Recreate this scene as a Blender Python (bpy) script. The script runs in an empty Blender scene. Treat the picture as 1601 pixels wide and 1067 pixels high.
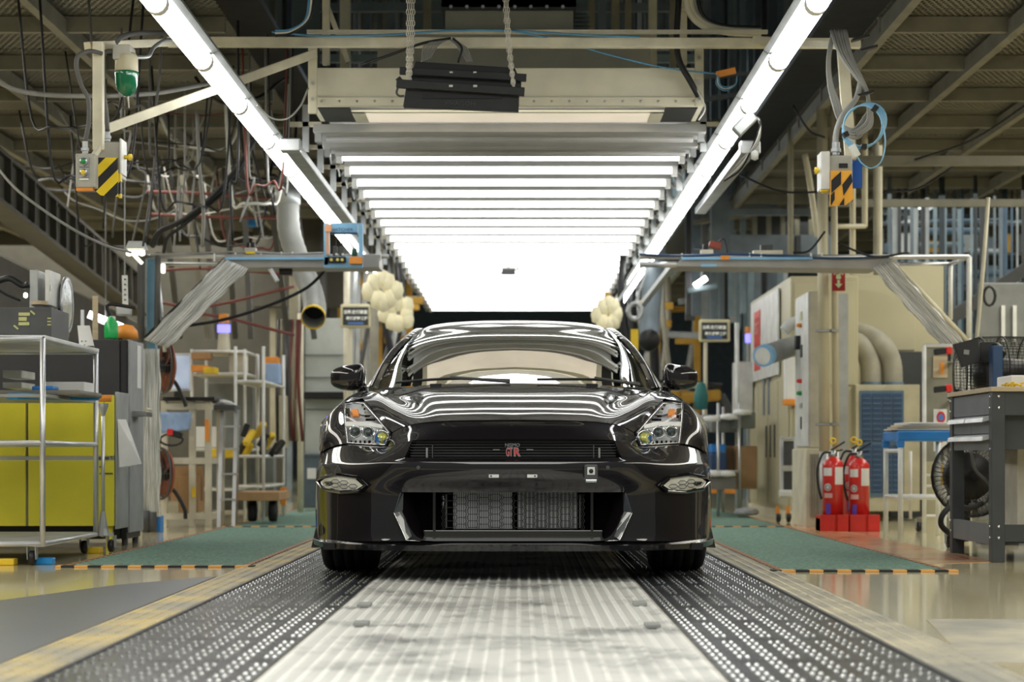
import bpy, bmesh, math, random
from mathutils import Vector, Matrix, Euler
random.seed(7)
R = math.radians
scn = bpy.context.scene
col = scn.collection
# ------------------------------------------------ camera, world, lights, exposure
F = 3000.0; CX = 812.0; CY = 713.0; CH = 0.565
cam_d = bpy.data.cameras.new('camera'); cam = bpy.data.objects.new('camera', cam_d); col.objects.link(cam)
cam.location = (0, 0, CH); cam.rotation_euler = (R(90), 0, 0)
cam_d.sensor_width = 36; cam_d.lens = F*36/1601
cam_d.shift_x = -(CX-800.5)/1601; cam_d.shift_y = (CY-533.5)/1601
cam_d.clip_start = .1; cam_d.clip_end = 300
cam_d.dof.use_dof = True; cam_d.dof.focus_distance = 8.9; cam_d.dof.aperture_fstop = 3.2
scn.camera = cam
scn.view_settings.view_transform = 'Standard'; scn.view_settings.look = 'None'
scn.view_settings.exposure = 0.35; scn.view_settings.gamma = 1; scn.view_settings.use_curve_mapping = False
w = bpy.data.worlds.new('hall_air'); scn.world = w; w.use_nodes = True
w.node_tree.nodes['Background'].inputs[0].default_value = (.62, .66, .62, 1)
w.node_tree.nodes['Background'].inputs[1].default_value = .22
TUBE_E = 7.0
def area(name, loc, sx, sy, power, colr=(1, .97, .9), rot=(0, 0, 0)):
    l = bpy.data.lights.new(name, 'AREA'); l.shape = 'RECTANGLE'; l.size = sx; l.size_y = sy; l.energy = power; l.color = colr
    o = bpy.data.objects.new(name, l); o.location = loc; o.rotation_euler = rot; col.objects.link(o); return o
area('fill_light_left', (-4.6, 9.5, 3.2), 1.2, 14, 290, (1, .96, .86))  # this whole group: unseen fill lights added for brightness, no real lamp rows
area('fill_light_right', (4.9, 9.5, 3.2), 1.2, 14, 280, (1, .96, .84))
area('fill_light_entry', (0, 3.0, 3.4), 2.6, 6, 180, (1, .99, .93))  # unseen fill added to brighten the near floor
area('fill_light_far', (0, 34, 6.5), 14, 10, 800, (.85, .95, 1))  # unseen fill added for the dim far hall
area('fill_light_far_left', (-5, 22, 3.2), 4, 10, 400, (1, .96, .87))  # unseen fill added over the left background
area('fill_light_far_right', (5, 20, 3.2), 4, 10, 110, (.95, .97, .9))  # unseen fill added over the right background

# ------------------------------------------------ helpers
def P(px, py, D):
    return Vector(((px-CX)*D/F, D, CH-(py-CY)*D/F))
def PX(px, D): return (px-CX)*D/F
def PZ(py, D): return CH-(py-CY)*D/F
MATS = {}
def mat(name, c, rough=.5, metal=0., var=.12, scale=6., coat=0., emit=0., spec=.5, bump=0., c2=None, alpha=1., trans=0., ior=1.45, coord='Object', thr=None, stretch=None, bscale=None):
    if name in MATS: return MATS[name]
    m = bpy.data.materials.new(name); m.use_nodes = True; nt = m.node_tree; n = nt.nodes; b = n['Principled BSDF']
    b.inputs['Roughness'].default_value = rough; b.inputs['Metallic'].default_value = metal
    b.inputs['Coat Weight'].default_value = coat; b.inputs['Coat Roughness'].default_value = .015
    b.inputs['Specular IOR Level'].default_value = spec; b.inputs['IOR'].default_value = ior
    b.inputs['Alpha'].default_value = alpha; b.inputs['Transmission Weight'].default_value = trans
    tc = n.new('ShaderNodeTexCoord'); no = n.new('ShaderNodeTexNoise'); no.inputs['Scale'].default_value = scale; no.inputs['Detail'].default_value = 5
    src = tc.outputs[coord]
    if stretch:
        mp = n.new('ShaderNodeMapping'); mp.inputs['Scale'].default_value = stretch; nt.links.new(src, mp.inputs[0]); src = mp.outputs[0]
    nt.links.new(src, no.inputs['Vector'])
    cr = n.new('ShaderNodeValToRGB'); nt.links.new(no.outputs[0], cr.inputs[0])
    lo = tuple(max(0, x*(1-var)) for x in c) if c2 is None else c2
    hi = tuple(min(1, x*(1+var)) for x in c) if c2 is None else c
    t = thr or (.35, .65)
    cr.color_ramp.elements[0].position = t[0]; cr.color_ramp.elements[1].position = t[1]
    cr.color_ramp.elements[0].color = (*lo, 1); cr.color_ramp.elements[1].color = (*hi, 1)
    nt.links.new(cr.outputs[0], b.inputs['Base Color'])
    if emit:
        nt.links.new(cr.outputs[0], b.inputs['Emission Color']); b.inputs['Emission Strength'].default_value = emit
    if bump:
        bu = n.new('ShaderNodeBump'); bu.inputs['Strength'].default_value = bump; bu.inputs['Distance'].default_value = .01
        if bscale:
            n2 = n.new('ShaderNodeTexNoise'); n2.inputs['Scale'].default_value = bscale; n2.inputs['Detail'].default_value = 3
            nt.links.new(src, n2.inputs['Vector']); nt.links.new(n2.outputs[0], bu.inputs['Height'])
        else: nt.links.new(no.outputs[0], bu.inputs['Height'])
        nt.links.new(bu.outputs[0], b.inputs['Normal'])
    MATS[name] = m; return m
M = MATS
def stripes(name, ca, cb, dirv, period, rough=.5):
    m = mat(name, ca, rough); nt = m.node_tree; n = nt.nodes; b = n['Principled BSDF']
    tc = n.new('ShaderNodeTexCoord'); dp = n.new('ShaderNodeVectorMath'); dp.operation = 'DOT_PRODUCT'; dp.inputs[1].default_value = dirv
    nt.links.new(tc.outputs['Object'], dp.inputs[0])
    md = n.new('ShaderNodeMath'); md.operation = 'DIVIDE'; md.inputs[1].default_value = period; nt.links.new(dp.outputs['Value'], md.inputs[0])
    fr = n.new('ShaderNodeMath'); fr.operation = 'FRACT'; nt.links.new(md.outputs[0], fr.inputs[0])
    gt = n.new('ShaderNodeMath'); gt.operation = 'GREATER_THAN'; gt.inputs[1].default_value = .5; nt.links.new(fr.outputs[0], gt.inputs[0])
    mx = n.new('ShaderNodeMix'); mx.data_type = 'RGBA'; nt.links.new(gt.outputs[0], mx.inputs[0])
    mx.inputs[6].default_value = (*ca, 1); mx.inputs[7].default_value = (*cb, 1); nt.links.new(mx.outputs[2], b.inputs['Base Color'])
    return m
# palette
mat('beige', (.50, .46, .32), .45); mat('cream', (.68, .64, .49), .5); mat('cream_dark', (.30, .28, .20), .55)
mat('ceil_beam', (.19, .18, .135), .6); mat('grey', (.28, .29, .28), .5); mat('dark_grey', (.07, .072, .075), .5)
mat('black', (.012, .012, .013), .45); mat('rubber', (.015, .015, .016), .7, var=.3, scale=20); mat('gloss_black', (.006, .006, .007), .12, coat=.6)
mat('white', (.78, .78, .75), .45); mat('plastic_white', (.72, .73, .70), .4); mat('alu', (.62, .63, .65), .33, .75, .06)
mat('steel', (.45, .46, .46), .3, .9); mat('chrome', (.85, .86, .88), .06, 1., .03); mat('galv', (.42, .44, .44), .45, .6)
mat('yellow', (.82, .56, .03), .45); mat('machine_yellow', (.74, .68, .05), .42, var=.06, scale=3); mat('orange', (.85, .32, .05), .45)
mat('fan_brown', (.28, .085, .04), .4); mat('blue', (.03, .22, .62), .45); mat('sky_blue', (.25, .52, .78), .4); mat('navy', (.03, .07, .16), .4)
mat('red', (.70, .03, .025), .3, coat=.4); mat('green', (.02, .30, .08), .35); mat('teal', (.04, .20, .19), .6)
mat('cardboard', (.42, .26, .13), .8); mat('cable_black', (.012, .013, .015), .5); mat('cable_grey', (.30, .30, .28), .5); mat('cable_white', (.65, .65, .6), .45)
mat('cable_red', (.17, .05, .04), .6); mat('cable_blue', (.10, .30, .50), .4); mat('paper', (.80, .80, .78), .7, var=.04)
mat('concrete', (.52, .56, .53), .8, scale=3); mat('wood', (.52, .42, .28), .6, scale=4, stretch=(1, 12, 12)); mat('amber', (.80, .30, .08), .2, emit=.05)
mat('blue_grey', (.16, .20, .23), .6); mat('dark_blue_grey', (.05, .065, .075), .6); mat('robot_yellow', (.48, .27, .03), .5)
mat('tube_light', (1, 1, .985), .4, var=0, emit=TUBE_E); mat('warm_lamp', (1, .93, .72), .4, var=0, emit=3)
mat('blue_led', (.22, .2, 1), .4, var=0, emit=1.6); mat('batten_tube', (1, 1, .985), .4, var=0, emit=3.4); mat('window_glow', (.55, .78, .9), .4, var=.35, scale=1.5, emit=.25)
mat('housing_white', (.46, .465, .455), .35, var=.05); mat('yellow_lens', (.9, .65, .05), .25)

class MB:
    def __init__(s): s.v = []; s.f = []
    def add(s, vs, fs):
        o = len(s.v); s.v += [Vector(x) for x in vs]; s.f += [tuple(i+o for i in f) for f in fs]; return s
    def box(s, c, d, rot=None, taper=None):
        hx, hy, hz = d[0]/2, d[1]/2, d[2]/2; c = Vector(c)
        vs = [Vector((sx*hx, sy*hy, sz*hz)) for sz in (-1, 1) for sy in (-1, 1) for sx in (-1, 1)]
        if taper:
            for v in vs:
                if v.z > 0: v.x *= taper; v.y *= taper
        if rot is not None:
            Rm = Euler(rot).to_matrix(); vs = [Rm @ v for v in vs]
        return s.add([v+c for v in vs], [(0, 2, 3, 1), (4, 5, 7, 6), (0, 1, 5, 4), (1, 3, 7, 5), (3, 2, 6, 7), (2, 0, 4, 6)])
    def b2(s, a, b):   # box from corner to corner
        a = Vector(a); b = Vector(b); return s.box((a+b)/2, [abs(x) for x in (b-a)])
    def bar(s, p0, p1, wx, wz, up=(0, 0, 1)):
        p0 = Vector(p0); p1 = Vector(p1); d = (p1-p0).normalized(); u = Vector(up)
        if abs(d.dot(u)) > .95: u = Vector((0, 1, 0))
        r = d.cross(u).normalized(); u = r.cross(d).normalized(); vs = []
        for p in (p0, p1):
            for a, b in ((-1, -1), (1, -1), (1, 1), (-1, 1)): vs.append(p+r*a*wx/2+u*b*wz/2)
        return s.add(vs, [(0, 3, 2, 1), (4, 5, 6, 7), (0, 1, 5, 4), (1, 2, 6, 5), (2, 3, 7, 6), (3, 0, 4, 7)])
    def tube(s, pts, r, n=8, cap=True, closed=False):
        pts = [Vector(p) for p in pts]; k = len(pts); rr = r if isinstance(r, (list, tuple)) else [r]*k
        vs = []; prev = None
        for i, p in enumerate(pts):
            if closed: d = (pts[(i+1) % k]-pts[i-1])
            else: d = (pts[min(i+1, k-1)]-pts[max(i-1, 0)])
            d = d.normalized() if d.length > 1e-9 else Vector((0, 0, 1))
            if prev is None:
                u = Vector((0, 0, 1)) if abs(d.z) < .9 else Vector((1, 0, 0)); u = (u-d*u.dot(d)).normalized()
            else:
                u = prev-d*prev.dot(d); u = u.normalized() if u.length > 1e-6 else Vector((1, 0, 0))
            prev = u; w_ = d.cross(u)
            for j in range(n):
                a = 2*math.pi*j/n; vs.append(p+(u*math.cos(a)+w_*math.sin(a))*rr[i])
        fs = []
        for i in range(k if closed else k-1):
            i2 = (i+1) % k
            for j in range(n): fs.append((i*n+j, i*n+(j+1) % n, i2*n+(j+1) % n, i2*n+j))
        if cap and not closed: fs += [tuple(range(n))[::-1], tuple((k-1)*n+j for j in range(n))]
        return s.add(vs, fs)
    def lathe(s, prof, c, axis='z', n=20, cap=True):   # prof [(r,h)]
        c = Vector(c); vs = []
        for r, h in prof:
            for j in range(n):
                a = 2*math.pi*j/n; x, y = r*math.cos(a), r*math.sin(a)
                vs.append(c+(Vector((x, y, h)) if axis == 'z' else Vector((x, h, y)) if axis == 'y' else Vector((h, x, y))))
        fs = []
        for i in range(len(prof)-1):
            for j in range(n): fs.append((i*n+j, i*n+(j+1) % n, (i+1)*n+(j+1) % n, (i+1)*n+j))
        k = len(prof)
        if cap and prof[0][0] > 1e-4: fs.append(tuple(range(n))[::-1])
        if cap and prof[-1][0] > 1e-4: fs.append(tuple((k-1)*n+j for j in range(n)))
        return s.add(vs, fs)
    def prism(s, poly, y0, y1, axes='xz'):  # polygon in x,z (or given axes), extruded along the third
        n = len(poly); vs = []
        for t in (y0, y1):
            for a, b in poly:
                vs.append((a, t, b) if axes == 'xz' else (t, a, b) if axes == 'yz' else (a, b, t))
        return s.add(vs, [tuple(range(n)), tuple(range(2*n-1, n-1, -1))]+[(i, i+n, (i+1) % n+n, (i+1) % n) for i in range(n)])
    def sheet(s, g, keep=None):  # dense grid of points
        nu, nv = len(g), len(g[0]); o = len(s.v)
        for r_ in g: s.v += [Vector(p) for p in r_]
        for i in range(nu-1):
            for j in range(nv-1):
                if keep is None or keep(i, j): s.f.append((o+i*nv+j, o+i*nv+j+1, o+(i+1)*nv+j+1, o+(i+1)*nv+j))
        return s
    def mirror(s):
        o = len(s.v); s.v += [Vector((-v.x, v.y, v.z)) for v in s.v]; s.f += [tuple(i+o for i in reversed(f)) for f in list(s.f)]; return s
    def mir(s):  # mirrored copy
        m = MB(); m.v = [Vector((-v.x, v.y, v.z)) for v in s.v]; m.f = [tuple(reversed(f)) for f in s.f]; return m
    def build(s, name, m, parent=None, smooth=False, bevel=0, solid=0, merge=False, fix=False, local=False, sub=0):
        me = bpy.data.meshes.new(name)
        off = Vector((0, 0, 0))
        p = parent
        if p is not None and not local:
            while p.parent is not None: p = p.parent
            off = Vector(p.location)
        me.from_pydata([tuple(v-off) for v in s.v], [], s.f)
        if merge or fix:
            bm = bmesh.new(); bm.from_mesh(me)
            if merge: bmesh.ops.remove_doubles(bm, verts=bm.verts, dist=1e-4)
            if fix: bmesh.ops.recalc_face_normals(bm, faces=bm.faces)
            bm.to_mesh(me); bm.free()
        me.materials.append(M[m] if isinstance(m, str) else m)
        if smooth: me.shade_smooth()
        o = bpy.data.objects.new(name, me); col.objects.link(o)
        if parent is not None: o.parent = parent
        if sub: x = o.modifiers.new('s', 'SUBSURF'); x.levels = sub; x.render_levels = sub
        if solid: x = o.modifiers.new('t', 'SOLIDIFY'); x.thickness = solid; x.offset = 0
        if bevel: x = o.modifiers.new('b', 'BEVEL'); x.width = bevel; x.segments = 2; x.limit_method = 'ANGLE'
        return o
def box(a, b): return MB().b2(a, b)
def thing(name, label, cat, loc=(0, 0, 0), group=None):
    o = bpy.data.objects.new(name, None); col.objects.link(o); o.location = loc; o.empty_display_size = .1
    o['label'] = label; o['category'] = cat
    if group: o['group'] = group
    return o
def tag(o, label, cat, group=None):
    o['label'] = label; o['category'] = cat
    if group: o['group'] = group
    return o
def struct(o, label=None):
    o['kind'] = 'structure'
    if label: o['label'] = label
    return o
ORD = 'first second third fourth fifth sixth seventh eighth ninth tenth eleventh twelfth thirteenth fourteenth fifteenth sixteenth seventeenth eighteenth nineteenth twentieth twenty-first twenty-second twenty-third twenty-fourth'.split()
def kids(o): return [c for c in bpy.data.objects if c.parent == o]
def dup(root, loc, label=None, group=None, rotz=0):
    r = root.copy(); col.objects.link(r); r.location = loc; r.rotation_euler = (0, 0, rotz)
    if label: r['label'] = label
    if group: r['group'] = group
    for ch in kids(root):
        c = ch.copy(); col.objects.link(c); c.parent = r
        for g in kids(ch):
            d = g.copy(); col.objects.link(d); d.parent = c
    return r
def arc(c, r, a0, a1, n, pl='xz'):
    out = []
    for i in range(n+1):
        a = R(a0+(a1-a0)*i/n); x, y = r*math.cos(a), r*math.sin(a)
        out.append(Vector(c)+(Vector((x, 0, y)) if pl == 'xz' else Vector((0, x, y)) if pl == 'yz' else Vector((x, y, 0))))
    return out
def cr1(p, t):
    n = len(p)-1; i = min(int(t), n-1); f = t-i
    p1, p2 = p[i], p[i+1]; p0 = p[i-1] if i > 0 else p1*2-p2; p3 = p[i+2] if i+2 <= n else p2*2-p1
    return (p1*2+(p2-p0)*f+(p0*2-p1*5+p2*4-p3)*f*f+(p1*3-p0-p2*3+p3)*f*f*f)*.5
def crv(pts, sub=6):
    pts = [Vector(p) for p in pts]; k = (len(pts)-1)*sub
    return [cr1(pts, i/sub) for i in range(k+1)]
def patch(G, su=6, sv=6):
    G = [[Vector(p) for p in r_] for r_ in G]
    rows = [crv(r_, sv) for r_ in G]; out = []
    cols = [crv([rows[i][j] for i in range(len(G))], su) for j in range(len(rows[0]))]
    return [[cols[j][i] for j in range(len(cols))] for i in range(len(cols[0]))]
def text(s, size, loc, m, parent=None, name='lettering', rot=(90, 0, 0), ext=.001, sx=1, bold=0):
    c = bpy.data.curves.new('t', 'FONT'); c.body = s; c.size = size; c.extrude = ext; c.align_x = 'CENTER'; c.align_y = 'CENTER'; c.offset = bold
    c.resolution_u = 2
    o = bpy.data.objects.new('t', c); col.objects.link(o); dg = bpy.context.evaluated_depsgraph_get(); dg.update()
    me = bpy.data.meshes.new_from_object(o.evaluated_get(dg)); bpy.data.objects.remove(o)
    off = Vector((0, 0, 0)); p = parent
    if p is not None:
        while p.parent is not None: p = p.parent
        off = Vector(p.location)
    T = Matrix.Translation(Vector(loc)-off) @ Euler([R(a) for a in rot]).to_matrix().to_4x4() @ Matrix.Diagonal((sx, 1, 1, 1))
    me.transform(T); me.materials.clear(); me.materials.append(M[m] if isinstance(m, str) else m)
    q = bpy.data.objects.new(name, me); col.objects.link(q)
    if parent is not None: q.parent = parent
    return q
# ================================================= SETTING
mat('floor_paint', (.80, .72, .45), .25, var=.14, scale=.9, stretch=(1, .5, 1), spec=.6, bump=.05, bscale=7, coat=.9, c2=(.60, .51, .28))
mat('grey_paint', (.12, .135, .15), .35, scale=2, c2=(.12, .13, .145)); mat('mat_green', (.16, .27, .215), .9, scale=60, var=.35, bump=.4)
mat('tread_dark', (.085, .092, .105), .27, .45, .5, scale=4, bump=.05, c2=(.02, .022, .025))
mat('stud_metal', (.42, .43, .43), .25, .85, scale=8); mat('stud_worn', (.66, .65, .60), .35, .2)
mat('cream_worn', (.62, .60, .50), .38, .1, scale=2.2, c2=(.10, .10, .10), thr=(.30, .46), bump=.3, coord='Generated')
# worn paint in world scale for the centre plates
def worn(name, c, c2, s1, thr, rough, metal=.1):
    m = mat(name, c, rough, metal, scale=s1, c2=c2, thr=thr, bump=.25)
    nt = m.node_tree; g = nt.nodes.new('ShaderNodeNewGeometry'); no = [x for x in nt.nodes if x.type == 'TEX_NOISE'][0]
    nt.links.new(g.outputs['Position'], no.inputs['Vector']); no.inputs['Detail'].default_value = 8; no.inputs['Roughness'].default_value = .65
    return m
worn('worn_cream', (.66, .66, .62), (.17, .17, .165), 2.0, (.34, .52), .34)
worn('worn_yellow', (.60, .48, .22), (.33, .31, .25), 3.0, (.40, .60), .4)
worn('worn_beige', (.55, .50, .36), (.30, .29, .25), 3.0, (.38, .62), .35)
MATS['floor_paint'].node_tree.nodes['Principled BSDF'].inputs['Coat Roughness'].default_value = .09
floor = struct(box((-16, -3, -.2), (16, 60, 0)).build('floor', 'floor_paint'), 'glossy beige painted factory floor')
struct(MB().prism([(-2.6, 5.7), (-1.41, 5.2), (-1.415, 8.95), (-1.75, 8.35), (-2.05, 7.35), (-2.6, 6.9)], 0, .003, 'xy').build('floor_paint_patch', 'grey_paint'), 'grey painted patch of floor left of the conveyor')
struct(MB().prism([(1.22, 5.2), (4.2, 5.2), (4.2, 6.55), (1.4, 6.6)], 0, .003, 'xy').build('floor_paint_patch', 'worn_beige', ), 'paler worn patch of floor at lower right')
struct(MB().prism([(2.0, 9.9), (2.55, 10.2), (2.4, 15.5), (1.6, 15.5)], 0, .002, 'xy').build('floor_paint_patch', mat('red_floor', (.62, .25, .12), .2, c2=(.62, .45, .25), scale=3)), 'reddish painted floor area before the extinguishers')
# conveyor plates: each plate a piece
def plate(w_, l_, nx, ny, th, pair, r=.0076, h=.004):
    mb = MB(); st = MB(); mb.box((0, 0, -th/2+.004), (w_-.006, l_-.006, th))
    for i in range(nx):
        for j in range(ny):
            x = -w_/2+(i+.5)*w_/nx; y = -l_/2+(j+.5)*l_/ny+(l_/ny/2 if i % 2 else 0)
            if y > l_/2-.01: continue
            offs = ((-.011, 0), (.011, 0)) if pair else ((0, 0),)
            hh = h*1.5 if pair else h
            for ox, oy in offs:
                a = r if pair else r*1.4; b = r*1.6
                vs = []
                for k in range(6):
                    t = k*math.pi/3; vs.append((x+ox+a*math.cos(t), y+oy+b*math.sin(t), .004))
                for k in range(6):
                    t = k*math.pi/3; vs.append((x+ox+a*.5*math.cos(t), y+oy+b*.5*math.sin(t), .004+hh))
                st.add(vs, [(k, (k+1) % 6, 6+(k+1) % 6, 6+k) for k in range(6)]+[(6, 7, 8, 9, 10, 11)])
    return mb, st
conv = bpy.data.objects.new('floor_conveyor', None); col.objects.link(conv); conv['kind'] = 'structure'; conv['label'] = 'flush floor conveyor of studded steel plates under the car'
def lay(w_, xc, l_, y0, n, nx, ny, pm, sm, pair, nm):
    mb, st = plate(w_, l_, nx, ny, .02, pair)
    a = mb.build(nm, pm, conv); b = st.build('stud', sm, a); b['kind'] = 'stuff'
    for k in range(n):
        if k == 0: o, q = a, b
        else:
            o = a.copy(); col.objects.link(o); o.parent = conv; q = b.copy(); col.objects.link(q); q.parent = o
        o.location = (xc, y0+l_*(k+.5), .0)
lay(.54, -.93, .62, 4.0, 36, 8, 6, 'tread_dark', 'stud_metal', True, 'tread_plate')
lay(.56, .80, .62, 4.0, 36, 8, 6, 'tread_dark', 'stud_metal', True, 'tread_plate')
lay(1.18, -.07, 2.36, 3.94, 9, 26, 60, 'worn_cream', 'worn_cream', False, 'centre_plate')
lay(.20, -1.30, 1.24, 4.0, 14, 4, 26, 'worn_yellow', 'worn_yellow', False, 'edge_plate')
lay(.20, 1.18, 1.24, 4.0, 14, 4, 26, 'worn_beige', 'worn_beige', False, 'edge_plate')
for x0 in (-1.2, 1.085): box((x0-.006, 4, .003), (x0+.006, 26, .009)).build('edge_rail', 'dark_grey', conv)
for px, py in ((565, 981), (1000, 949), (1020, 984), (570, 951)):
    D = .565*F/(py-CY); c = P(px, py, D)
    MB().box((c.x, D, .012), (.05, .09, .014)).build('lug', 'grey', conv, bevel=.003)
# green walkway mats with hazard taped edges
tape = stripes('hazard_tape', (.80, .42, .12), (.02, .02, .02), (1, 0, 0), .135, .5)
tapey = stripes('hazard_tape_side', (.62, .25, .10), (.05, .04, .03), (0, 1, 0), .135, .5)
for nm, x0, x1, lab in (('left', -2.28, -1.40, 'left'), ('right', 1.285, 2.07, 'right')):
    for k, (y0, y1) in enumerate(((9.75, 15.0), (15.15, 20.2))):
        if nm == 'right': y0 = 9.38 if k == 0 else y0
        ti = thing('floor_mat', '%s green walkway mat %s the car, edged with black and orange tape' % (('near', 'far')[k], ('left of', 'right of')[nm == 'right']), 'mat', ((x0+x1)/2, y0, .0))
        box((x0, y0, .001), (x1, y1, .008)).build('mat_surface', 'mat_green', ti)
        box((x0-.06, y0-.075, .001), (x1+.06, y0, .010)).build('edge_tape', tape, ti)
        box((x0-.03, y0, .001), (x0, y1, .010)).build('edge_tape', tapey, ti)
        box((x1, y0, .001), (x1+.03, y1, .010)).build('edge_tape', tapey, ti)
# hall shell
struct(box((-16, 60, 0), (16, 60.3, 10)).build('wall_back', 'blue_grey'))
mat('brown_panel', (.055, .052, .038), .6)
struct(box((-16.3, -3, 0), (-16, 60, 10)).build('wall_left', 'brown_panel'))
struct(box((16, -3, 0), (16.3, 60, 10)).build('wall_right', 'cream_dark'))
struct(box((-16, -3, 10), (16, 60, 10.2)).build('ceiling', 'dark_blue_grey'))
# window strips high in the end wall
for i in range(10):
    x = -12.5+i*2.8
    fr = box((x-1.2, 59.85, 6.4), (x+1.2, 59.99, 9.8)).build('window_%d' % (i+1), 'grey'); struct(fr)
    for a in range(2):
        for b in range(3):
            box((x-1.1+a*1.12, 59.8, 6.5+b*1.08), (x-1.1+a*1.12+1.04, 59.84, 6.5+b*1.08+1.0)).build('pane', 'window_glow', fr)
# mezzanine decks of expanded metal over both sides
mm = bpy.data.materials.new('expanded_metal'); mm.use_nodes = True; nt = mm.node_tree; b = nt.nodes['Principled BSDF']
b.inputs['Base Color'].default_value = (.17, .16, .12, 1); b.inputs['Roughness'].default_value = .6
tc = nt.nodes.new('ShaderNodeTexCoord'); sp = nt.nodes.new('ShaderNodeSeparateXYZ'); nt.links.new(tc.outputs['Object'], sp.inputs[0])
def mth(op, a, b_=None):
    n = nt.nodes.new('ShaderNodeMath'); n.operation = op
    for i, x in enumerate((a, b_)):
        if x is None: continue
        if isinstance(x, (int, float)): n.inputs[i].default_value = x
        else: nt.links.new(x, n.inputs[i])
    return n.outputs[0]
def band(sgn):
    u = mth('ADD', mth('MULTIPLY', sp.outputs[0], 22), mth('MULTIPLY', sp.outputs[1], 11*sgn))
    return mth('LESS_THAN', mth('ABSOLUTE', mth('SUBTRACT', mth('FRACT', u), .5)), .19)
nt.links.new(mth('ADD', mth('MULTIPLY', mth('MAXIMUM', band(1), band(-1)), 1), 0), b.inputs['Alpha'])
MATS['expanded_metal'] = mm
ZC = 3.40
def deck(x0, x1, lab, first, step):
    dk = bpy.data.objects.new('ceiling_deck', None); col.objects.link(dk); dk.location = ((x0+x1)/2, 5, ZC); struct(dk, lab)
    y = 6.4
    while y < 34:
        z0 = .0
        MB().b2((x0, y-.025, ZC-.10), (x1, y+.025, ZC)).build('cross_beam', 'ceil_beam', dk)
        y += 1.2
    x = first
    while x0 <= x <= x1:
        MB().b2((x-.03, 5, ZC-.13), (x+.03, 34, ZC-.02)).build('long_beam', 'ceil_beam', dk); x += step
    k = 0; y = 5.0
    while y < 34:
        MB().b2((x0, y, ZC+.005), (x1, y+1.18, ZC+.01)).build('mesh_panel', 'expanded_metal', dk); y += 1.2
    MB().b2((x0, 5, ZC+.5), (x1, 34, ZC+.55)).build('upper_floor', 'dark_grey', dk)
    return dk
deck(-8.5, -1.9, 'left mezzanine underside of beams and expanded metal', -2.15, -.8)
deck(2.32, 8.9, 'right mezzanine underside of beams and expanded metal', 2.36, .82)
# ================================================= LIGHT TUNNEL
PZ0 = 2.60
PZ0 = 2.63
lp = thing('light_fixture', 'lit white batten of the overhead light tunnel, first from the near edge', 'light fixture', (-.06, 13.17, PZ0), 'lit battens of the overhead light tunnel')
lp_b = MB().prism([(-.10, .0), (.10, .0), (.08, .10), (-.08, .10)], -1.19, 1.19, 'yz')
lp_b.build('housing', 'housing_white', lp, local=True, bevel=.004)
MB().tube([(-1.15, -.06, -.026), (1.15, -.06, -.026)], .022, 10).build('lamp_tube', 'batten_tube', lp, local=True, smooth=True)
for sx in (-1, 1):
    MB().box((sx*1.17, -.05, -.028), (.04, .06, .07)).build('lamp_holder', 'white', lp, local=True)
    MB().tube([(sx*1.21, .05, -.02), (sx*1.23, .02, -.05), (sx*1.24, -.02, 0), (sx*1.21, 0, .06)], .008, 6).build('cable_loop', 'galv', lp, local=True)
for k in range(1, 23): dup(lp, (-.06, 13.17+.615*k, PZ0), 'lit white batten of the overhead light tunnel, %s from the near edge' % ORD[k])
for k, (D, lab) in enumerate(((11.98, 'first unlit grey batten at the near edge of the light tunnel'), (12.55, 'second unlit batten of the light tunnel, just before the lit ones'))):
    t = thing('light_fixture', lab, 'light fixture', (-.06, D, 2.566)); hh = (.052, .078)[k]
    MB().prism([(-.13, .0), (.16, .0), (.13, hh), (-.11, hh)], -1.215, 1.215, 'yz').build('housing', 'housing_white', t, local=True, bevel=.004)
    MB().tube([(-1.15, .06, -.012), (1.15, .06, -.012)], .022, 10).build('lamp_tube', 'housing_white', t, local=True, smooth=True)
    for sx in (-1, 1): MB().box((sx*1.19, -.04, -.02), (.04, .06, .06)).build('lamp_holder', 'steel', t, local=True)
# hood box over the tunnel
hb = thing('light_hood', 'long cream metal hood box above the overhead light tunnel', 'hood', (-.07, 11.3, 2.62))
X0, X1 = PX(487, 11.3), PX(1100, 11.3)
zb, zt = PZ(166, 11.3), PZ(106, 11.3)
box((X0, 11.3, zb+.05), (X1, 11.34, zt)).build('front_panel', mat('hood_cream', (.78, .75, .60), .45, var=.05), hb, bevel=.004)
box((X0, 11.28, zb), (X1, 11.34, zb+.05)).build('front_flange', 'hood_cream', hb, bevel=.003)
for i in range(22):
    x = X0+.06+i*(X1-X0-.12)/21
    MB().lathe([(.008, 0), (.006, -.006), (0, -.008)], (x, 11.28, zb+.025), 'y', 8).build('rivet', 'steel', hb)
box((X0, 11.34, zb), (X0+.03, 11.82, zt)).build('side_panel', 'hood_cream', hb); box((X1-.03, 11.34, zb), (X1, 11.82, zt)).build('side_panel', 'hood_cream', hb)
box((X0, 11.34, zt-.02), (X1, 11.82, zt)).build('top_panel', 'hood_cream', hb)
tr_ = thing('tunnel_roof', 'long flat sheet roof carrying the lit battens of the light tunnel', 'roof panel', (-.07, 11.9, 2.71))
box((X0, 11.84, 2.712), (X1, 27.5, 2.74)).build('roof_sheet', 'housing_white', tr_)
for x in (X0, X1-.03): box((x, 11.84, 2.742), (x+.03, 27.5, zt)).build('side_rail', 'hood_cream', tr_)
box((X0+.03, 11.36, zb+.13), (X1-.03, 11.82, zb+.15)).build('inner_panel', 'housing_white', hb)
for a, b_ in ((X0+.03, X0+.22), (X1-.22, X1-.03)): box((a, 11.36, zb-.002), (b_, 11.83, zb+.006)).build('inner_baffle', 'black', hb)
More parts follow.
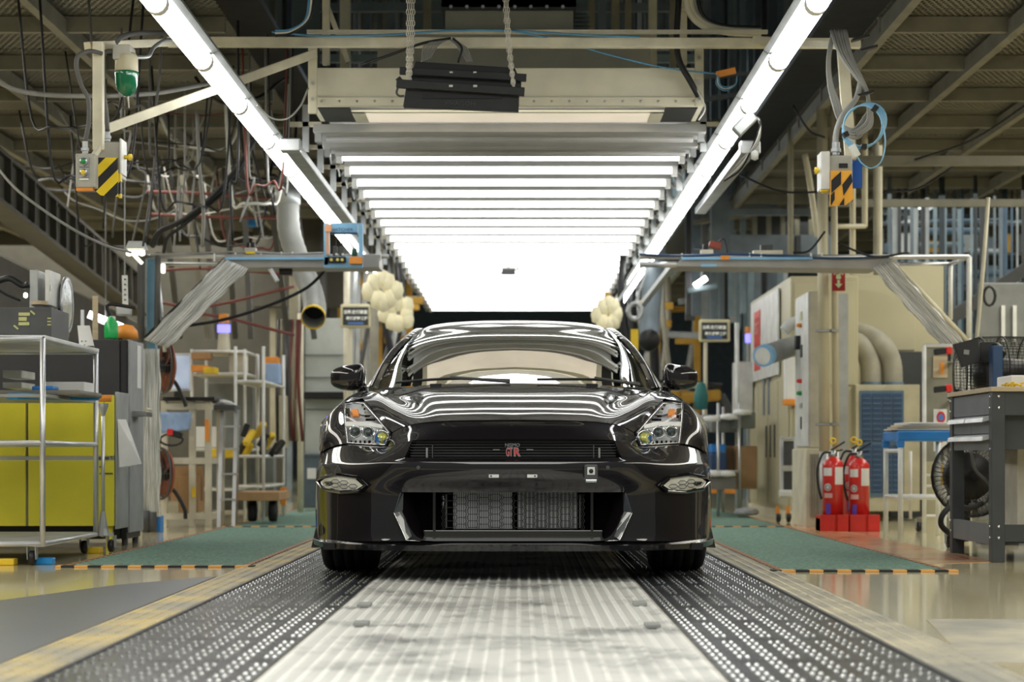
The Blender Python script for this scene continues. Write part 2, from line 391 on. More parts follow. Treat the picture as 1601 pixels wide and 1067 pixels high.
for a, b_ in ((X0+.22, X0+.30), (X1-.30, X1-.22)): box((a, 11.46, zb-.006), (b_, 11.83, zb+.006)).build('panel_frame', 'hood_cream', hb)
box((X0+.22, 11.46, zb-.006), (X1-.22, 11.50, zb+.006)).build('panel_frame', 'hood_cream', hb)
box((X0+.30, 11.50, zb-.004), (X1-.30, 11.83, zb+.004)).build('diffuser_panel', mat('diffuser', (.85, .76, .62), .6, scale=2, var=.08, emit=.45), hb)
it = thing('fluorescent_lamp', 'cross lamp tucked behind the front face of the light hood', 'lamp', (-.07, 11.5, 2.705))
MB().tube([(-1.05, 11.44, 2.705), (.92, 11.44, 2.705)], .022, 10).build('lamp_tube', 'batten_tube', it, smooth=True); MB().b2((-1.07, 11.42, 2.725), (.94, 11.47, 2.74)).build('housing', 'housing_white', it)
# side rows of long fluorescent lamps
def side_row(x, z, D0, n, side):
    t0 = thing('fluorescent_lamp', 'bright tube lamp, first from the near end of the %s lamp row' % side, 'lamp', (x, D0, z), 'tube lamps of the %s row' % side)
    MB().tube([(0, .02, 0), (0, 1.17, 0)], .047, 14).build('lamp_tube', 'tube_light', t0, local=True, smooth=True)
    MB().prism([(-.05, .035), (.05, .035), (.075, .05), (.04, .11), (-.04, .11), (-.075, .05)], 0, 1.19, 'xz').build('housing', 'galv', t0, local=True)
    for y in (.012, 1.178): MB().lathe([(.05, -.014), (.05, .014)], (0, y, 0), 'y', 14).build('end_cap', 'white', t0, local=True)
    for k in range(1, n): dup(t0, (x, D0+1.2*k, z), 'bright tube lamp, %s from the near end of the %s lamp row' % (ORD[k], side))
side_row(-1.55, 2.50, 7.0, 13, 'left')
side_row(1.27, 2.50, 7.0, 15, 'right')
# ================================================= CAR
mp = mat('car_paint', (.006, .0045, .006), .5, .0, var=.1, coat=1., spec=.15)
mp.node_tree.nodes['Principled BSDF'].inputs['Coat IOR'].default_value = 1.62
gl = bpy.data.materials.new('windshield_glass'); gl.use_nodes = True; nt = gl.node_tree
for n in list(nt.nodes): nt.nodes.remove(n)
o_ = nt.nodes.new('ShaderNodeOutputMaterial'); mx = nt.nodes.new('ShaderNodeMixShader'); tr = nt.nodes.new('ShaderNodeBsdfTransparent'); gs = nt.nodes.new('ShaderNodeBsdfGlossy')
fr = nt.nodes.new('ShaderNodeFresnel'); fr.inputs[0].default_value = 1.55; gs.inputs['Roughness'].default_value = .01; tr.inputs[0].default_value = (.62, .70, .66, 1)
nt.links.new(fr.outputs[0], mx.inputs[0]); nt.links.new(tr.outputs[0], mx.inputs[1]); nt.links.new(gs.outputs[0], mx.inputs[2]); nt.links.new(mx.outputs[0], o_.inputs[0])
MATS['glass'] = gl
g2 = gl.copy(); g2.name = 'lens_glass'; MATS['clear'] = g2
[x for x in g2.node_tree.nodes if x.type == 'FRESNEL'][0].inputs[0].default_value = 1.28
[x for x in g2.node_tree.nodes if x.type == 'BSDF_TRANSPARENT'][0].inputs[0].default_value = (.96, .97, .98, 1)
car = thing('sports_car', 'glossy black low sports coupe facing the camera on the conveyor', 'car', (-.028, 9.46, 0))
def cb(mb, name, m, parent=None, **k):
    k.setdefault('smooth', True); return mb.build(name, m, parent or car, local=True, **k)
def both(mb, name, m, parent=None, **k): return cb(mb, name, m, parent, **k), cb(mb.mir(), name, m, parent, **k)
# --- hood
HX = [(0, .15, .30, .42, .50, .553), (0, .16, .33, .45, .545, .612), (0, .17, .36, .48, .595, .668), (0, .18, .385, .51, .64, .726), (0, .19, .405, .535, .665, .748), (0, .2, .42, .555, .68, .753), (0, .2, .43, .575, .69, .75), (0, .2, .43, .58, .68, .742)]
HY = [(-.78, -.775, -.762, -.745, -.72, -.68), (-.60, -.60, -.59, -.58, -.57, -.55), (-.40, -.40, -.40, -.40, -.40, -.39), (-.2,)*6, (0,)*6, (.2,)*6, (.36, .36, .38, .40, .42, .43), (.46, .47, .51, .57, .63, .67)]
HZ = (.7275, .7672, .8065, .8430, .8765, .9068, .9285, .9405)
HD = [(0, -.001, -.004, -.013, -.030, -.054), (0, -.001, -.006, -.018, -.026, -.045), (0, -.001, -.009, -.027, -.014, -.018), (0, -.001, -.010, -.034, -.002, -.004), (0, -.001, -.010, -.040, -.006, -.014), (0, -.001, -.011, -.040, -.018, -.027), (0, -.001, -.010, -.036, -.025, -.032), (0, -.001, -.006, -.024, -.028, -.031)]
H = [[(x, y, HZ[i]+d) for x, y, d in zip(HX[i], HY[i], HD[i])] for i in range(8)]
hd = patch(H, 8, 8); cb(MB().sheet([r_[::-1] for r_ in hd]).mirror(), 'hood', 'car_paint', merge=True)
# vents on the hood
for sx in (-1, 1):
    cb(MB().prism([(sx*.37, .35), (sx*.43, .37), (sx*.40, .44)][::sx], .918, .934, 'xy'), 'hood_vent', 'black', smooth=False)
# --- nose between hood line and grille
NO = [[(x, y-.004, z-.004) for x, y, z in H[0]],
      [(0, -.86, .692), (.15, -.855, .690), (.30, -.84, .686), (.43, -.80, .675), (.51, -.765, .655), (.562, -.725, .640)],
      [(0, -.925, .638), (.15, -.92, .638), (.30, -.905, .637), (.435, -.885, .635), (.51, -.835, .620), (.578, -.765, .604)]]
no = patch(NO, 8, 8); cb(MB().sheet([r_[::-1] for r_ in no]).mirror(), 'nose_panel', 'car_paint', merge=True)
# --- bumper with openings
BR = [[(0, -.925, .632), (.15, -.92, .632), (.30, -.905, .632), (.42, -.89, .632), (.452, -.883, .632), (.52, -.83, .616), (.585, -.765, .602), (.68, -.69, .608), (.77, -.60, .614), (.845, -.51, .60), (.905, -.415, .575)],
      [(0, -.940, .556), (.16, -.938, .556), (.32, -.930, .556), (.43, -.925, .556), (.485, -.918, .556), (.56, -.885, .552), (.635, -.835, .548), (.72, -.755, .546), (.805, -.65, .545), (.872, -.53, .54), (.92, -.40, .53)],
      [(0, -.962, .535), (.16, -.960, .535), (.32, -.950, .534), (.44, -.940, .532), (.51, -.926, .53), (.58, -.893, .526), (.66, -.843, .52), (.745, -.76, .516), (.825, -.65, .514), (.888, -.525, .51), (.928, -.395, .50)],
      [(0, -.958, .47), (.16, -.956, .47), (.32, -.946, .47), (.44, -.934, .47), (.505, -.922, .47), (.59, -.892, .465), (.675, -.845, .46), (.765, -.76, .455), (.845, -.645, .45), (.902, -.515, .445), (.934, -.39, .44)],
      [(0, -.915, .402), (.16, -.913, .402), (.32, -.905, .402), (.44, -.90, .402), (.500, -.900, .402), (.585, -.885, .395), (.675, -.845, .39), (.77, -.762, .385), (.85, -.645, .38), (.906, -.51, .375), (.936, -.388, .37)],
      [(0, -.915, .316), (.16, -.913, .316), (.32, -.90, .316), (.44, -.90, .316), (.492, -.905, .316), (.585, -.89, .31), (.675, -.85, .305), (.77, -.768, .30), (.85, -.65, .295), (.906, -.51, .29), (.936, -.386, .285)],
      [(0, -.92, .216), (.16, -.918, .216), (.32, -.91, .216), (.40, -.915, .216), (.442, -.920, .218), (.56, -.90, .215), (.665, -.86, .212), (.765, -.78, .21), (.848, -.66, .208), (.904, -.515, .206), (.934, -.386, .205)],
      [(0, -.93, .185), (.15, -.928, .185), (.28, -.925, .185), (.35, -.93, .185), (.390, -.930, .187), (.54, -.91, .184), (.655, -.87, .182), (.76, -.79, .18), (.846, -.67, .18), (.902, -.525, .18), (.932, -.39, .18)]]
S = 5; bp = patch(BR, S, S)
def keep(i, j):
    ci, cj = i//S, j//S
    if cj < 4 and (ci == 0): return False
    if cj < 4 and 4 <= ci <= 6: return False
    return True
cb(MB().sheet([r_[::-1] for r_ in bp], lambda i, j: keep(i, len(bp[0])-2-j)).mirror(), 'front_bumper', 'car_paint', merge=True)
def ret(line, dv, name, m='car_paint', sc=0.):   # lip folding inward from an opening edge
    g = [line, [Vector((p.x*(1-sc), p.y+dv[1], p.z+dv[2])) for p in line]]
    return both(MB().sheet(g), name, m)
e_top = bp[4*S][:4*S+1]; e_side = [bp[i][4*S] for i in range(4*S, 7*S+1)]; e_bot = bp[7*S][:4*S+1]
ret(e_top, (0, .12, .0), 'intake_lip', 'gloss_black'); ret(e_side, (0, .10, 0), 'intake_lip', 'car_paint', .10); ret(e_bot, (0, .12, .03), 'intake_lip', 'gloss_black')
g_bot = bp[1*S][:4*S+1]; g_side = [bp[i][4*S] for i in range(0, S+1)]
ret(g_bot, (0, .09, .004), 'grille_lip', 'gloss_black'); ret(g_side, (0, .09, 0), 'grille_lip', 'car_paint', .04)
ret(no[-1][:3*8+1], (0, .08, .0), 'grille_lip', 'gloss_black')
# bright edged blades beside the intake
bo_ = [(.500, -.935, .400), (.528, -.930, .312), (.474, -.945, .190)]; bi_ = [(.492, -.90, .398), (.494, -.90, .316), (.446, -.91, .210)]
both(MB().sheet([bo_, bi_]), 'intake_blade', mat('blade', (.06, .07, .08), .2, coat=1.), smooth=False, solid=.006)
both(MB().tube([(.528, -.933, .312), (.474, -.948, .190), (.41, -.945, .186)], .0028, 5), 'blade_edge', 'chrome')
# --- splitter
sp_ = [(0, -.972, .165), (.3, -.966, .165), (.5, -.945, .166), (.65, -.90, .167), (.78, -.81, .168), (.87, -.68, .17), (.925, -.50, .172), (.945, -.40, .175)]
top = crv(sp_, 5); sg = [[Vector((p.x*.97, p.y+.06, p.z+.018)) for p in top], top, [Vector((p.x, p.y+.004, p.z-.022)) for p in top], [Vector((p.x*.9, p.y+.25, p.z-.03)) for p in top]]
cb(MB().sheet(sg).mirror(), 'front_splitter', 'gloss_black', smooth=False, solid=.004)
# corner spats
both(MB().add([(.955, -.42, .13), (.90, -.47, .135), (.89, -.46, .24), (.925, -.40, .26), (.945, -.36, .13), (.93, -.37, .26)], [(0, 1, 2, 3), (0, 3, 5, 4), (0, 4, 1), (2, 5, 3), (1, 4, 5, 2)]), 'corner_spat', mat('carbon', (.03, .03, .032), .12, coat=1.), smooth=False, bevel=.006)
# under tray and inner darkness
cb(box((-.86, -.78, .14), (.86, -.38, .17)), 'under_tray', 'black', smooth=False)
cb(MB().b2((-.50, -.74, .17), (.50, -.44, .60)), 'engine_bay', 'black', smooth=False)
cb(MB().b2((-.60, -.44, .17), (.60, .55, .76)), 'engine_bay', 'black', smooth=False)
# --- front fenders
FE = [[(.770, -.600, .622), (.805, -.565, .618), (.845, -.515, .608), (.880, -.465, .595), (.905, -.418, .578)],
      [(.795, -.455, .725), (.835, -.45, .715), (.868, -.445, .69), (.893, -.44, .64), (.906, -.425, .582)],
      [(.808, -.30, .812), (.845, -.30, .795), (.885, -.30, .75), (.917, -.30, .68), (.928, -.30, .605)],
      [(.737, -.17, .843), (.80, -.16, .840), (.862, -.15, .800), (.915, -.15, .745), (.936, -.15, .712)],
      [(.752, .0, .860), (.81, .0, .857), (.868, .0, .813), (.918, .0, .765), (.940, .0, .740)],
      [(.757, .15, .877), (.81, .15, .870), (.862, .15, .825), (.912, .15, .755), (.936, .15, .712)],
      [(.755, .3, .892), (.80, .3, .885), (.85, .3, .835), (.898, .3, .72), (.928, .3, .596)],
      [(.753, .385, .898), (.798, .385, .892), (.845, .385, .835), (.888, .385, .66), (.915, .385, .36)],
      [(.748, .60, .912), (.79, .60, .902), (.84, .60, .84), (.885, .60, .60), (.885, .60, .18)]]
fe = patch(FE, 6, 6); both(MB().sheet(fe), 'front_fender', 'car_paint')
# strip between headlamp outer edge and fender front
for th0 in (0,):
    lip = [Vector((.936-.02*abs(math.cos(R(a))), -.385*math.cos(R(a)), .355+.385*math.sin(R(a)))) for a in range(-25, 206, 11)]
    lin = [Vector((p.x-.10, p.y*.97, .355+(p.z-.355)*.97)) for p in lip]
    both(MB().sheet([lip, lin]), 'arch_lip', 'black')
    rl = [Vector((.948, 2.78-.395*math.cos(R(a)), .36+.395*math.sin(R(a)))) for a in range(-20, 201, 11)]
    both(MB().sheet([rl, [Vector((p.x-.12, p.y, p.z)) for p in rl]]), 'arch_lip', 'black')
# --- windshield
WS = [[(0, .475, .937), (.25, .49, .937), (.48, .55, .932), (.64, .65, .925), (.725, .75, .922)],
      [(0, .76, 1.076), (.245, .775, 1.075), (.465, .825, 1.068), (.615, .91, 1.056), (.692, 1.00, 1.046)],
      [(0, 1.06, 1.205), (.235, 1.075, 1.203), (.435, 1.12, 1.195), (.575, 1.19, 1.179), (.640, 1.26, 1.161)],
      [(0, 1.36, 1.289), (.22, 1.37, 1.287), (.40, 1.41, 1.279), (.52, 1.46, 1.267), (.582, 1.53, 1.254)]]
ws = patch(WS, 10, 8); cb(MB().sheet([r_[::-1] for r_ in ws]).mirror(), 'windshield', 'glass', merge=True)
# frit band round the glass (black border)
fb = []
for nm, ln, dv in (('t', ws[-1], (0, -.05, -.022)), ):
    cb(MB().sheet([[p+Vector((0, .002, -.006)) for p in ws[-1]], [p+Vector((0, .002, -.006)) for p in ws[-3]]]).mirror(), 'glass_border', 'black')
sd = [r_[-1] for r_ in ws]
both(MB().sheet([[p+Vector((.003, .002, -.006)) for p in sd], [p+Vector((-.03, -.014, -.006)) for p in sd]]), 'glass_border', 'black')
cb(MB().sheet([[p+Vector((0, .03, -.004)) for p in ws[0]], [p+Vector((0, -.05, -.02)) for p in ws[0]]]).mirror(), 'cowl', 'black')
# --- A pillars running into the roof rails
out_ = crv([(.79, .78, .912), (.748, 1.02, 1.036), (.695, 1.28, 1.150), (.628, 1.56, 1.243), (.600, 1.95, 1.300), (.585, 2.35, 1.288), (.575, 2.75, 1.20), (.60, 3.25, 1.03)], 6)
in_ = crv([(.728, .752, .924), (.694, .995, 1.050), (.642, 1.252, 1.165), (.585, 1.532, 1.256), (.545, 1.95, 1.322), (.52, 2.35, 1.313), (.50, 2.75, 1.235), (.52, 3.25, 1.05)], 6)
midl = [(a+b_)/2+Vector((.008, 0, .012)) for a, b_ in zip(out_, in_)]
pl = patch([[a, m_, b_] for a, m_, b_ in zip(in_, midl, out_)], 1, 4); both(MB().sheet(pl), 'roof_pillar', 'car_paint')
# --- roof, rear window, deck
RF = [[tuple(p) for p in (ws[-1][0], ws[-1][8], ws[-1][16], ws[-1][24], ws[-1][32])],
      [(0, 1.62, 1.340), (.2, 1.62, 1.338), (.37, 1.64, 1.329), (.49, 1.66, 1.314), (.555, 1.69, 1.293)],
      [(0, 1.90, 1.363), (.2, 1.90, 1.360), (.36, 1.90, 1.352), (.47, 1.90, 1.338), (.545, 1.90, 1.316)],
      [(0, 2.2, 1.360), (.2, 2.2, 1.357), (.35, 2.2, 1.349), (.45, 2.2, 1.337), (.53, 2.2, 1.318)],
      [(0, 2.5, 1.325), (.19, 2.5, 1.322), (.33, 2.5, 1.315), (.43, 2.5, 1.303), (.513, 2.5, 1.288)]]
rf = patch(RF, 6, 6); cb(MB().sheet([r_[::-1] for r_ in rf]).mirror(), 'roof', 'car_paint', merge=True)
RG = [[tuple(p) for p in RF[-1]], [(0, 2.9, 1.215), (.19, 2.9, 1.213), (.33, 2.9, 1.207), (.43, 2.9, 1.195), (.505, 2.9, 1.175)], [(0, 3.35, 1.03), (.2, 3.35, 1.03), (.35, 3.33, 1.025), (.45, 3.3, 1.02), (.53, 3.28, 1.01)]]
cb(MB().sheet([r_[::-1] for r_ in patch(RG, 6, 6)]).mirror(), 'rear_window', 'glass', merge=True)
DK = [[(0, 3.34, 1.03), (.3, 3.33, 1.03), (.52, 3.28, 1.01), (.72, 3.2, .955), (.86, 3.1, .90)], [(0, 3.6, 1.0), (.3, 3.6, 1.0), (.52, 3.58, .985), (.72, 3.5, .94), (.87, 3.4, .87)],
      [(0, 3.72, .995), (.3, 3.72, .993), (.52, 3.70, .98), (.72, 3.62, .93), (.86, 3.5, .85)], [(0, 3.74, .75), (.3, 3.74, .75), (.52, 3.72, .75), (.74, 3.66, .72), (.89, 3.52, .66)],
      [(0, 3.70, .25), (.3, 3.70, .25), (.52, 3.68, .25), (.74, 3.60, .25), (.89, 3.46, .27)]]
cb(MB().sheet([r_[::-1] for r_ in patch(DK, 5, 5)]).mirror(), 'rear_body', 'car_paint', merge=True)
# rear wing
cb(MB().box((0, 3.62, 1.16), (1.5, .2, .025)), 'rear_wing', 'car_paint', smooth=False, bevel=.008)
for sx in (-1, 1): cb(MB().box((sx*.55, 3.62, 1.07), (.03, .12, .18)), 'wing_stay', 'car_paint', smooth=False, bevel=.006)
# --- sides
SD = [[(.79, .62, .905), (.845, .62, .84), (.885, .61, .62), (.885, .60, .38), (.865, .60, .16)],
      [(.815, 1.0, .93), (.862, 1.0, .86), (.885, 1.0, .66), (.875, 1.0, .40), (.86, 1.0, .16)],
      [(.825, 1.6, .945), (.872, 1.6, .875), (.893, 1.6, .68), (.88, 1.6, .40), (.86, 1.6, .16)],
      [(.825, 2.15, .955), (.88, 2.15, .89), (.915, 2.15, .70), (.90, 2.15, .42), (.87, 2.15, .16)],
      [(.80, 2.38, .96), (.895, 2.38, .90), (.938, 2.38, .74), (.945, 2.38, .5), (.93, 2.39, .36)],
      [(.76, 2.60, .965), (.89, 2.60, .91), (.94, 2.60, .83), (.948, 2.60, .75), (.948, 2.60, .71)],
      [(.74, 2.78, .965), (.885, 2.78, .915), (.935, 2.78, .86), (.948, 2.78, .79), (.948, 2.78, .755)],
      [(.73, 2.96, .96), (.88, 2.96, .91), (.93, 2.96, .84), (.945, 2.96, .76), (.948, 2.96, .71)],
      [(.74, 3.175, .955), (.87, 3.175, .89), (.925, 3.175, .74), (.935, 3.175, .5), (.93, 3.175, .36)],
      [(.80, 3.45, .86), (.855, 3.46, .82), (.885, 3.47, .62), (.89, 3.47, .42), (.88, 3.46, .25)]]
both(MB().sheet(patch(SD, 6, 6)), 'body_side', 'car_paint')
win = patch([[tuple(out_[i*6]) for i in range(0, 6)], [(.81, .80, .915), (.82, 1.05, .93), (.824, 1.3, .938), (.826, 1.6, .945), (.825, 2.0, .952), (.80, 2.45, .96)]], 6, 4)
both(MB().sheet(win), 'side_window', 'glass')
both(MB().sheet([[Vector((.825, .64, .906))]*3+[Vector(p)*1 for p in ((.80, .80, .914),)], [Vector((.748, .62, .908)), Vector((.745, .66, .912)), Vector((.75, .72, .915)), Vector((.785, .78, .914))]]), 'cowl_corner', 'car_paint')
# --- headlamps
BK = [[(.576, -.745, .606), (.67, -.665, .611), (.768, -.575, .617)], [(.562, -.665, .664), (.67, -.59, .685), (.788, -.46, .715)], [(.640, -.46, .745), (.71, -.40, .765), (.802, -.34, .782)], [(.714, -.275, .816), (.76, -.27, .82), (.806, -.27, .815)]]
FR = [[(x, y-.028, z+.004) for x, y, z in r_] for r_ in BK]
for sx in (1, -1):
    f = (lambda m: m) if sx > 0 else (lambda m: m.mir())
    hs = cb(f(MB().sheet(patch([[(x, y+.03, z-.012) for x, y, z in r_] for r_ in BK], 5, 5))), 'headlamp_housing', mat('lamp_chrome', (.93, .94, .96), .35, .15, .12, scale=30), smooth=True)
    cv = cb(f(MB().sheet(patch(FR, 6, 6))), 'headlamp_lens', 'clear')
    edge = [Vector(p) for p in (FR[0]+[FR[1][2], FR[2][2]]+FR[3][::-1]+[FR[2][0], FR[1][0]])]
    cb(f(MB().tube([p+Vector((0, .006, 0)) for p in edge], .005, 6, closed=True)), 'lamp_seal', 'black')
    cb(f(MB().tube([Vector((.685, -.55, .70)).lerp(p, .955)+Vector((0, -.004, 0)) for p in edge], .003, 6, closed=True)), 'lamp_trim', 'chrome')
    for (x, y, z, r, m_) in ((.728, -.605, .676, .023, 'dl'), (.668, -.645, .673, .023, 'dl'), (.602, -.71, .645, .031, 'cl')):
        mk = mat('projector_dark', (.08, .10, .10), .05, .3, .6, scale=60) if m_ == 'dl' else mat('projector_iris', (.62, .62, .16), .08, .3, scale=28, c2=(.06, .20, .50), thr=(.45, .52))
        cb(f(MB().lathe([(r*1.22, .012), (r*1.3, -.01), (r*1.12, -.016), (r*1.05, .0)], (x, y, z), 'y', 20, False)), 'projector_ring', 'chrome', hs)
        cb(f(MB().lathe([(0, -.020), (r*.5, -.016), (r*.85, -.006), (r, .006)], (x, y, z), 'y', 20)), 'projector_lens', mk, hs)
    cb(f(MB().add([(.60, -.668, .688), (.66, -.63, .700), (.782, -.52, .702), (.785, -.50, .722), (.66, -.60, .72), (.60, -.645, .705)], [(0, 1, 4, 5), (1, 2, 3, 4)])), 'light_bar', 'plastic_white', hs, smooth=False, solid=.006)
    cb(f(MB().add([(.722, -.462, .748), (.755, -.44, .746), (.760, -.40, .783), (.733, -.42, .783)], [(0, 1, 2, 3)])), 'indicator_lamp', 'amber', hs, smooth=False, solid=.01)
    cb(f(MB().add([(.764, -.46, .742), (.79, -.43, .742), (.795, -.37, .79), (.770, -.40, .787)], [(0, 1, 2, 3)])), 'reflector', 'chrome', hs, smooth=False, solid=.004)
    for k in range(6):
        cb(f(MB().box((.635+k*.022, -.70+k*.018, .626), (.012, .006, .018), (0, 0, .7))), 'led_chip', 'chrome', hs, smooth=False)
    for k in range(5):
        u = k/4; cb(f(MB().bar((.645+.03*u+.012*k, -.505+.045*k, .733+.018*k), (.69+.006*k, -.50+.045*k, .733+.018*k), .006, .010)), 'chrome_fin', 'chrome', hs, smooth=False)
    cb(f(MB().sheet([[Vector(p)+Vector((0, .012, -.006)) for p in r_] for r_ in patch([BK[2], BK[3]], 4, 4)])), 'upper_reflector', 'lamp_chrome', hs)
    # mirrors
    mbm = MB(); ring = []
    prof = [(-.0, .0), (.05, .9), (.35, 1.), (.75, .93), (1., .55)]
    g = []
    for t, rr in ((0, .35), (.10, .85), (.35, 1.02), (.65, 1.), (.9, .8), (1., .5)):
        row = []
        for k in range(17):
            a = 2*math.pi*k/16
            cx = .803+.178*t; cz = .985-.004*t+ (0.008 if t < .3 else 0); w_ = .072*rr; h_ = .062*rr*(1.05-.12*t)
            cs, sn = math.cos(a), math.sin(a); q = lambda v: math.copysign(abs(v)**.72, v)
            row.append(Vector((cx, .80+w_*q(cs)+.03*t, cz+h_*q(sn)+(.01*(1-t) if sn > 0 else -.012*(1-t)))))
        g.append(row)
    g = [[r_[0].lerp(r_[8], .5)]*17 for r_ in g[:1]]+g+[[r_[0].lerp(r_[8], .5)]*17 for r_ in g[-1:]]
    mc = cb(f(MB().sheet(patch(g, 3, 2))), 'mirror_housing', 'car_paint')
    cb(f(MB().sheet([[Vector((.80, .874, .94)), Vector((.95, .90, .945))], [Vector((.80, .874, 1.03)), Vector((.95, .90, 1.02))]])), 'mirror_glass', 'chrome', mc, smooth=False, solid=.004)
    cb(f(MB().tube(crv([(.83, .82, .955), (.815, .82, .925), (.80, .80, .90), (.80, .78, .87)], 3), [.03]*4+[.026]*3+[.03]*3, 8)), 'mirror_stalk', 'gloss_black')
    # daytime lamp in the bumper corner
    def B(u, v, dy=0):  # point on the bumper surface for a given x and z
        best = min((q_ for r_ in bp for q_ in r_), key=lambda q_: (q_.x-u)**2+(q_.z-v)**2); return Vector((u, best.y+dy, v))
    hexo = [(.655, .405), (.70, .443), (.80, .455), (.885, .44), (.915, .42), (.875, .385), (.78, .375), (.69, .382)]
    hexo = [(x, z+.025) for x, z in hexo]
    ys = {}
    def yb(x): # bumper depth at z .45 from control row
        rr = BR[3]; 
        for a, b_ in zip(rr, rr[1:]):
            if a[0] <= x <= b_[0]: return a[1]+(b_[1]-a[1])*(x-a[0])/(b_[0]-a[0])
        return -.39
    rim = [Vector((x, yb(x)-.020, z)) for x, z in hexo]
    dl = cb(f(MB().tube(rim, .009, 6, closed=True)), 'fog_lamp_bezel', 'gloss_black', smooth=False)
    inn = [Vector((.785+(p.x-.785)*.86, yb(.785+(p.x-.785)*.86)-.018, .437+(p.z-.437)*.8)) for p in rim]
    cvt = MB().add([(.785, yb(.785)-.022, .437)]+inn, [(0, i+1, (i+1) % 8+1) for i in range(8)])
    cb(f(cvt), 'fog_lamp_lens', mat('drl_white', (.66, .66, .58), .25, var=.1, scale=30), dl, smooth=False)
    for cxh, czh in ((.72, .427), (.765, .443), (.765, .425), (.81, .447), (.81, .43), (.855, .437)):
        pts = [Vector((cxh+.022*math.cos(R(60*k)), yb(cxh+.022*math.cos(R(60*k)))-.034, czh+.010*math.sin(R(60*k)))) for k in range(6)]
        cb(f(MB().tube(pts, .0022, 4, closed=True)), 'hex_rib', 'dark_grey', dl, smooth=False)
# --- upper grille
gr = cb(MB().b2((-.50, -.80, .54), (.50, -.79, .645)), 'grille_backing', 'black', smooth=False)
for k in range(6):
    z = .563+k*.0125
    cb(MB().b2((-.46, -.865, z), (.46, -.855, z+.003)), 'grille_slat', 'dark_grey', gr, smooth=False)
for sx in (-1, 1):
    cb(MB().b2((sx*.385-.004, -.895, .553), (sx*.385+.004, -.87, .60)), 'grille_clip', 'steel', gr, smooth=False)
    cb(MB().b2((sx*.36-.002, -.895, .556), (sx*.36+.002, -.87, .612)), 'grille_clip', 'dark_grey', gr, smooth=False)
    cb(MB().b2((sx*.06, -.872, .590), (sx*.09, -.868, .594)), 'grille_clip', 'steel', gr, smooth=False)
text('GT', .055, Vector(car.location)+Vector((-.017, -.915, .580)), 'chrome', car, 'badge_outline', ext=.002, sx=.42, bold=.002)
text('R', .052, Vector(car.location)+Vector((.016, -.916, .580)), 'chrome', car, 'badge_outline', ext=.003, sx=.9, bold=.003)
text('R', .046, Vector(car.location)+Vector((.016, -.919, .580)), 'red', car, 'badge_letter', ext=.003, sx=.85, bold=.001)
text('GT', .045, Vector(car.location)+Vector((-.019, -.918, .580)), 'red', car, 'badge_letter', ext=.003, sx=.42)
text('NISMO', .022, Vector(car.location)+Vector((-.003, -.915, .612)), 'steel', car, 'badge_lettering', ext=.001, sx=1.)
# --- lower intake: radiators behind a hexagonal mesh
ra = cb(MB().b2((-.27, -.80, .235), (-.005, -.77, .402)), 'radiator_core', mat('rad_light', (.40, .41, .42), .5, .5, var=.1), smooth=False)
rb = cb(MB().b2((.02, -.80, .235), (.29, -.77, .402)), 'radiator_core', mat('rad_dark', (.12, .125, .13), .5, .4), smooth=False)
for k in range(26): cb(MB().b2((-.265+k*.0101, -.804, .238), (-.262+k*.0101, -.80, .40)), 'fin', 'dark_grey', ra, smooth=False)
for k in range(15): cb(MB().b2((.025+k*.018, -.808, .238), (.032+k*.018, -.80, .40)), 'fin', 'grey', rb, smooth=False)
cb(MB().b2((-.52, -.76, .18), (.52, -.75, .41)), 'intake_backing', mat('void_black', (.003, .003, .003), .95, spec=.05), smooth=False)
hx = MB(); a_ = .0175; dx = .052; dz = .030
def seg(p, q):
    if min(p[0], q[0]) < -.345 or max(p[0], q[0]) > .345: return
    hx.bar((p[0], -.86, p[1]), (q[0], -.86, q[1]), .0026, .003, (0, 1, 0))
for ci in range(-7, 7):
    for ri in range(6):
        x = ci*dx+.026; z = .228+ri*dz+(dz/2 if ci % 2 else 0)
        h = a_; t = dx-h
        pts = [(x-t/1.0+.0, z)] 
        L = (x-t+.009, z); UL = (x-h/1.0, z+dz/2); UR = (x+h, z+dz/2); Rr = (x+t-.009, z)
        if z+dz/2 < .405: seg(L, UL); seg(UL, UR); seg(UR, Rr)
        if ri == 0 or z-dz/2 > .2: seg(L, (x-h, z-dz/2)); seg((x+h, z-dz/2), Rr)
cb(hx, 'hex_mesh', 'black', smooth=False)['kind'] = 'stuff'
cb(MB().b2((-.40, -.88, .188), (.40, -.80, .232)), 'lower_grille_bar', 'gloss_black', smooth=False, bevel=.004)
for sx in (-1, 1):
    cb(MB().b2((sx*.352-.006, -.895, .19), (sx*.352+.006, -.78, .405)), 'intake_divider', 'gloss_black', smooth=False)
    cb(MB().b2((sx*.30-.003, -.85, .24), (sx*.30+.003, -.80, .39)), 'hose_clip', 'dark_grey', smooth=False)
cb(MB().tube([(-.315, -.83, .33), (-.312, -.83, .38), (-.318, -.83, .385)], .004, 6), 'hose_clip', 'chrome', smooth=False)
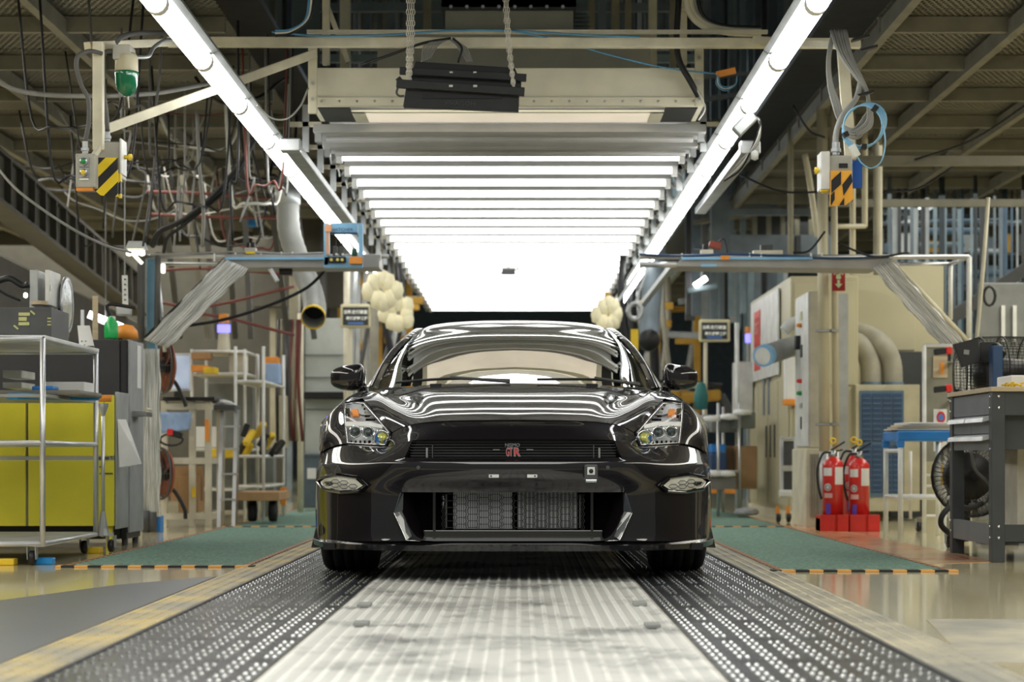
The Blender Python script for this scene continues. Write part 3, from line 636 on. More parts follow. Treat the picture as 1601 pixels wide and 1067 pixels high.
# plate brackets and sensor
for sx in (-1, 1):
    br = cb(MB().b2((sx*.085-.022, -.968, .468), (sx*.085+.022, -.955, .482)), 'plate_bracket', 'plastic_white', smooth=False)
    cb(MB().lathe([(.004, 0), (.004, -.002)], (sx*.097, -.968, .475), 'y', 8), 'bracket_hole', 'black', br)
sb = cb(MB().b2((.315, -.985, .455), (.375, -.95, .527)), 'sensor_housing', 'dark_grey', smooth=False, bevel=.008)
cb(MB().b2((.328, -.990, .480), (.362, -.984, .515)), 'sensor_face', 'plastic_white', sb, smooth=False, bevel=.004)
cb(MB().lathe([(.010, 0), (.009, -.004), (0, -.005)], (.345, -.990, .497), 'y', 14), 'sensor_eye', 'black', sb)
cb(MB().b2((.320, -.986, .448), (.371, -.955, .460)), 'sensor_foot', 'chrome', sb, smooth=False, bevel=.003)
for x in (.42, -.42): cb(MB().lathe([(.009, 0), (.009, -.004), (.006, -.004)], (x, -.947, .512), 'y', 14), 'parking_sensor', 'dark_grey')
# --- wheels
def wheel(x, y, sx, w_):
    t = cb(MB().lathe([(.25, -w_/2), (.30, -w_/2-.004), (.335, -w_/2+.004), (.352, -w_/2+.022), (.356, -w_/2+.05), (.347, -w_/2+.052), (.347, -w_/2+.06), (.356, -w_/2+.062), (.357, -.03), (.348, -.028), (.348, -.02), (.357, -.018),
                     (.357, .018), (.348, .02), (.348, .028), (.357, .03), (.356, w_/2-.062), (.347, w_/2-.06), (.347, w_/2-.052), (.356, w_/2-.05), (.352, w_/2-.022), (.335, w_/2-.004), (.30, w_/2+.004), (.25, w_/2)], (x, y, .357), 'x', 48, False), 'tyre', 'rubber')
    rm = cb(MB().lathe([(.255, sx*w_*.48), (.245, sx*w_*.40), (.24, -sx*w_*.4), (.255, -sx*w_*.48)], (x, y, .357), 'x', 40, False), 'wheel_rim', mat('rim', (.10, .10, .105), .3, .8))
    for k in range(10):
        a = 2*math.pi*k/10; c_ = Vector((x+sx*w_*.36, y, .357))
        cb(MB().bar(c_+Vector((0, .04*math.cos(a), .04*math.sin(a))), c_+Vector((sx*.01, .245*math.cos(a+.06), .245*math.sin(a+.06))), .022, .02), 'spoke', 'rim', rm, smooth=False)
    cb(MB().lathe([(0, sx*.012), (.04, sx*.01), (.06, -sx*.02)], (x+sx*w_*.36, y, .357), 'x', 20), 'hub', 'rim', rm)
    cb(MB().lathe([(.0, -sx*w_*.3), (.235, -sx*w_*.3)], (x, y, .357), 'x', 30), 'rim_back', 'black', rm)
    cb(MB().lathe([(.19, -.014), (.19, .014)], (x+sx*.02, y, .357), 'x', 30), 'brake_disc', 'steel', rm)
for sx in (-1, 1): wheel(sx*.797, 0, sx, .265); wheel(sx*.80, 2.78, sx, .285)
# --- interior
cb(MB().b2((-.72, .6, .25), (.72, 2.6, .30)), 'cabin_floor', 'black', smooth=False)
cb(MB().prism([(.50, .80), (.62, .925), (.95, .935), (1.02, .90), (1.05, .72), (.9, .5), (.5, .5)], -.70, .70, 'yz'), 'dashboard', mat('dash', (.022, .024, .026), .75), smooth=False, bevel=.02)
for sx in (-1, 1):
    cb(MB().b2((sx*.70-.03, .7, .3), (sx*.70+.03, 2.4, .88)), 'door_trim', 'black', smooth=False)
    se = cb(MB().box((sx*.37, 1.72, .80), (.40, .14, .62), (R(-14), 0, 0), .8), 'seat_back', mat('seat', (.055, .057, .058), .6), smooth=False, bevel=.06)
    cb(MB().box((sx*.37, 1.80, 1.14), (.22, .09, .16), (R(-12), 0, 0), .85), 'headrest', 'seat', se, smooth=False, bevel=.03)
    cb(MB().box((sx*.37, 1.45, .50), (.46, .50, .16)), 'seat_cushion', 'seat', se, smooth=False, bevel=.05)
cb(MB().tube([Vector((-.37+.18*math.cos(a/12*math.pi), 1.12-.02*math.sin(a/12*math.pi), .90+.17*math.sin(a/12*math.pi))) for a in range(24)], .013, 8, closed=True), 'steering_wheel', 'black')
cb(MB().b2((-.11, 1.33, 1.19), (.11, 1.36, 1.245)), 'rear_view_mirror', 'dark_grey', smooth=False, bevel=.012)
cb(MB().b2((-.55, 2.45, .3), (.55, 2.5, 1.0)), 'rear_bulkhead', 'dark_grey', smooth=False)
# wipers
for (p, q, r_) in (((-.02, .445, .955), (-.33, .50, .965), (-.62, .60, .95)), ((.66, .63, .945), (.42, .53, .962), (.12, .468, .960))):
    wp = cb(MB().tube(crv([p, q, r_], 6), .007, 6), 'wiper_blade', 'black')
    cb(MB().tube([Vector(p)+Vector((0, -.04, -.01)), Vector(q)+Vector((0, -.012, .008))], .008, 6), 'wiper_arm', 'dark_grey', wp)
# ================================================= OVERHEAD FRAME AND HANGING THINGS
def cable(label, pts, r, m='cable_black', name='cable', cat='cable', sub=5, group=None, n=6):
    w3 = [P(*p) for p in pts]; c = w3[len(w3)//2]
    t = MB().tube(crv(w3, sub), r, n).build(name, m, None, smooth=True)
    return tag(t, label, cat, group)
gf = thing('gantry_frame', 'cream steel gantry frame crossing over the front of the light hood', 'frame', P(800, 60, 10.9))
D = 10.9
MB().bar(P(262, 66, D), P(1345, 68, D), .05, .055).build('cross_beam', 'cream', gf, bevel=.004)
MB().bar(P(480, 50, D+.06), P(1200, 50, D+.06), .03, .02).build('cable_tray', 'cream', gf)
for x, y1 in ((489, 178), (1093, 166)):
    MB().bar(P(x, 62, 11.2), P(x, y1, 11.2), .052, .03, (0, 1, 0)).build('hanger_post', 'cream', gf, bevel=.004)
    for yy in (90, 130, 155): MB().lathe([(.011, 0), (.011, -.008)], P(x, yy, 11.17), 'y', 8).build('bolt', 'steel', gf)
MB().bar(P(152, 207, 9.9), P(492, 84, 10.85), .04, .05).build('diagonal_brace', 'cream', gf, bevel=.004)
MB().bar(P(1065, 8, 11.5), P(1098, 26, 11.5), .05, .03).build('bracket', 'cream', gf)
for x in (510, 1068): MB().bar(P(x, -30, 11.6), P(x, 102, 11.6), .045, .04, (0, 1, 0)).build('hanger_post', 'cream', gf, bevel=.004)
MB().bar(P(512, 10, 11.62), P(545, 98, 11.62), .03, .03).build('bracket', 'cream', gf)
# left hanging post with control boxes and beacon
lpst = thing('control_post', 'cream square post hanging beside the green beacon', 'post', P(154, 72, 9.5))
MB().bar(P(154, 66, 9.5), P(154, 236, 9.5), .05, .05, (0, 1, 0)).build('post', 'cream', lpst, bevel=.004)
MB().bar(P(136, 72, 9.5), P(275, 66, 10.2), .04, .04).build('arm', 'cream', lpst, bevel=.004)
def jbox(t, x0, y0, x1, y1, D, dep, m='beige'):
    a = P(x0, y1, D); b_ = P(x1, y0, D); return box((a.x, D, a.z), (b_.x, D+dep, b_.z)).build('enclosure', m, t, bevel=.006)
t = thing('control_box', 'small hanging box with green and yellow push buttons, left of the striped plate', 'control box', P(134, 295, 9.35))
e = jbox(t, 118, 240, 149, 293, 9.35, .07, 'grey_box' if mat('grey_box', (.42, .41, .36), .4) else '')
for yy, m_ in ((253, 'green'), (270, 'yellow_lens')):
    c = P(131, yy, 9.34); box((c.x-.024, 9.343, c.z-.024), (c.x+.024, 9.349, c.z+.024)).build('label_plate', 'steel', t)
    MB().lathe([(.019, .0), (.019, -.01), (.014, -.012)], (c.x, 9.343, c.z), 'y', 16).build('button_ring', 'steel', t, smooth=True)
    MB().lathe([(.013, -.01), (.012, -.024), (0, -.026)], (c.x, 9.343, c.z), 'y', 16).build('push_button', m_, t, smooth=True)
c = P(131, 280, 9.34); box((c.x-.022, 9.343, c.z-.004), (c.x+.022, 9.349, c.z+.004)).build('label_plate', 'paper', t)
for x, y in ((121, 243), (146, 243), (121, 290), (146, 290)): MB().lathe([(.004, 0), (.003, -.003)], P(x, y, 9.35), 'y', 6).build('screw', 'steel', t)
MB().bar(P(134, 262, 9.42), P(156, 230, 9.49), .03, .02).build('bracket', 'cream', t)
box(P(119, 298, 9.36), P(148, 293, 9.40)).build('orange_tape', 'orange', t)
t = thing('junction_box', 'larger hanging grey box with yellow side knob above the striped plate', 'box', P(172, 282, 9.55))
jbox(t, 150, 222, 190, 280, 9.55, .12, 'grey_box'); box(P(190, 272, 9.53), P(195, 223, 9.66)).build('lid', 'plastic_white', t, bevel=.004)
MB().lathe([(.012, 0), (.008, .016), (.017, .02), (.017, .036), (0, .04)], P(195, 246, 9.6), 'x', 14).build('mushroom_knob', 'yellow_lens', t, smooth=True)
hz = stripes('hazard_yellow', (.85, .62, .02), (.02, .02, .02), (.707, 0, -.707), .085); hz2 = stripes('hazard_orange', (.88, .42, .04), (.015, .015, .015), (.707, 0, -.707), .1)
o = MB().prism([(p.x, p.z) for p in (P(150, 247, 9.5), P(185, 247, 9.5), P(185, 308, 9.5), P(158, 306, 9.5), P(146, 296, 9.5))], 9.49, 9.50).build('warning_plate', hz, None)
tag(o, 'yellow and black striped plate hanging at upper left', 'sign')
tag(box(P(185, 309, 9.52), P(191, 273, 9.56)).build('warning_plate', hz, None), 'narrow folded yellow striped edge plate beside the larger striped plate at upper left', 'sign')
def conduit(label, pts, r, m='cable_grey'):
    return cable(label, pts, r, m, 'conduit', 'conduit', 6, n=10)
conduit('grey flexible conduit looping left of the cream post into the small button box', [(160, 84, 9.45), (140, 80, 9.42), (122, 88, 9.4), (120, 108, 9.4), (128, 135, 9.4), (138, 155, 9.4), (139, 190, 9.4), (133, 222, 9.4)], .011, mat('conduit_dark', (.10, .10, .095), .6))
conduit('dark flexible conduit dropping right of the cream post into the larger box', [(200, 86, 9.6), (176, 80, 9.58), (162, 88, 9.58), (162, 140, 9.58), (166, 175, 9.58), (168, 205, 9.58)], .012, 'conduit_dark')
for lab, x, y, D in (('metal conduit gland above the small button box', 133, 231, 9.4), ('metal conduit gland above the larger box', 168, 212, 9.6)):
    q = tag(MB().lathe([(.014, .03), (.014, 0), (.02, -.002), (.02, -.016), (.015, -.018), (.015, -.03)], P(x, y, D), 'z', 12).build('conduit_gland', 'galv', None, smooth=False), lab, 'fitting')
t = thing('beacon_light', 'green domed beacon lamp hanging upside down at upper left', 'beacon', P(198, 80, 9.6))
c = P(198, 80, 9.6)
box(P(176, 92, 9.55), P(212, 78, 9.68)).build('bracket', 'grey_box', t, bevel=.004)
MB().lathe([(.045, -.01), (.056, -.03), (.058, -.10), (.055, -.105)], c, 'z', 24).build('body', 'beige', t, smooth=True)
MB().lathe([(.058, -.105), (.060, -.112), (.056, -.13), (.054, -.17), (.042, -.205), (.018, -.225), (0, -.228)], c, 'z', 24).build('dome', mat('green_lens', (.01, .16, .07), .12, coat=.6, var=.2), t, smooth=True)
MB().tube([c+Vector((.005, 0, -.22)), c+Vector((.012, 0, -.285))], [.006, .003], 6).build('drain_tip', 'grey_box', t)
conduit('thick grey hose arching from the beacon to the left lamp row', [(178, 70, 9.7), (190, 58, 9.7), (215, 52, 9.9), (250, 52, 10.1), (275, 50, 10.3)], .014, 'conduit_dark')
conduit('pale grey conduit bending beside the green beacon', [(212, 90, 9.6), (232, 88, 9.7), (240, 75, 9.8), (256, 64, 9.9), (275, 62, 10.1)], .010, 'galv')
# right hanging post, box, coils
t = thing('hanging_post', 'cream angle post behind the grey cable bundle at upper right', 'post', P(1325, 100, 10.2))
MB().bar(P(1316, 60, 10.3), P(1330, 250, 10.2), .06, .03, (0, 1, 0)).build('post', 'cream', t, bevel=.003)
MB().bar(P(1180, 62, 10.86), P(1322, 72, 10.3), .04, .04).build('arm', 'cream', t, bevel=.003)
t = thing('junction_box', 'hanging beige box with yellow knob above the orange striped plate', 'box', P(1312, 262, 9.8))
jbox(t, 1290, 243, 1332, 300, 9.8, .12, 'grey_box'); box(P(1284, 296, 9.78), P(1291, 243, 9.92)).build('lid', 'plastic_white', t, bevel=.005)
MB().lathe([(.012, 0), (.008, -.016), (.018, -.02), (.018, -.036), (0, -.04)], P(1285, 267, 9.85), 'x', 14).build('mushroom_knob', 'yellow_lens', t, smooth=True)
box(P(1284, 300, 9.79), P(1293, 291, 9.84)).build('yellow_block', 'yellow', t, bevel=.005)
box(P(1312, 262, 9.79), P(1325, 256, 9.80)).build('black_label', 'black', t)
o = MB().prism([(p.x, p.z) for p in (P(1299, 267, 9.76), P(1331, 267, 9.76), P(1334, 312, 9.76), P(1322, 321, 9.76), P(1297, 323, 9.76))], 9.755, 9.765).build('warning_plate', 'hazard_orange_base' if mat('hazard_orange_base', (.88, .42, .04), .5) else '', None); tag(o, 'orange and black striped plate hanging at upper right', 'sign')
for poly in (((1300, 282), (1315, 268), (1315, 288), (1300, 302)), ((1299, 305), (1305, 299), (1305, 312), (1299, 322)), ((1317, 289), (1331, 271), (1333, 284), (1319, 306)), ((1312, 321), (1320, 309), (1320, 321)), ((1330, 318), (1334, 312), (1334, 314))):
    sq = MB().prism([(p.x, p.z) for p in (P(x, y, 9.75) for x, y in poly)], 9.750, 9.754).build('black_stripe', 'black', o, local=True)
tag(box(P(1333, 294, 9.88), P(1347, 252, 9.9)).build('blue_tag', mat('tag_blue', (.01, .09, .42), .5), None), 'blue hanging card behind the orange striped plate', 'tag')
conduit('grey corrugated conduit bending down into the right hanging box', [(1345, 130, 10), (1338, 155, 9.95), (1318, 180, 9.9), (1308, 205, 9.88), (1306, 232, 9.87)], .015, 'cable_grey')
tag(MB().lathe([(.02, .03), (.02, 0), (.026, -.002), (.026, -.02), (.018, -.022), (.018, -.035)], P(1307, 232, 9.87), 'z', 12).build('conduit_gland', 'galv', None), 'metal conduit gland on top of the right hanging box', 'fitting')
cb_ = thing('cable_coil', 'coiled light blue cable hanging beside the right striped box', 'cable', P(1350, 165, 9.8))
for k in range(6):
    cx = 1349+k*.5; rx, ry = 30+k*.9, 32+k*.8
    MB().tube([P(cx+rx*math.cos(a*math.pi/12+.05*k), 197+ry*math.sin(a*math.pi/12), 9.78+.006*k) for a in range(24)], .0042, 5, closed=True).build('loop', 'sky_blue', cb_, smooth=True)
for a in (-55, 90, 155): MB().box(P(1350+31*math.cos(R(a)), 197+33*math.sin(R(a)), 9.79), (.026, .05, .026), (0, R(a), 0)).build('cable_tie', 'black', cb_)
MB().tube(crv([P(1381, 195, 9.77), P(1384, 225, 9.77), P(1378, 252, 9.77), P(1362, 263, 9.77), P(1348, 256, 9.77), P(1340, 245, 9.77)], 5), .004, 5).build('tail', 'sky_blue', cb_, smooth=True)
MB().box(P(1336, 236, 9.77), (.035, .03, .065), (0, R(-28), 0)).build('connector', 'plastic_white', cb_, bevel=.004)
bd = thing('cable_bundle', 'thick bundle of looped grey cables hanging over the right post', 'cable', P(1320, 50, 10))
for k in range(22):
    u = k/21; rr = random.random()
    if k < 13: pts = [P(1298+u*44, 46+4*rr, 10.1), P(1312+u*34, 85, 10.02+.03*rr), P(1335+u*20, 118, 9.98+.03*rr), P(1352+u*8, 142, 9.98+.03*rr), P(1356+8*rr, 165, 9.98), P(1354+14*rr, 190+10*rr, 9.98), P(1335+8*rr, 205+12*rr, 9.98)]
    else: pts = [P(1300+6*rr, 50, 10.12), P(1293+5*rr, 90, 10.1), P(1294+7*rr, 130, 10.1), P(1302+12*rr, 165, 10.08), P(1312+10*rr, 190+18*rr, 10.05), P(1335+10*rr, 200+15*rr, 10.02), P(1355+9*rr, 175, 10)]
    MB().tube(crv(pts, 5), .0055, 5).build('strand', 'cable_grey', bd, smooth=True)
for p in ((1352, 147), (1345, 60), (1358, 76)): MB().box(P(p[0], p[1], 9.97), (.09, .05, .012), (0, R(-15), 0)).build('cable_tie', 'black', bd)
# centre: chain-hung folded black screens
def chain(label, pts, strands):
    t = thing('chain', label, 'chain', P(*pts[0][:3]))
    for k in range(strands):
        pp = crv([P(p[0]+(k-strands/2)*p[3], p[1], p[2]+.01*(k % 2)) for p in pts], 12)
        L = 0; mb = MB(); i = 0; d = (pp[-1]-pp[0]).length; n = int(d/.026)
        for j in range(n):
            q = pp[0].lerp(pp[-1], (j+.5)/n) if len(pts) == 2 else cr1(pp, (j+.5)/n*(len(pp)-1))
            ang = (j % 2)*math.pi/2
            vs = []
            for a in range(8):
                t_ = a*math.pi/4; x = .0065*math.cos(t_); z = .0165*math.sin(t_)
                vs.append(q+Vector((x*math.cos(ang), x*math.sin(ang), z)))
            mb.tube(vs, .0023, 4, closed=True)
        mb.build('strand', 'chrome_dull' if mat('chrome_dull', (.88, .85, .76), .28, .3) else '', t)['kind'] = 'stuff'
chain('left bundle of bright steel chain holding the folded black screens', [(644, -40, 10.7, 3.2), (643, 60, 10.7, 3.), (640, 128, 10.65, 1.6)], 4)
chain('right bundle of bright steel chain holding the folded black screens', [(790, -40, 10.7, 3), (796, 60, 10.7, 2.6), (804, 138, 10.65, 1.4)], 3)
def hscreen(lab, pa, pb, pc, pd, D, th):
    t = thing('folded_screen', lab, 'screen', P(pa[0], pa[1], D))
    q = [P(x, y, D) for x, y in (pa, pb, pc, pd)]
    MB().prism([(p.x, p.z) for p in q], D, D+th).build('panel', 'screen_black' if mat('screen_black', (.022, .023, .025), .45, var=.2) else '', t, bevel=.004)
    return t
t = hscreen('lowest folded black screen with faint grey lettering, nearest the hood face', (636, 128), (812, 142), (811, 174), (630, 167), 10.66, .05)
MB().bar(P(620, 131, 10.62), P(820, 144, 10.62), .04, .045).build('top_rail', 'screen_black', t, bevel=.003)
MB().bar(P(622, 122, 10.64), P(629, 131, 10.64), .02, .03).build('rail_end', 'screen_black', t)
MB().tube(crv([P(622, 137, 10.62), P(620, 145, 10.62), P(624, 150, 10.62), P(632, 150, 10.62)], 4), .006, 6).build('hook', 'dark_grey', t)
box(P(660, 154, 10.65), P(784, 144, 10.66)).build('recess', 'black', t)
for x in (702, 740): box(P(x, 136, 10.595), P(x+6, 133, 10.60)).build('clip', 'plastic_white', t)
text('VIVAGOH', .036, P(719, 162, 10.648), mat('faint_print', (.07, .072, .075), .5), t, rot=(90, 2, 0), ext=.0005, sx=1.1)
t = hscreen('middle folded black screen hanging behind the lowest one', (640, 112), (815, 120), (815, 140), (640, 132), 10.74, .04)
MB().bar(P(625, 111, 10.70), P(823, 122, 10.70), .035, .04).build('top_rail', 'screen_black', t, bevel=.003)
for x in (703, 740): box(P(x, 114, 10.675), P(x+5, 112, 10.68)).build('clip', 'plastic_white', t)
hscreen('rearmost folded black screen, lumpy top edge under the cable loops', (650, 96), (805, 106), (810, 118), (645, 110), 10.80, .05)
for k in range(6): cable('grey cable loops feeding the folded black screens', [(700-k*2, 62, 10.8), (684-k*4, 72, 10.78), (672-k*2.5, 92+k, 10.78)], .004, 'cable_grey', group='grey cable loops above the black screens')
for k in range(5): cable('grey cable loops feeding the folded black screens', [(703, 62, 10.8), (716+k*3, 74, 10.78), (730+k*2, 97, 10.78)], .004, 'cable_grey', group='grey cable loops above the black screens')
cable('thick black cable sagging from the screens to the left', [(705, 60, 10.8), (660, 68, 10.8), (610, 86, 10.9), (565, 101, 11.0)], .008)
cable('black cable twisting down to the folded screens', [(708, 60, 10.78), (722, 75, 10.76), (716, 98, 10.76)], .007)
cable('light blue cable run along the gantry beam', [(425, 50, 10.82), (500, 56, 10.82), (600, 55, 10.82), (700, 48, 10.82), (800, 48, 10.82), (900, 54, 10.82), (1000, 58, 10.82)], .006, 'cable_blue')
cable('pale blue cable sagging from mid beam to the right hood corner', [(800, 48, 10.8), (870, 62, 10.9), (950, 85, 11.0), (1040, 106, 11.1), (1125, 116, 11.1)], .005, 'cable_blue')
for k in range(3): cable('blue and black cables draped along the beam at upper left', [(430, 48+k*4, 10.6), (455, 46+k*3, 10.6), (478+k*3, 30, 10.6), (484+k*4, -10, 10.6)], .007, ('cable_blue', 'cable_white', 'cable_black')[k], group='cables rising at the upper left of the gantry')
cable('thick black hose hanging at the right end of the hood', [(1062, -10, 11.1), (1058, 60, 11.1), (1062, 95, 11.1), (1078, 125, 11.1), (1092, 150, 11.15)], .018)
cable('white lead curling below the black hose at the hood corner', [(1084, 130, 11.12), (1094, 148, 11.12), (1102, 170, 11.12), (1092, 188, 11.1)], .005, 'cable_white')
cable('white lead looping from the left hood corner to the lamp row', [(482, 138, 11), (470, 165, 10.7), (450, 185, 10.4), (425, 185, 10.2), (402, 165, 10.0)], .005, 'cable_white')
for k in range(4): cable('cream hoses sweeping over the right end of the gantry', [(1072+k*6, -15, 11), (1078+k*6, 18, 11), (1100+k*4, 40-k*2, 11), (1140, 50-k*3, 11), (1190, 52-k*3, 11)], (.022, .018, .010, .010)[k], ('cream', 'cream', 'cable_grey', 'cable_black')[k], 'hose', 'hose', group='hoses over the right end of the gantry')
t = thing('cable_clip_bundle', 'orange tape and pale looped wires beside the right lamp row', 'cable', P(1138, 115, 11))
MB().bar(P(1120, 117, 11), P(1150, 110, 11), .03, .035).build('tape', 'orange', t, bevel=.004)
for k in range(3): MB().tube(crv([P(1122, 117, 10.98), P(1120+k*3, 132, 10.98), P(1134, 142-k*3, 10.98), P(1150, 132, 10.98), P(1152, 118, 10.98)], 5), .004, 5).build('wire', ('cable_blue', 'cable_white', 'cable_blue')[k], t, smooth=True)
# upper centre: duct riser and structural columns behind
t = thing('duct_riser', 'beige bolted duct riser standing behind the light hood', 'duct', P(800, 90, 12.8))
box(P(696, 90, 12.6), P(890, -60, 13.6)).build('duct_body', 'cream_riser' if mat('cream_riser', (.52, .50, .39), .55, var=.05) else '', t)
box(P(690, 15, 12.57), P(894, 11, 13.63)).build('flange', 'dark_grey', t); box(P(690, 11, 12.57), P(894, 7, 13.63)).build('flange', 'cream_riser', t)
for k in range(8): MB().lathe([(.012, 0), (.012, -.012)], P(705+k*25, 11, 12.57), 'y', 8).build('bolt', 'steel', t)
box(P(590, 106, 12.3), P(1006, 86, 13.0)).build('plinth', 'cream_riser', t, bevel=.004)
for k in range(12): box(P(894, 20+k*6.5, 13.2), P(922, 23+k*6.5, 13.25)).build('louvre', 'blue_grey', t)
for i, (x, w_, D, m_) in enumerate(((540, 16, 15, 'cream'), (575, 10, 18, 'blue_grey'), (612, 14, 17, 'blue_grey'), (640, 10, 19, 'galv'), (668, 12, 16, 'cream_dark'), (925, 9, 16, 'cream_dark'), (942, 12, 15, 'blue_grey'), (962, 12, 15.5, 'cream_dark'), (982, 10, 16, 'cream_dark'), (1000, 6, 17, 'galv'), (1020, 13, 14, 'cream'), (1052, 10, 16, 'cream_dark'))):
    tag(MB().bar(P(x, -60, D), P(x, 150, D), w_*D/F, .08, (0, 1, 0)).build('column', m_, None), 'upright columns and pipes seen above the light hood', 'column', 'uprights seen above the light hood')
for i, (y, D, m_) in enumerate(((12, 16.2, 'blue_grey'), (72, 16.4, 'galv'), (92, 17, 'window_pipe' if mat('window_pipe', (.26, .34, .38), .4) else ''))):
    tag(MB().bar(P(500, y, D), P(1090, y, D), .06, .07).build('pipe_run', m_, None), ('dark', 'silver', 'pale blue')[i]+' horizontal pipe run high behind the light hood', 'pipe')
# slim unlit rails beside the lamps
for lab, a, b_ in (('unlit metal lamp rail slanting down just inside the left lamp row', (455, 228, 11.5), (556, 362, 16)), ('grey conduit rail slanting beside the right lamp row', (1172, 232, 11.5), (1095, 330, 16))):
    t = thing('conduit_rail', lab, 'rail', P(*a)); MB().bar(P(*a), P(*b_), .09, .05).build('rail', 'galv', t, bevel=.006)
    MB().tube([P(a[0]+4, a[1]-4, a[2]), P(b_[0]+4, b_[1]-4, b_[2])], .012, 6).build('pipe', 'steel', t)
    MB().box(P(a[0], a[1], a[2]), (.12, .1, .08)).build('end_box', 'steel', t, bevel=.008)
for k in range(9):
    D = 12.2+k*.9
    for sx, xx in ((-1, -1.36), (1, 1.17)):
        t = thing('hanger_bracket', 'small galvanised brackets holding the lamp rows beside the light tunnel', 'bracket', (xx, D, 2.62), 'lamp row brackets')
        MB().b2((xx-.10, D, 2.66), (xx+.10, D+.03, 2.69)).build('arm', 'cream', t); MB().b2((xx-.02, D, 2.50), (xx+.02, D+.03, 2.80)).build('strap', 'galv', t)
t = thing('photo_sensor', 'silver cylinder with leads clamped beside the right lamp row', 'sensor', P(1165, 195, 10.6))
MB().bar(P(1150, 208, 10.6), P(1178, 180, 10.6), .07, .07).build('body', 'galv', t, bevel=.01)
for k in range(3): MB().tube(crv([P(1176, 180, 10.6), P(1188, 186+k*4, 10.6), P(1184, 210+k*8, 10.6), P(1160, 262-k*6, 10.7), P(1132, 283, 10.8)], 5), .006, 5).build('lead', ('cable_black', 'cable_white', 'cable_grey')[k], t, smooth=True)
MB().lathe([(.0, -.03), (.02, -.02), (.02, .02), (0, .03)], P(1180, 243, 10.6), 'z', 12).build('lens', 'plastic_white', t, smooth=True)
t = thing('small_camera', 'tiny dark camera hanging in the middle of the lit ceiling', 'camera', P(795, 425, 20))
MB().box(P(795, 425, 20), (.14, .1, .06)).build('body', 'dark_grey', t); MB().bar(P(795, 423, 20), (PX(795, 20), 20, 2.71), .015, .015).build('drop_rod', 'grey', t); MB().bar(P(780, 428, 20), P(812, 421, 20), .02, .02).build('arm', 'grey', t)
# random cables under both mezzanines
rnd = random.Random(5)
for k in range(36):
    x0 = rnd.uniform(-60, 440); y0 = rnd.uniform(130, 380); D = rnd.uniform(11, 19); L = rnd.uniform(90, 240); L = min(L, 450-x0) if x0 < 400 else 40; sg = rnd.uniform(8, 60)
    m_ = rnd.choice(['cable_black']*5+['cable_grey', 'cable_red', 'conduit_dark', 'cable_white'])
    dy = rnd.uniform(-60, 60)
    yd = CY-(3.29-CH)*F/D; a_ = max(yd+10, y0)
    pts = [(x0, yd, D)]+[(x0+L*u, a_+dy*.4*u+sg*2.5*u*(1-u)+rnd.uniform(-6, 6), D+rnd.uniform(-.2, .2)) for u in (.12, .3, .5, .7, .88)]+[(x0+L, yd, D)]
    cable({'cable_red': 'dull red', 'cable_grey': 'grey', 'cable_white': 'pale', 'conduit_dark': 'dark grey'}.get(m_, 'black')+' cables looped under the left mezzanine', pts, rnd.choice([.006, .008, .012]), m_, group=m_.replace('_', ' ')+' loops under the left mezzanine')
for k in range(22):
    x0 = rnd.uniform(120, 420); D = rnd.uniform(12, 18); y0 = rnd.uniform(200, 330)
    cable('dark drop cables hanging from the left mezzanine', [(x0, CY-(3.29-CH)*F/D, D), (x0, y0-20, D), (x0+rnd.uniform(-15, 15), y0, D), (x0+rnd.uniform(-25, 25), y0+rnd.uniform(60, 140), D)], .008, rnd.choice(['cable_black', 'conduit_dark', 'cable_grey']), group='drop cables from the left mezzanine')
cable('thick black cable curving from upper centre down to the blue pillar', [(402, 210, 13.5), (372, 262, 13.6), (330, 310, 13.7), (285, 345, 13.8), (250, 362, 13.9), (238, 385, 14)], .022)
cable('second black cable dropping to the blue pillar', [(385, 250, 13.6), (350, 300, 13.7), (290, 350, 13.8), (262, 372, 13.9), (256, 395, 14)], .014)
cable('grey hose hanging straight down to the left boom', [(308, 175, 13.5), (312, 260, 13.5), (318, 330, 13.6), (316, 385, 13.8)], .013, 'cable_grey')
cable('pale cable drooping across upper left', [(-10, 255, 11), (30, 300, 11), (100, 350, 11.2), (160, 382, 11.4), (205, 395, 11.6)], .008, 'cable_grey')
cable('light grey conduit curving along the far left deck edge', [(-20, 110, 10.5), (10, 135, 10.6), (60, 147, 10.8), (140, 150, 11), (240, 146, 11.4), (330, 130, 11.8)], .014, 'cable_grey')
cable('long cable sagging below the left boom toward the sign', [(290, 510, 14.5), (350, 500, 14.5), (420, 478, 14.5), (480, 450, 14.5), (515, 415, 14.5)], .012, 'cable_black')
for k, (a, b_) in enumerate((((1430, 250), (1610, 160)), ((1380, 300), (1490, 262)), ((1150, 270), (1290, 300)), ((1240, 165), (1290, 215)), ((1310, 380), (1420, 395)), ((1240, 395), (1290, 362)))):
    cable('dark cables strung under the right mezzanine', [(a[0], a[1], 14), ((a[0]+b_[0])/2, (a[1]+b_[1])/2+14, 14), (b_[0], b_[1], 14)], .008, group='dark cables under the right mezzanine')
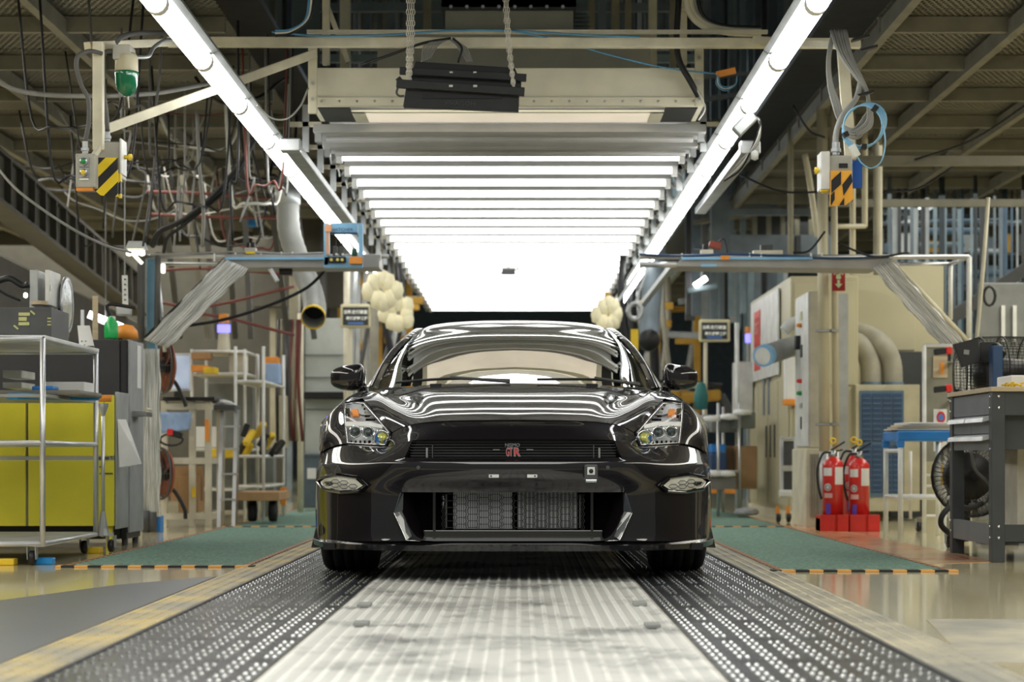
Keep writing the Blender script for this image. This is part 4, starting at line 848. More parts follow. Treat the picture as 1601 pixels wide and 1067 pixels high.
# ================================================= LEFT SIDE
def leg4(t, x0, x1, y0, y1, z0, z1, r, m, name='post'):
    for x in (x0, x1):
        for y in (y0, y1): MB().tube([(x, y, z0), (x, y, z1)], r, 10).build(name, m, t, smooth=True)
def caster(t, x, y, z=.10, m='black'):
    MB().lathe([(.0, -.016), (.03, -.016), (.038, -.01), (.038, .01), (.03, .016), (0, .016)], (x, y, .039), 'x', 14).build('wheel', m, t, smooth=True)
    MB().prism([(y-.02, .03), (y+.02, .03), (y+.028, z), (y-.028, z)], x-.024, x-.019, 'yz').build('caster_fork', 'galv', t); MB().prism([(y-.02, .03), (y+.02, .03), (y+.028, z), (y-.028, z)], x+.019, x+.024, 'yz').build('caster_fork', 'galv', t)
ca = thing('pipe_trolley', 'tall aluminium pipe trolley at the left edge, loaded with a black box', 'trolley', (-2.9, 10.4, 0))
x0, x1, y0, y1 = -3.5, -2.45, 9.86, 11.1
leg4(ca, x0, x1, y0, y1, .10, 1.17, .015, 'alu')
for z in (1.165, .63, .11):
    for a, b_ in (((x0, y0), (x1, y0)), ((x1, y0), (x1, y1)), ((x0, y1), (x1, y1)), ((x0, y0), (x0, y1))):
        MB().tube([(a[0], a[1], z), (b_[0], b_[1], z)], .014, 10).build('rail', 'alu', ca, smooth=True)
box((x0, y0, 1.165), (x1+.015, y1+.02, 1.185)).build('top_board', 'plastic_white', ca, bevel=.004); box((x0, y0, .115), (x1, y1, .125)).build('lower_board', 'grey', ca)
box((x0, y0+.1, .87), (x1, y1, .885)).build('middle_board', 'grey', ca)
for x in (x0, x1-.06):
    for y in (y0+.03, y1-.03): caster(ca, x, y)
for x, y, m_ in ((x1-.2, y0+.05, 'yellow'), (x1-.02, y0+.12, 'blue_c' if mat('blue_c', (.02, .30, .75), .4) else ''), (x1-.02, y1+.02, 'yellow')): box((x-.05, y-.04, .0), (x+.05, y+.04, .035)).build('wheel_chock', m_, ca, bevel=.006)
t = thing('control_unit', 'black flat control unit with yellow label strips on the trolley top', 'control unit', (-2.9, 10.1, 1.19))
a = P(80, 519, 10.1); z1 = PZ(481, 10.1)
box((a.x-.6, 10.1, 1.187), (a.x, 10.5, z1)).build('case', 'dark_grey', t, bevel=.004)
for xa, ya, xb, yb in ((29, 489, 47, 494), (29, 496, 42, 502), (29, 504, 46, 509), (74, 497, 80, 499), (74, 502, 80, 504), (74, 507, 80, 509)):
    box(P(xa, yb, 10.095), P(xb, ya, 10.099)).build('label_strip', mat('label_yellow', (.45, .46, .20), .6), t)
for xa, ya, r_ in ((51, 489, 40), (25, 512, 40)): MB().box(P(xa, ya, 10.097), (.03, .002, .009), (0, R(r_), 0)).build('label_strip', 'label_yellow', t)
t = thing('instrument_box', 'grey metal instrument box on a small shelf above the black control unit', 'box', P(65, 481, 10.3))
box(P(46, 477, 10.3), P(77, 429, 10.55)).build('case', 'galv', t, bevel=.004); box(P(77.5, 477, 10.3), P(88, 429, 10.55)).build('door', 'plastic_white', t, bevel=.004)
box(P(78, 455, 10.28), P(81, 446, 10.3)).build('latch', 'steel', t); box(P(46, 481, 10.25), P(84, 477.5, 10.55)).build('shelf', 'galv', t)
MB().lathe([(.0, 0), (.045, 0), (.045, .02)], P(62, 477, 10.24), 'z', 16).build('tape_roll', 'wood', t)
t = thing('round_mirror', 'round framed mirror standing on edge at the trolley corner', 'mirror', P(104, 520, 10.6))
c = P(104.5, 477, 10.6); Rm = Euler((0, 0, R(92))).to_matrix()
def disc(prof, c, Rm, n=28, cap=True):
    m_ = MB().lathe(prof, (0, 0, 0), 'y', n, cap); m_.v = [Rm @ v+c for v in m_.v]; return m_
disc([(.135, -.008), (.155, -.008), (.155, .008), (.135, .008), (.135, -.003)], c, Rm, 28, False).build('frame', 'alu', t, smooth=True)
disc([(0, -.006), (.137, -.006)], c, Rm).build('mirror_face', mat('mirror_dull', (.55, .60, .62), .12, .85), t)
MB().tube([P(104, 519, 10.6), P(102, 545, 10.6)], .014, 8).build('stand', 'alu', t); MB().box(P(103, 522, 10.6), (.03, .03, .04)).build('clamp', 'yellow', t, bevel=.005)
MB().bar(P(94, 520, 10.55), P(96, 445, 10.55), .03, .03).build('side_rail', 'dark_grey', t)
t = thing('card_stand', 'small white folded card standing on the right end of the trolley', 'card', P(134, 545, 10.9))
z = 1.187
MB().add([(PX(121, 10.85), 10.85, z+.115), (PX(140, 10.85), 10.85, z+.115), (PX(146, 10.85), 10.85, z), (PX(124, 10.85), 10.85, z)], [(0, 1, 2, 3)]).build('card_face', 'paper', t, solid=.002)
MB().add([(PX(140, 10.85), 10.85, z+.115), (PX(140, 10.85)+.005, 10.95, z), (PX(146, 10.85), 10.85, z)], [(0, 1, 2)]).build('card_wing', 'paper', t, solid=.002)
for k, (xx, yy) in enumerate(((127, 533), (133, 533), (131, 539))): box(P(xx, yy+1.5, 10.845), P(xx+2, yy, 10.848)).build('mark', 'dark_grey', t)
tag(MB().tube(crv([P(-5, 440, 10.3), P(15, 436, 10.3), P(35, 447, 10.3), P(45, 445, 10.3)], 5), .018, 8).build('cable_loom', 'cable_black', None, smooth=True), 'black cable loom leading into the grey instrument box', 'cable')
tag(MB().tube(crv([P(-5, 452, 10.3), P(12, 462, 10.3), P(32, 470, 10.3)], 5), .007, 8).build('cable_loom', 'cable_black', None, smooth=True), 'thin black lead below the cable loom at left', 'cable')
tag(MB().box(P(40, 462, 10.35), (.022, .03, .03)).build('work_lamp', 'warm_lamp', None, bevel=.01), 'small warm glowing lamp beside the grey instrument box', 'lamp')
for i, (ya, yb, m_, lab) in enumerate(((583, 591, 'plastic_white', 'upper white document tray behind the trolley post'), (601, 607, 'plastic_white', 'lower white document tray behind the trolley post'))):
    tag(box(P(4, yb, 10.9), P(55, ya, 11.2)).build('document_tray', m_, None, bevel=.004), lab, 'tray')
tag(box((-3.3, 10.2, .887), (PX(160, 10.75), 10.75, .915)).build('padded_board', mat('olive_grey', (.20, .19, .16), .7), None, bevel=.01), 'long brown grey padded board lying on the trolley shelf', 'board')
tag(MB().bar(P(18, 620, 10.05), P(148, 622, 10.75), .08, .035).build('blue_gauge', 'blue_c', None, bevel=.012), 'bright blue long gauge block lying along the trolley shelf', 'gauge')
tag(box((-2.62, 10.3, .915), (-2.50, 10.42, .94)).build('blue_cloth', 'blue', None, bevel=.01), 'small dark blue cloth on the padded board', 'cloth')
tag(box((-2.62, 10.5, .915), (-2.38, 10.74, .97)).build('paper_stack', 'paper', None, bevel=.004), 'stack of white paper at the end of the padded board', 'paper')
ps = thing('pipe_stand', 'thin aluminium pipe stand on a caster in front of the yellow machine', 'stand', (PX(161, 11.2), 11.25, 0))
xs = PX(161, 11.2)
MB().tube([(xs, 11.2, .09), (xs, 11.2, .86)], .011, 8).build('pole', 'alu', ps, smooth=True); MB().lathe([(.04, 0), (.03, .04), (.013, .14)], (xs, 11.2, .10), 'z', 10).build('foot_cone', 'alu', ps)
MB().lathe([(.013, 0), (.03, .05), (.032, .07)], (xs, 11.2, .80), 'z', 10).build('head_cone', 'alu', ps); MB().tube([(xs-.04, 11.2, .90), (xs+.05, 11.2, .90)], .02, 8).build('roller', 'orange', ps)
MB().bar((xs-.09, 11.2, .105), (xs+.06, 11.2, .105), .03, .02).build('foot_bar', 'alu', ps); caster(ps, xs+.05, 11.2)
# yellow machine
ym = thing('yellow_cabinet', 'large yellow two-panel machine cabinet behind the trolley', 'cabinet', (-3.2, 11.6, 0))
xr = PX(178, 11.45); z0, zm, z1 = PZ(823, 11.45), PZ(717, 11.45), PZ(618, 11.45)
box((-4.6, 11.47, z0+.0), (xr-.004, 11.9, z1)).build('carcass', 'grey', ym)
for a, b_ in ((z0, zm-.012), (zm+.012, z1)):
    box((-3.6, 11.45, a), (PX(40, 11.45), 11.47, b_)).build('door_panel', 'machine_yellow', ym, bevel=.004)
    box((PX(44, 11.45), 11.45, a), (xr-.06, 11.47, b_)).build('door_panel', 'machine_yellow', ym, bevel=.004); box((xr-.056, 11.45, a), (xr, 11.475, b_)).build('edge_panel', 'machine_yellow', ym, bevel=.004)
box((-3.6, 11.455, zm-.012), (xr-.02, 11.47, zm+.012)).build('centre_rail', 'steel', ym)
for x in (xr-.04, xr-.75): box((x-.018, 11.5, .0), (x+.018, 11.54, z0)).build('leg', 'machine_yellow', ym)
box((xr-.09, 11.445, zm-.008), (xr-.03, 11.455, zm+.008)).build('handle_slot', 'dark_grey', ym)
for k, (dx_, dz_, w_) in enumerate(((-.085, -.055, .022), (-.085, -.095, .08), (-1.6, -.1, .02))): box((xr+dx_, 11.446, zm+dz_), (xr+dx_+w_, 11.45, zm+dz_+.008)).build('marking', 'dark_grey', ym)
box((xr+.0, 11.48, z0-.02), (xr+.012, 11.82, z1+.02)).build('side_panel', 'galv', ym, bevel=.003)
t = thing('hanging_sheets', 'white paper sheets hanging on the grey side of the yellow cabinet', 'paper', (xr+.02, 11.5, .5))
for k in range(3):
    MB().add([(xr+.008+.004*k, 11.5-.01*k, PZ(656, 11.5)), (xr+.03+.01*k, 11.56, PZ(656, 11.5)), (xr+.085+.03*k, 11.56, PZ(730-2*k, 11.5)), (xr+.018+.004*k, 11.5-.01*k, PZ(731, 11.5))], [(0, 1, 2, 3)]).build('sheet', 'paper', t, solid=.001)
# dark cabinet
dc = thing('machine_cabinet', 'black fronted tall grey machine cabinet behind the yellow one', 'cabinet', (-3.2, 12.2, 0))
xs = PX(199, 12.05); zt_ = PZ(531, 12.05)
box((-4.5, 12.07, .04), (xs-.05, 12.5, zt_)).build('front_body', 'black_panel' if mat('black_panel', (.03, .03, .032), .4) else '', dc, bevel=.006)
box((xs-.046, 12.06, .04), (xs-.006, 12.5, zt_)).build('corner_post', 'black', dc, bevel=.006); box((xs-.004, 12.08, .08), (xs+.01, 12.52, zt_)).build('side_panel', 'grey_side' if mat('grey_side', (.34, .35, .36), .4) else '', dc, bevel=.004)
box((xs+.011, 12.3, PZ(607, 12.3)), (xs+.014, 12.42, PZ(540, 12.3))).build('notice_strip', 'paper', dc)
box((xs+.01, 12.15, PZ(652, 12.2)), (xs+.10, 12.35, PZ(643, 12.2))).build('side_shelf', 'steel', dc, bevel=.004); MB().tube([(xs+.09, 12.16, PZ(641, 12.2)), (xs+.09, 12.34, PZ(641, 12.2))], .012, 8).build('handle', 'beige', dc)
for y in (12.12, 12.45): MB().tube([(xs-.03, y, 0), (xs-.03, y, .05)], .02, 8).build('foot', 'dark_grey', dc)
# bits on top of the dark cabinet
t = thing('green_bottle', 'bright green plastic bottle on the black machine cabinet', 'bottle', P(174, 531, 12.2))
MB().lathe([(0, 0), (.042, .0), (.045, .01), (.045, .10), (.03, .115), (.022, .135), (.02, .14), (0, .14)], P(174, 530, 12.2), 'z', 14).build('body', 'green_bright' if mat('green_bright', (.02, .42, .10), .3) else '', t, smooth=True)
MB().lathe([(.02, 0), (.018, .025), (0, .026)], P(176, 500, 12.2)-Vector((0, 0, .004)), 'z', 10).build('cap', 'plastic_white', t)
t = thing('orange_dome', 'orange round drum top behind the green bottle', 'drum', P(196, 531, 12.4))
MB().lathe([(.085, 0), (.08, .05), (.05, .085), (0, .095)], P(196, 530, 12.4), 'z', 18).build('dome', 'orange', t, smooth=True)
tag(MB().bar(P(149, 531.5, 12.3), P(149, 463, 12.3), .035, .01, (0, 1, 0)).build('wooden_slat', 'wood', None), 'pale upright wooden slat on the black machine cabinet', 'slat')
tag(MB().bar(P(129, 533.5, 12.38), P(129, 485, 12.38), .02, .02, (0, 1, 0)).build('alu_post', 'alu', None), 'short bright aluminium post left of the wooden slat', 'post')
t = thing('tube_handle', 'bent black and chrome tube handle above the dark machine cabinet', 'handle', P(190, 480, 12.6))
MB().tube(crv([P(212, 482, 12.4), P(190, 478, 12.4), P(171, 476, 12.4), P(168, 483, 12.4), P(178, 505, 12.4), P(190, 535, 12.4)], 6), .012, 8).build('tube', 'black', t, smooth=True)
t = thing('strip_lamp', 'white strip lamp glowing low behind the machine cabinet top', 'lamp', P(165, 500, 16))
MB().tube([P(165, 500, 16), (PX(165, 16), 16, 3.3)], .006, 5).build('drop_rod', 'grey', t)
MB().bar(P(140, 492, 16), P(190, 512, 16), .06, .06).build('lamp_tube', 'tube_light', t)
t = thing('hung_gauge', 'white upright scale hanging above the tube handle', 'scale', P(195, 470, 12.8))
MB().bar(P(195, 431, 12.8), P(196, 478, 12.8), .035, .02, (0, 1, 0)).build('scale_bar', 'plastic_white', t); MB().tube([P(195, 433, 12.8), (PX(195, 12.8), 12.8, 3.3)], .005, 5).build('drop_rod', 'grey', t); MB().box(P(194, 487, 12.8), (.1, .05, .06)).build('scale_block', 'galv', t, bevel=.01)
for k in range(5): box(P(194, 438+k*8, 12.785), P(197, 436+k*8, 12.79)).build('mark', 'dark_grey', t)
# wall lamp
t = thing('work_lamp', 'warm glowing caged lamp hanging at the top of the blue pillar', 'lamp', P(212, 392, 13.6))
MB().prism([(p.x, p.z) for p in (P(203, 378, 13.6), P(224, 378, 13.6), P(228, 390, 13.6), P(198, 390, 13.6))], 13.55, 13.7).build('shade', 'galv', t, bevel=.004)
for k in range(3): MB().lathe([(0, -.04), (.022, -.03), (.02, .0)], P(202+k*10, 392, 13.6), 'z', 10).build('bulb', 'warm_lamp', t, smooth=True)
MB().bar(P(205, 394, 13.6), P(222, 412, 13.6), .03, .02).build('glow_strip', 'warm_lamp', t); MB().bar(P(216, 385, 13.68), P(222, 396, 14.2), .02, .02).build('arm', 'grey', t)
MB().box(P(255, 420, 14.1), (.03, .03, .07)).build('side_bulb', 'warm_lamp', t, bevel=.01)
# blue pillar with padded hoses
bpz = thing('blue_pillar', 'light blue upright panel with black padded hoses beside the boom', 'pillar', P(235, 530, 14.3))
box((PX(229, 14.3), 14.3, 1.35), (PX(243, 14.3), 14.4, 2.06)).build('panel', 'sky_blue_d' if mat('sky_blue_d', (.18, .38, .55), .4) else '', bpz, bevel=.006)
for x, r_ in ((222, .028), (247, .022)): MB().tube([P(x-2, 535, 14.2), P(x-1, 460, 14.2), P(x, 395, 14.2)], r_, 10).build('padded_hose', 'conduit_dark', bpz, smooth=True)
box((PX(214, 14.3), 14.32, 1.3), (PX(218, 14.3), 14.36, 2.0)).build('edge_strip', 'navy', bpz)
# left boom portal
lb = thing('boom_portal', 'left pipe boom wrapped in pale pleated film, bearing the blue bracket', 'boom', P(232, 830, 14.2))
D = 14.2
MB().tube([P(222, 545, D), (PX(222, D), D, 0)], .016, 10).build('post', 'steel', lb, smooth=True); MB().tube([P(246, 415, D+.3), (PX(246, D), D+.3, 1.35)], .014, 10).build('post', 'alu', lb, smooth=True)
MB().tube([P(225, 401, D), P(608, 401, D)], .016, 10).build('boom_rail', 'alu', lb, smooth=True); MB().tube([P(232, 413, D+.3), P(590, 413, D+.3)], .014, 10).build('boom_rail', 'steel', lb, smooth=True)
MB().tube([P(228, 528, D), P(352, 405, D)], .015, 10).build('brace', 'black', lb, smooth=True)
def film(corners, nu, nv, amp, name='film_wrap', m='film', seed=1, waves=9):
    r_ = random.Random(seed); a, b_, c_, d_ = [Vector(p) for p in corners]; g = []; ph = [r_.uniform(0, 6) for _ in range(4)]
    nrm = (b_-a).cross(d_-a).normalized()
    for i in range(nu+1):
        u = i/nu; row = []
        for j in range(nv+1):
            v = j/nv; p = a.lerp(b_, u).lerp(d_.lerp(c_, u), v)
            wv = math.sin(u*waves*6.28+ph[0]+1.2*math.sin(v*7+ph[1]))*.6+math.sin(u*waves*13.1+ph[2]+2*math.sin(v*11+ph[3]))*.4
            row.append(p+nrm*amp*wv+(b_-a).normalized()*amp*.6*math.sin(v*23+ph[1])*(1 if i in (0, nu) else .3))
        g.append(row)
    return MB().sheet(g)
def film_mat(nm, ry):
    m = mat(nm, (.93, .93, .90), .25, scale=9, coat=.6, c2=(.50, .51, .49), thr=(.38, .60), bump=.8, stretch=(1, 1, 1)); mp_ = [x for x in m.node_tree.nodes if x.type == 'MAPPING'][0]  # darker streaks in the colour stand in for shade between the pleats
    mp_.vector_type = 'TEXTURE'; mp_.inputs['Rotation'].default_value = (0, R(ry), 0); mp_.inputs['Scale'].default_value = (.14, .3, 4)
film_mat('film', 0); film_mat('film_left', 45); film_mat('film_right', -43)
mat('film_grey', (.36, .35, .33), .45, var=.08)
film([P(226, 532, D-.05), P(262, 545, D-.05), P(388, 420, D-.05), P(350, 404, D-.05)], 90, 20, .016).build('film_wrap', 'film_left', lb, smooth=True, solid=.002)
film([P(223, 546, D-.05), P(250, 546, D-.05), P(250, 808, D-.05), P(221, 812, D-.05)], 70, 30, .016, seed=3, waves=8).build('film_wrap', 'film', lb, smooth=True, solid=.002)
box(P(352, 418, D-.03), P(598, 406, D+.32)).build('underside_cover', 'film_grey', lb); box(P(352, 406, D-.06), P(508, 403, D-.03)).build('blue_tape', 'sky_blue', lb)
box((PX(224, D), D-.03, 0), (PX(252, D), D+.1, .12)).build('foot', 'blue', lb, bevel=.004)
for x, z in ((231, .16), (241, .15)): MB().tube([(PX(x, D), D-.05, 0), (PX(x, D), D-.05, z)], .03, 10).build('foot_can', 'dark_grey', lb, smooth=True)
for x in (335, 368, 408, 440, 457, 595): MB().tube([P(x, 394, D-.02), P(x, 409, D-.02)], .007, 5).build('zip_tie', 'white', lb)
MB().tube(crv([P(235, 398, D-.02), P(300, 397, D-.02), P(370, 394, D-.02), P(450, 397, D-.02), P(508, 396, D-.02)], 6), .008, 6).build('conduit', 'cable_grey', lb, smooth=True)
t = thing('sensor_block', 'black twin sensor block standing on top of the left boom', 'sensor', P(392, 396, D))
for x in (388, 396): MB().box(P(x, 386, D), (.026, .04, .06)).build('sensor', 'black', t, bevel=.005)
box(P(382, 395, D-.03), P(402, 389, D+.04)).build('base', 'grey_box', t, bevel=.004); box(P(384, 397, D-.035), P(400, 395, D+.03)).build('shim', 'yellow', t)
t = thing('spot_sensor', 'small silver spot sensor hanging under the left boom', 'sensor', P(428, 425, D))
MB().bar(P(422, 420, D), P(434, 441, D), .035, .035).build('barrel', 'alu', t, bevel=.008); MB().box(P(447, 425, D+.1), (.10, .05, .05)).build('clamp', 'black', t, bevel=.01)
# blue bracket
D = 13.9
bb = thing('blue_bracket', 'light blue square bracket frame on the end of the left boom', 'bracket', P(540, 418, D))
def fr2(x0_, y0_, x1_, y1_, m_, nm='frame_side'): return box(P(x0_, y1_, D), P(x1_, y0_, D+.05)).build(nm, m_, bb, bevel=.006)
fr2(506, 350, 516, 416, 'sky_blue'); fr2(516.2, 350, 560, 364, 'sky_blue', 'frame_top'); fr2(560.2, 350, 568, 416, 'sky_blue'); fr2(506, 402, 568, 419, 'sky_blue', 'frame_base')
MB().bar(P(540, 411, D+.04), P(540, 405, 14.2), .05, .03).build('mount_arm', 'steel', bb)
fr2(516.5, 364.5, 559.5, 366, 'navy', 'painted_shadow')  # solid navy strip, painted shade under the frame top
box(P(510, 398, D-.02), P(515, 353, D-.002)).build('orange_strap', 'cable_orange' if mat('cable_orange', (.75, .38, .2), .5) else '', bb); box(P(508, 363, D-.03), P(519, 351, D-.021)).build('orange_pad', 'cable_orange', bb, bevel=.004)
bo = box(P(513, 411, D-.03), P(541, 402, D-.002)).build('button_panel', 'black', bb, bevel=.006)
for x in (518, 528, 535): MB().lathe([(.011, 0), (.011, -.01), (0, -.012)], P(x, 406.5, D-.03), 'y', 10).build('button', 'label_bright' if mat('label_bright', (.85, .72, .2), .4) else '', bo)
box(P(546, 413, D-.03), P(567, 402, D-.002)).build('orange_case', 'orange', bb, bevel=.005)
text('HATCHER', .03, P(535, 359.5, D-.002), 'navy', bb, ext=.0005, sx=1.15)
for x in (524, 534): 
    r_ = thing('radio_handset', '%s small black radio with aerial standing in the blue bracket' % ('left' if x == 524 else 'right'), 'radio', P(x, 401, D))
    MB().box(P(x, 393, D+.02), (.035, .03, .07)).build('body', 'dark_grey', r_, bevel=.005); MB().tube([P(x+1, 386, D+.02), P(x+2.5, 371, D+.02)], .004, 6).build('aerial', 'black', r_)
    MB().lathe([(.010, 0), (.008, -.01)], P(x+2, 398, D), 'y', 8).build('knob', 'white', r_)
tag(MB().lathe([(.022, -.02), (.02, .03), (.012, .04), (0, .04)], P(554, 397, D+.02), 'z', 12).build('signal_light', mat('green_dark', (.02, .10, .07), .3), None, smooth=True), 'dark green cap standing at the right of the blue bracket', 'lamp')
# fans
def fan(lab, px, py, D, r_, yaw, m_='fan_brown'):
    t = thing('industrial_fan', lab, 'fan', P(px, py+90, D)); c = P(px, py, D); Rm = Euler((0, 0, R(yaw))).to_matrix()
    disc([(0, .05), (r_*.5, .055), (r_*.92, .02), (r_*.97, 0), (r_*.92, .01), (0, .03)], c, Rm).build('back_dish', m_, t, smooth=True)
    hub = disc([(0, -.07), (.05, -.06), (.06, 0), (.05, .06), (0, .07)], c, Rm, 14).build('hub', 'black', t, smooth=True)
    for k in range(4):
        a0 = k*math.pi/2; v = []
        for aa, rr, dy in ((a0, .05, -.02), (a0+.25, r_*.88, -.03), (a0+1.0, r_*.88, .02), (a0+.6, .05, .02)): v.append(Rm @ Vector((rr*math.cos(aa), dy, rr*math.sin(aa)))+c)
        MB().add(v, [(0, 1, 2, 3)]).build('blade', m_, t, solid=.004)
    cg = MB()
    for k in range(1, 7): cg.tube([Rm @ Vector((r_*k/6*math.cos(a*math.pi/12), -.06+.04*(k/6)**3, r_*k/6*math.sin(a*math.pi/12)))+c for a in range(24)], .0025 if k < 6 else .009, 4, closed=True)
    for k in range(12): cg.tube([Rm @ Vector((.03*math.cos(k*.5236), -.062, .03*math.sin(k*.5236)))+c, Rm @ Vector((r_*.97*math.cos(k*.5236), -.02, r_*.97*math.sin(k*.5236)))+c], .0025, 4)
    cg.build('guard', 'dark_grey', t)['kind'] = 'stuff'
    return t
t = fan('upper brown caged fan beside the white film wrapped post', 259, 573, 15.0, .215, -62)
MB().tube(crv([P(262, 590, 15), P(275, 600, 15), P(287, 625, 15), P(291, 636, 15)], 5), .016, 8).build('arm', 'black', t, smooth=True)
t = fan('lower brown caged fan near the floor beside the film wrapped post', 257, 741, 15.0, .20, -60)
MB().tube(crv([P(262, 760, 15), P(274, 770, 15), P(288, 795, 15), P(290, 812, 15)], 5), .016, 8).build('arm', 'black', t, smooth=True)
# beige stand with cloths
st = thing('work_stand', 'beige post work stand with a black top beside the two brown fans', 'stand', (-2.6, 15.2, 0))
xa, xb = PX(256, 15.2), PX(327, 15.2)
for x in (PX(300, 15.2), PX(325, 15.2), xa): box((x-.025, 15.2, 0), (x+.025, 15.25, 1.0)).build('post', 'beige_l' if mat('beige_l', (.62, .58, .46), .5) else '', st, bevel=.003)
box((xb-.03, 15.75, 0), (xb+.03, 15.8, 1.0)).build('post', 'beige_l', st)
for z in (.06, .50, .93): box((xa, 15.19, z), (xb+.02, 15.24, z+.05)).build('rail', 'beige_l', st); box((xb-.01, 15.24, z), (xb+.02, 15.8, z+.05)).build('rail', 'beige_l', st)
box((xa, 15.15, 1.0), (xb+.05, 15.85, 1.03)).build('top_board', 'black', st, bevel=.003)
box((xa, 15.5, .2), (xb-.1, 15.52, .48)).build('lower_board', 'cardboard', st)
tag(box((PX(268, 15.1), 15.4, .11), (PX(300, 15.1), 15.7, .40)).build('cardboard_box', 'cardboard', None, bevel=.003), 'cardboard box inside the beige work stand at floor level', 'box')
tag(box((PX(322, 15.17), 15.12, .68), (PX(328, 15.17), 15.16, .85)).build('orange_tab', 'orange', None), 'small orange tab on the beige stand post', 'tag')
tag(film([P(250, 645, 15.1), P(300, 645, 15.1), P(297, 672, 15.1), P(252, 678, 15.1)], 20, 8, .008, seed=5, waves=3).build('blue_cloth', mat('cloth_blue', (.32, .45, .68), .8), None, smooth=True, solid=.003), 'light blue cloth draped on the beige stand', 'cloth')
tag(box(P(300, 778, 15.185), P(306, 762, 15.2)).build('yellow_label', 'yellow', None), 'yellow label tag low on the beige stand', 'label')
t = thing('air_tool', 'black and red air tool hanging with coiled hose before the blue cloth', 'tool', P(270, 690, 15))
MB().bar(P(262, 676, 15), P(285, 682, 15), .05, .05).build('body', 'black', t, bevel=.01); MB().box(P(266, 676, 14.97), (.045, .04, .05)).build('collar', 'red', t, bevel=.008)
MB().tube([P(268+18*math.cos(a*.52), 688+9*math.sin(a*.52), 15.0) for a in range(12)], .008, 6, closed=True).build('hose', 'cable_black', t, smooth=True)
t = thing('monitor', 'pale blue lit monitor behind the upper fan', 'monitor', P(276, 612, 16))
box(P(254, 612, 15.7), P(299, 553, 15.76)).build('bezel', 'plastic_white', t, bevel=.006); box(P(257, 608, 15.69), P(296, 557, 15.7)).build('screen', mat('screen_blue', (.55, .65, .85), .3, emit=.25), t)
box((PX(272, 15.7), 15.7, 1.03), (PX(282, 15.7), 15.75, PZ(612, 15.7))).build('stand', 'black', t)
# step ladder
ld = thing('step_ladder', 'aluminium step ladder with a dark top beside the beige stand', 'ladder', (PX(357, 15.3), 15.3, 0))
for dx_ in (-.05, .065):
    MB().bar((PX(352, 15.1)+dx_, 15.1, 0), (PX(357, 15.4)+dx_, 15.4, .93), .03, .02).build('stile', 'alu', ld); MB().bar((PX(352, 15.8)+dx_, 15.95, 0), (PX(357, 15.4)+dx_, 15.5, .93), .03, .02).build('stile', 'alu', ld)
for z in (.22, .42, .62, .8): MB().bar((PX(352, 15.1)-.05, 15.1+.32*z, z), (PX(354, 15.1)+.07, 15.1+.32*z, z), .05, .015).build('step', 'alu', ld)
box((PX(330, 15.4), 15.3, .93), (PX(370, 15.4), 15.6, .97)).build('top_plate', 'dark_grey', ld, bevel=.004)
tag(MB().tube(crv([P(330, 633, 15.4), P(345, 629, 15.4), P(358, 631, 15.4), P(370, 634, 15.4)], 4), [.012]*3+[.02]*7+[.012]*3, 8).build('rag', 'paper', None, smooth=True), 'crumpled white rag on the step ladder top', 'cloth')
# pipe racks
def rack(name, lab, x0, x1, y0, y1, zs, zt, r_=.014, m_='white', brd='galv', cat='rack'):
    t = thing(name, lab, cat, ((x0+x1)/2, (y0+y1)/2, 0)); leg4(t, x0, x1, y0, y1, 0, zt, r_, m_)
    for z in zs:
        box((x0, y0, z), (x1, y1, z+.012)).build('shelf_board', brd, t)
        for a, b_ in (((x0, y0), (x1, y0)), ((x1, y0), (x1, y1)), ((x0, y0), (x0, y1))): MB().tube([(a[0], a[1], z), (b_[0], b_[1], z)], .013, 8).build('rail', m_, t, smooth=True)
    return t
rack('pipe_rack', 'white pipe rack of four levels holding black and yellow parts', PX(384, 17), PX(412, 16.4), 16.4, 17.8, (.30, .56, 1.20), 1.50, m_='plastic_white', brd='beige')
rack('pipe_rack', 'white pipe rack behind the step ladder with orange and green trays on top', PX(300, 17.2), PX(383, 17.2), 17.2, 18, (.26, .62, 1.30, 1.50), 1.52, m_='plastic_white', brd='beige')
for i, (xa_, ya, xb_, yb, D, m_, nm, lab) in enumerate(((298, 562, 333, 553, 17.1, 'cardboard', 'tray', 'brown tray with green rim on the left pipe rack'), (298, 580, 330, 573, 17.0, 'orange', 'tray', 'orange flat tray at the left of the rack'), (318, 584, 342, 576, 16.9, 'yellow', 'tray', 'yellow orange tray sticking out of the rack'),
        (358, 588, 388, 552, 17.3, 'beige_l', 'speaker_box', 'beige box with a round hole on the rack top shelf'), (324, 798, 400, 600, 18.1, 'grey_panel' if mat('grey_panel', (.20, .21, .20), .6) else '', 'panel', 'large dark grey panel leaning behind the pipe racks'), (300, 700, 345, 668, 16.9, 'paper', 'paper_bag', 'white printed paper bag on the lower rack shelf'),
        (415, 600, 440, 570, 17.5, 'cloth_blue', 'bin', 'light blue bin on the far end of the rack'), (414, 585, 438, 560, 17.9, 'orange', 'bin', 'orange bin behind the light blue one'), (408, 807, 432, 700, 18.05, 'grey_panel', 'panel', 'dark grey board leaning at the rack end'), (436, 700, 452, 620, 18.2, 'beige', 'cabinet', 'narrow beige wall cabinet beyond the racks'))):
    tag(box(P(xa_, ya, D), P(xb_, yb, D+.2)).build(nm, m_, None, bevel=.006), lab, nm.split('_')[-1])
t = thing('yellow_black_parts', 'heap of yellow and black striped rubber parts on the pipe rack', 'parts', P(400, 718, 16.9))
for k in range(11):
    x = rnd.uniform(372, 430); y = rnd.uniform(675, 710); MB().bar(P(x, y+8, 16.6+rnd.uniform(0, .5)), P(x+rnd.uniform(4, 14), y-12, 16.8), .05, .05).build('pad', 'yellow' if k % 2 else 'black', t, bevel=.01)
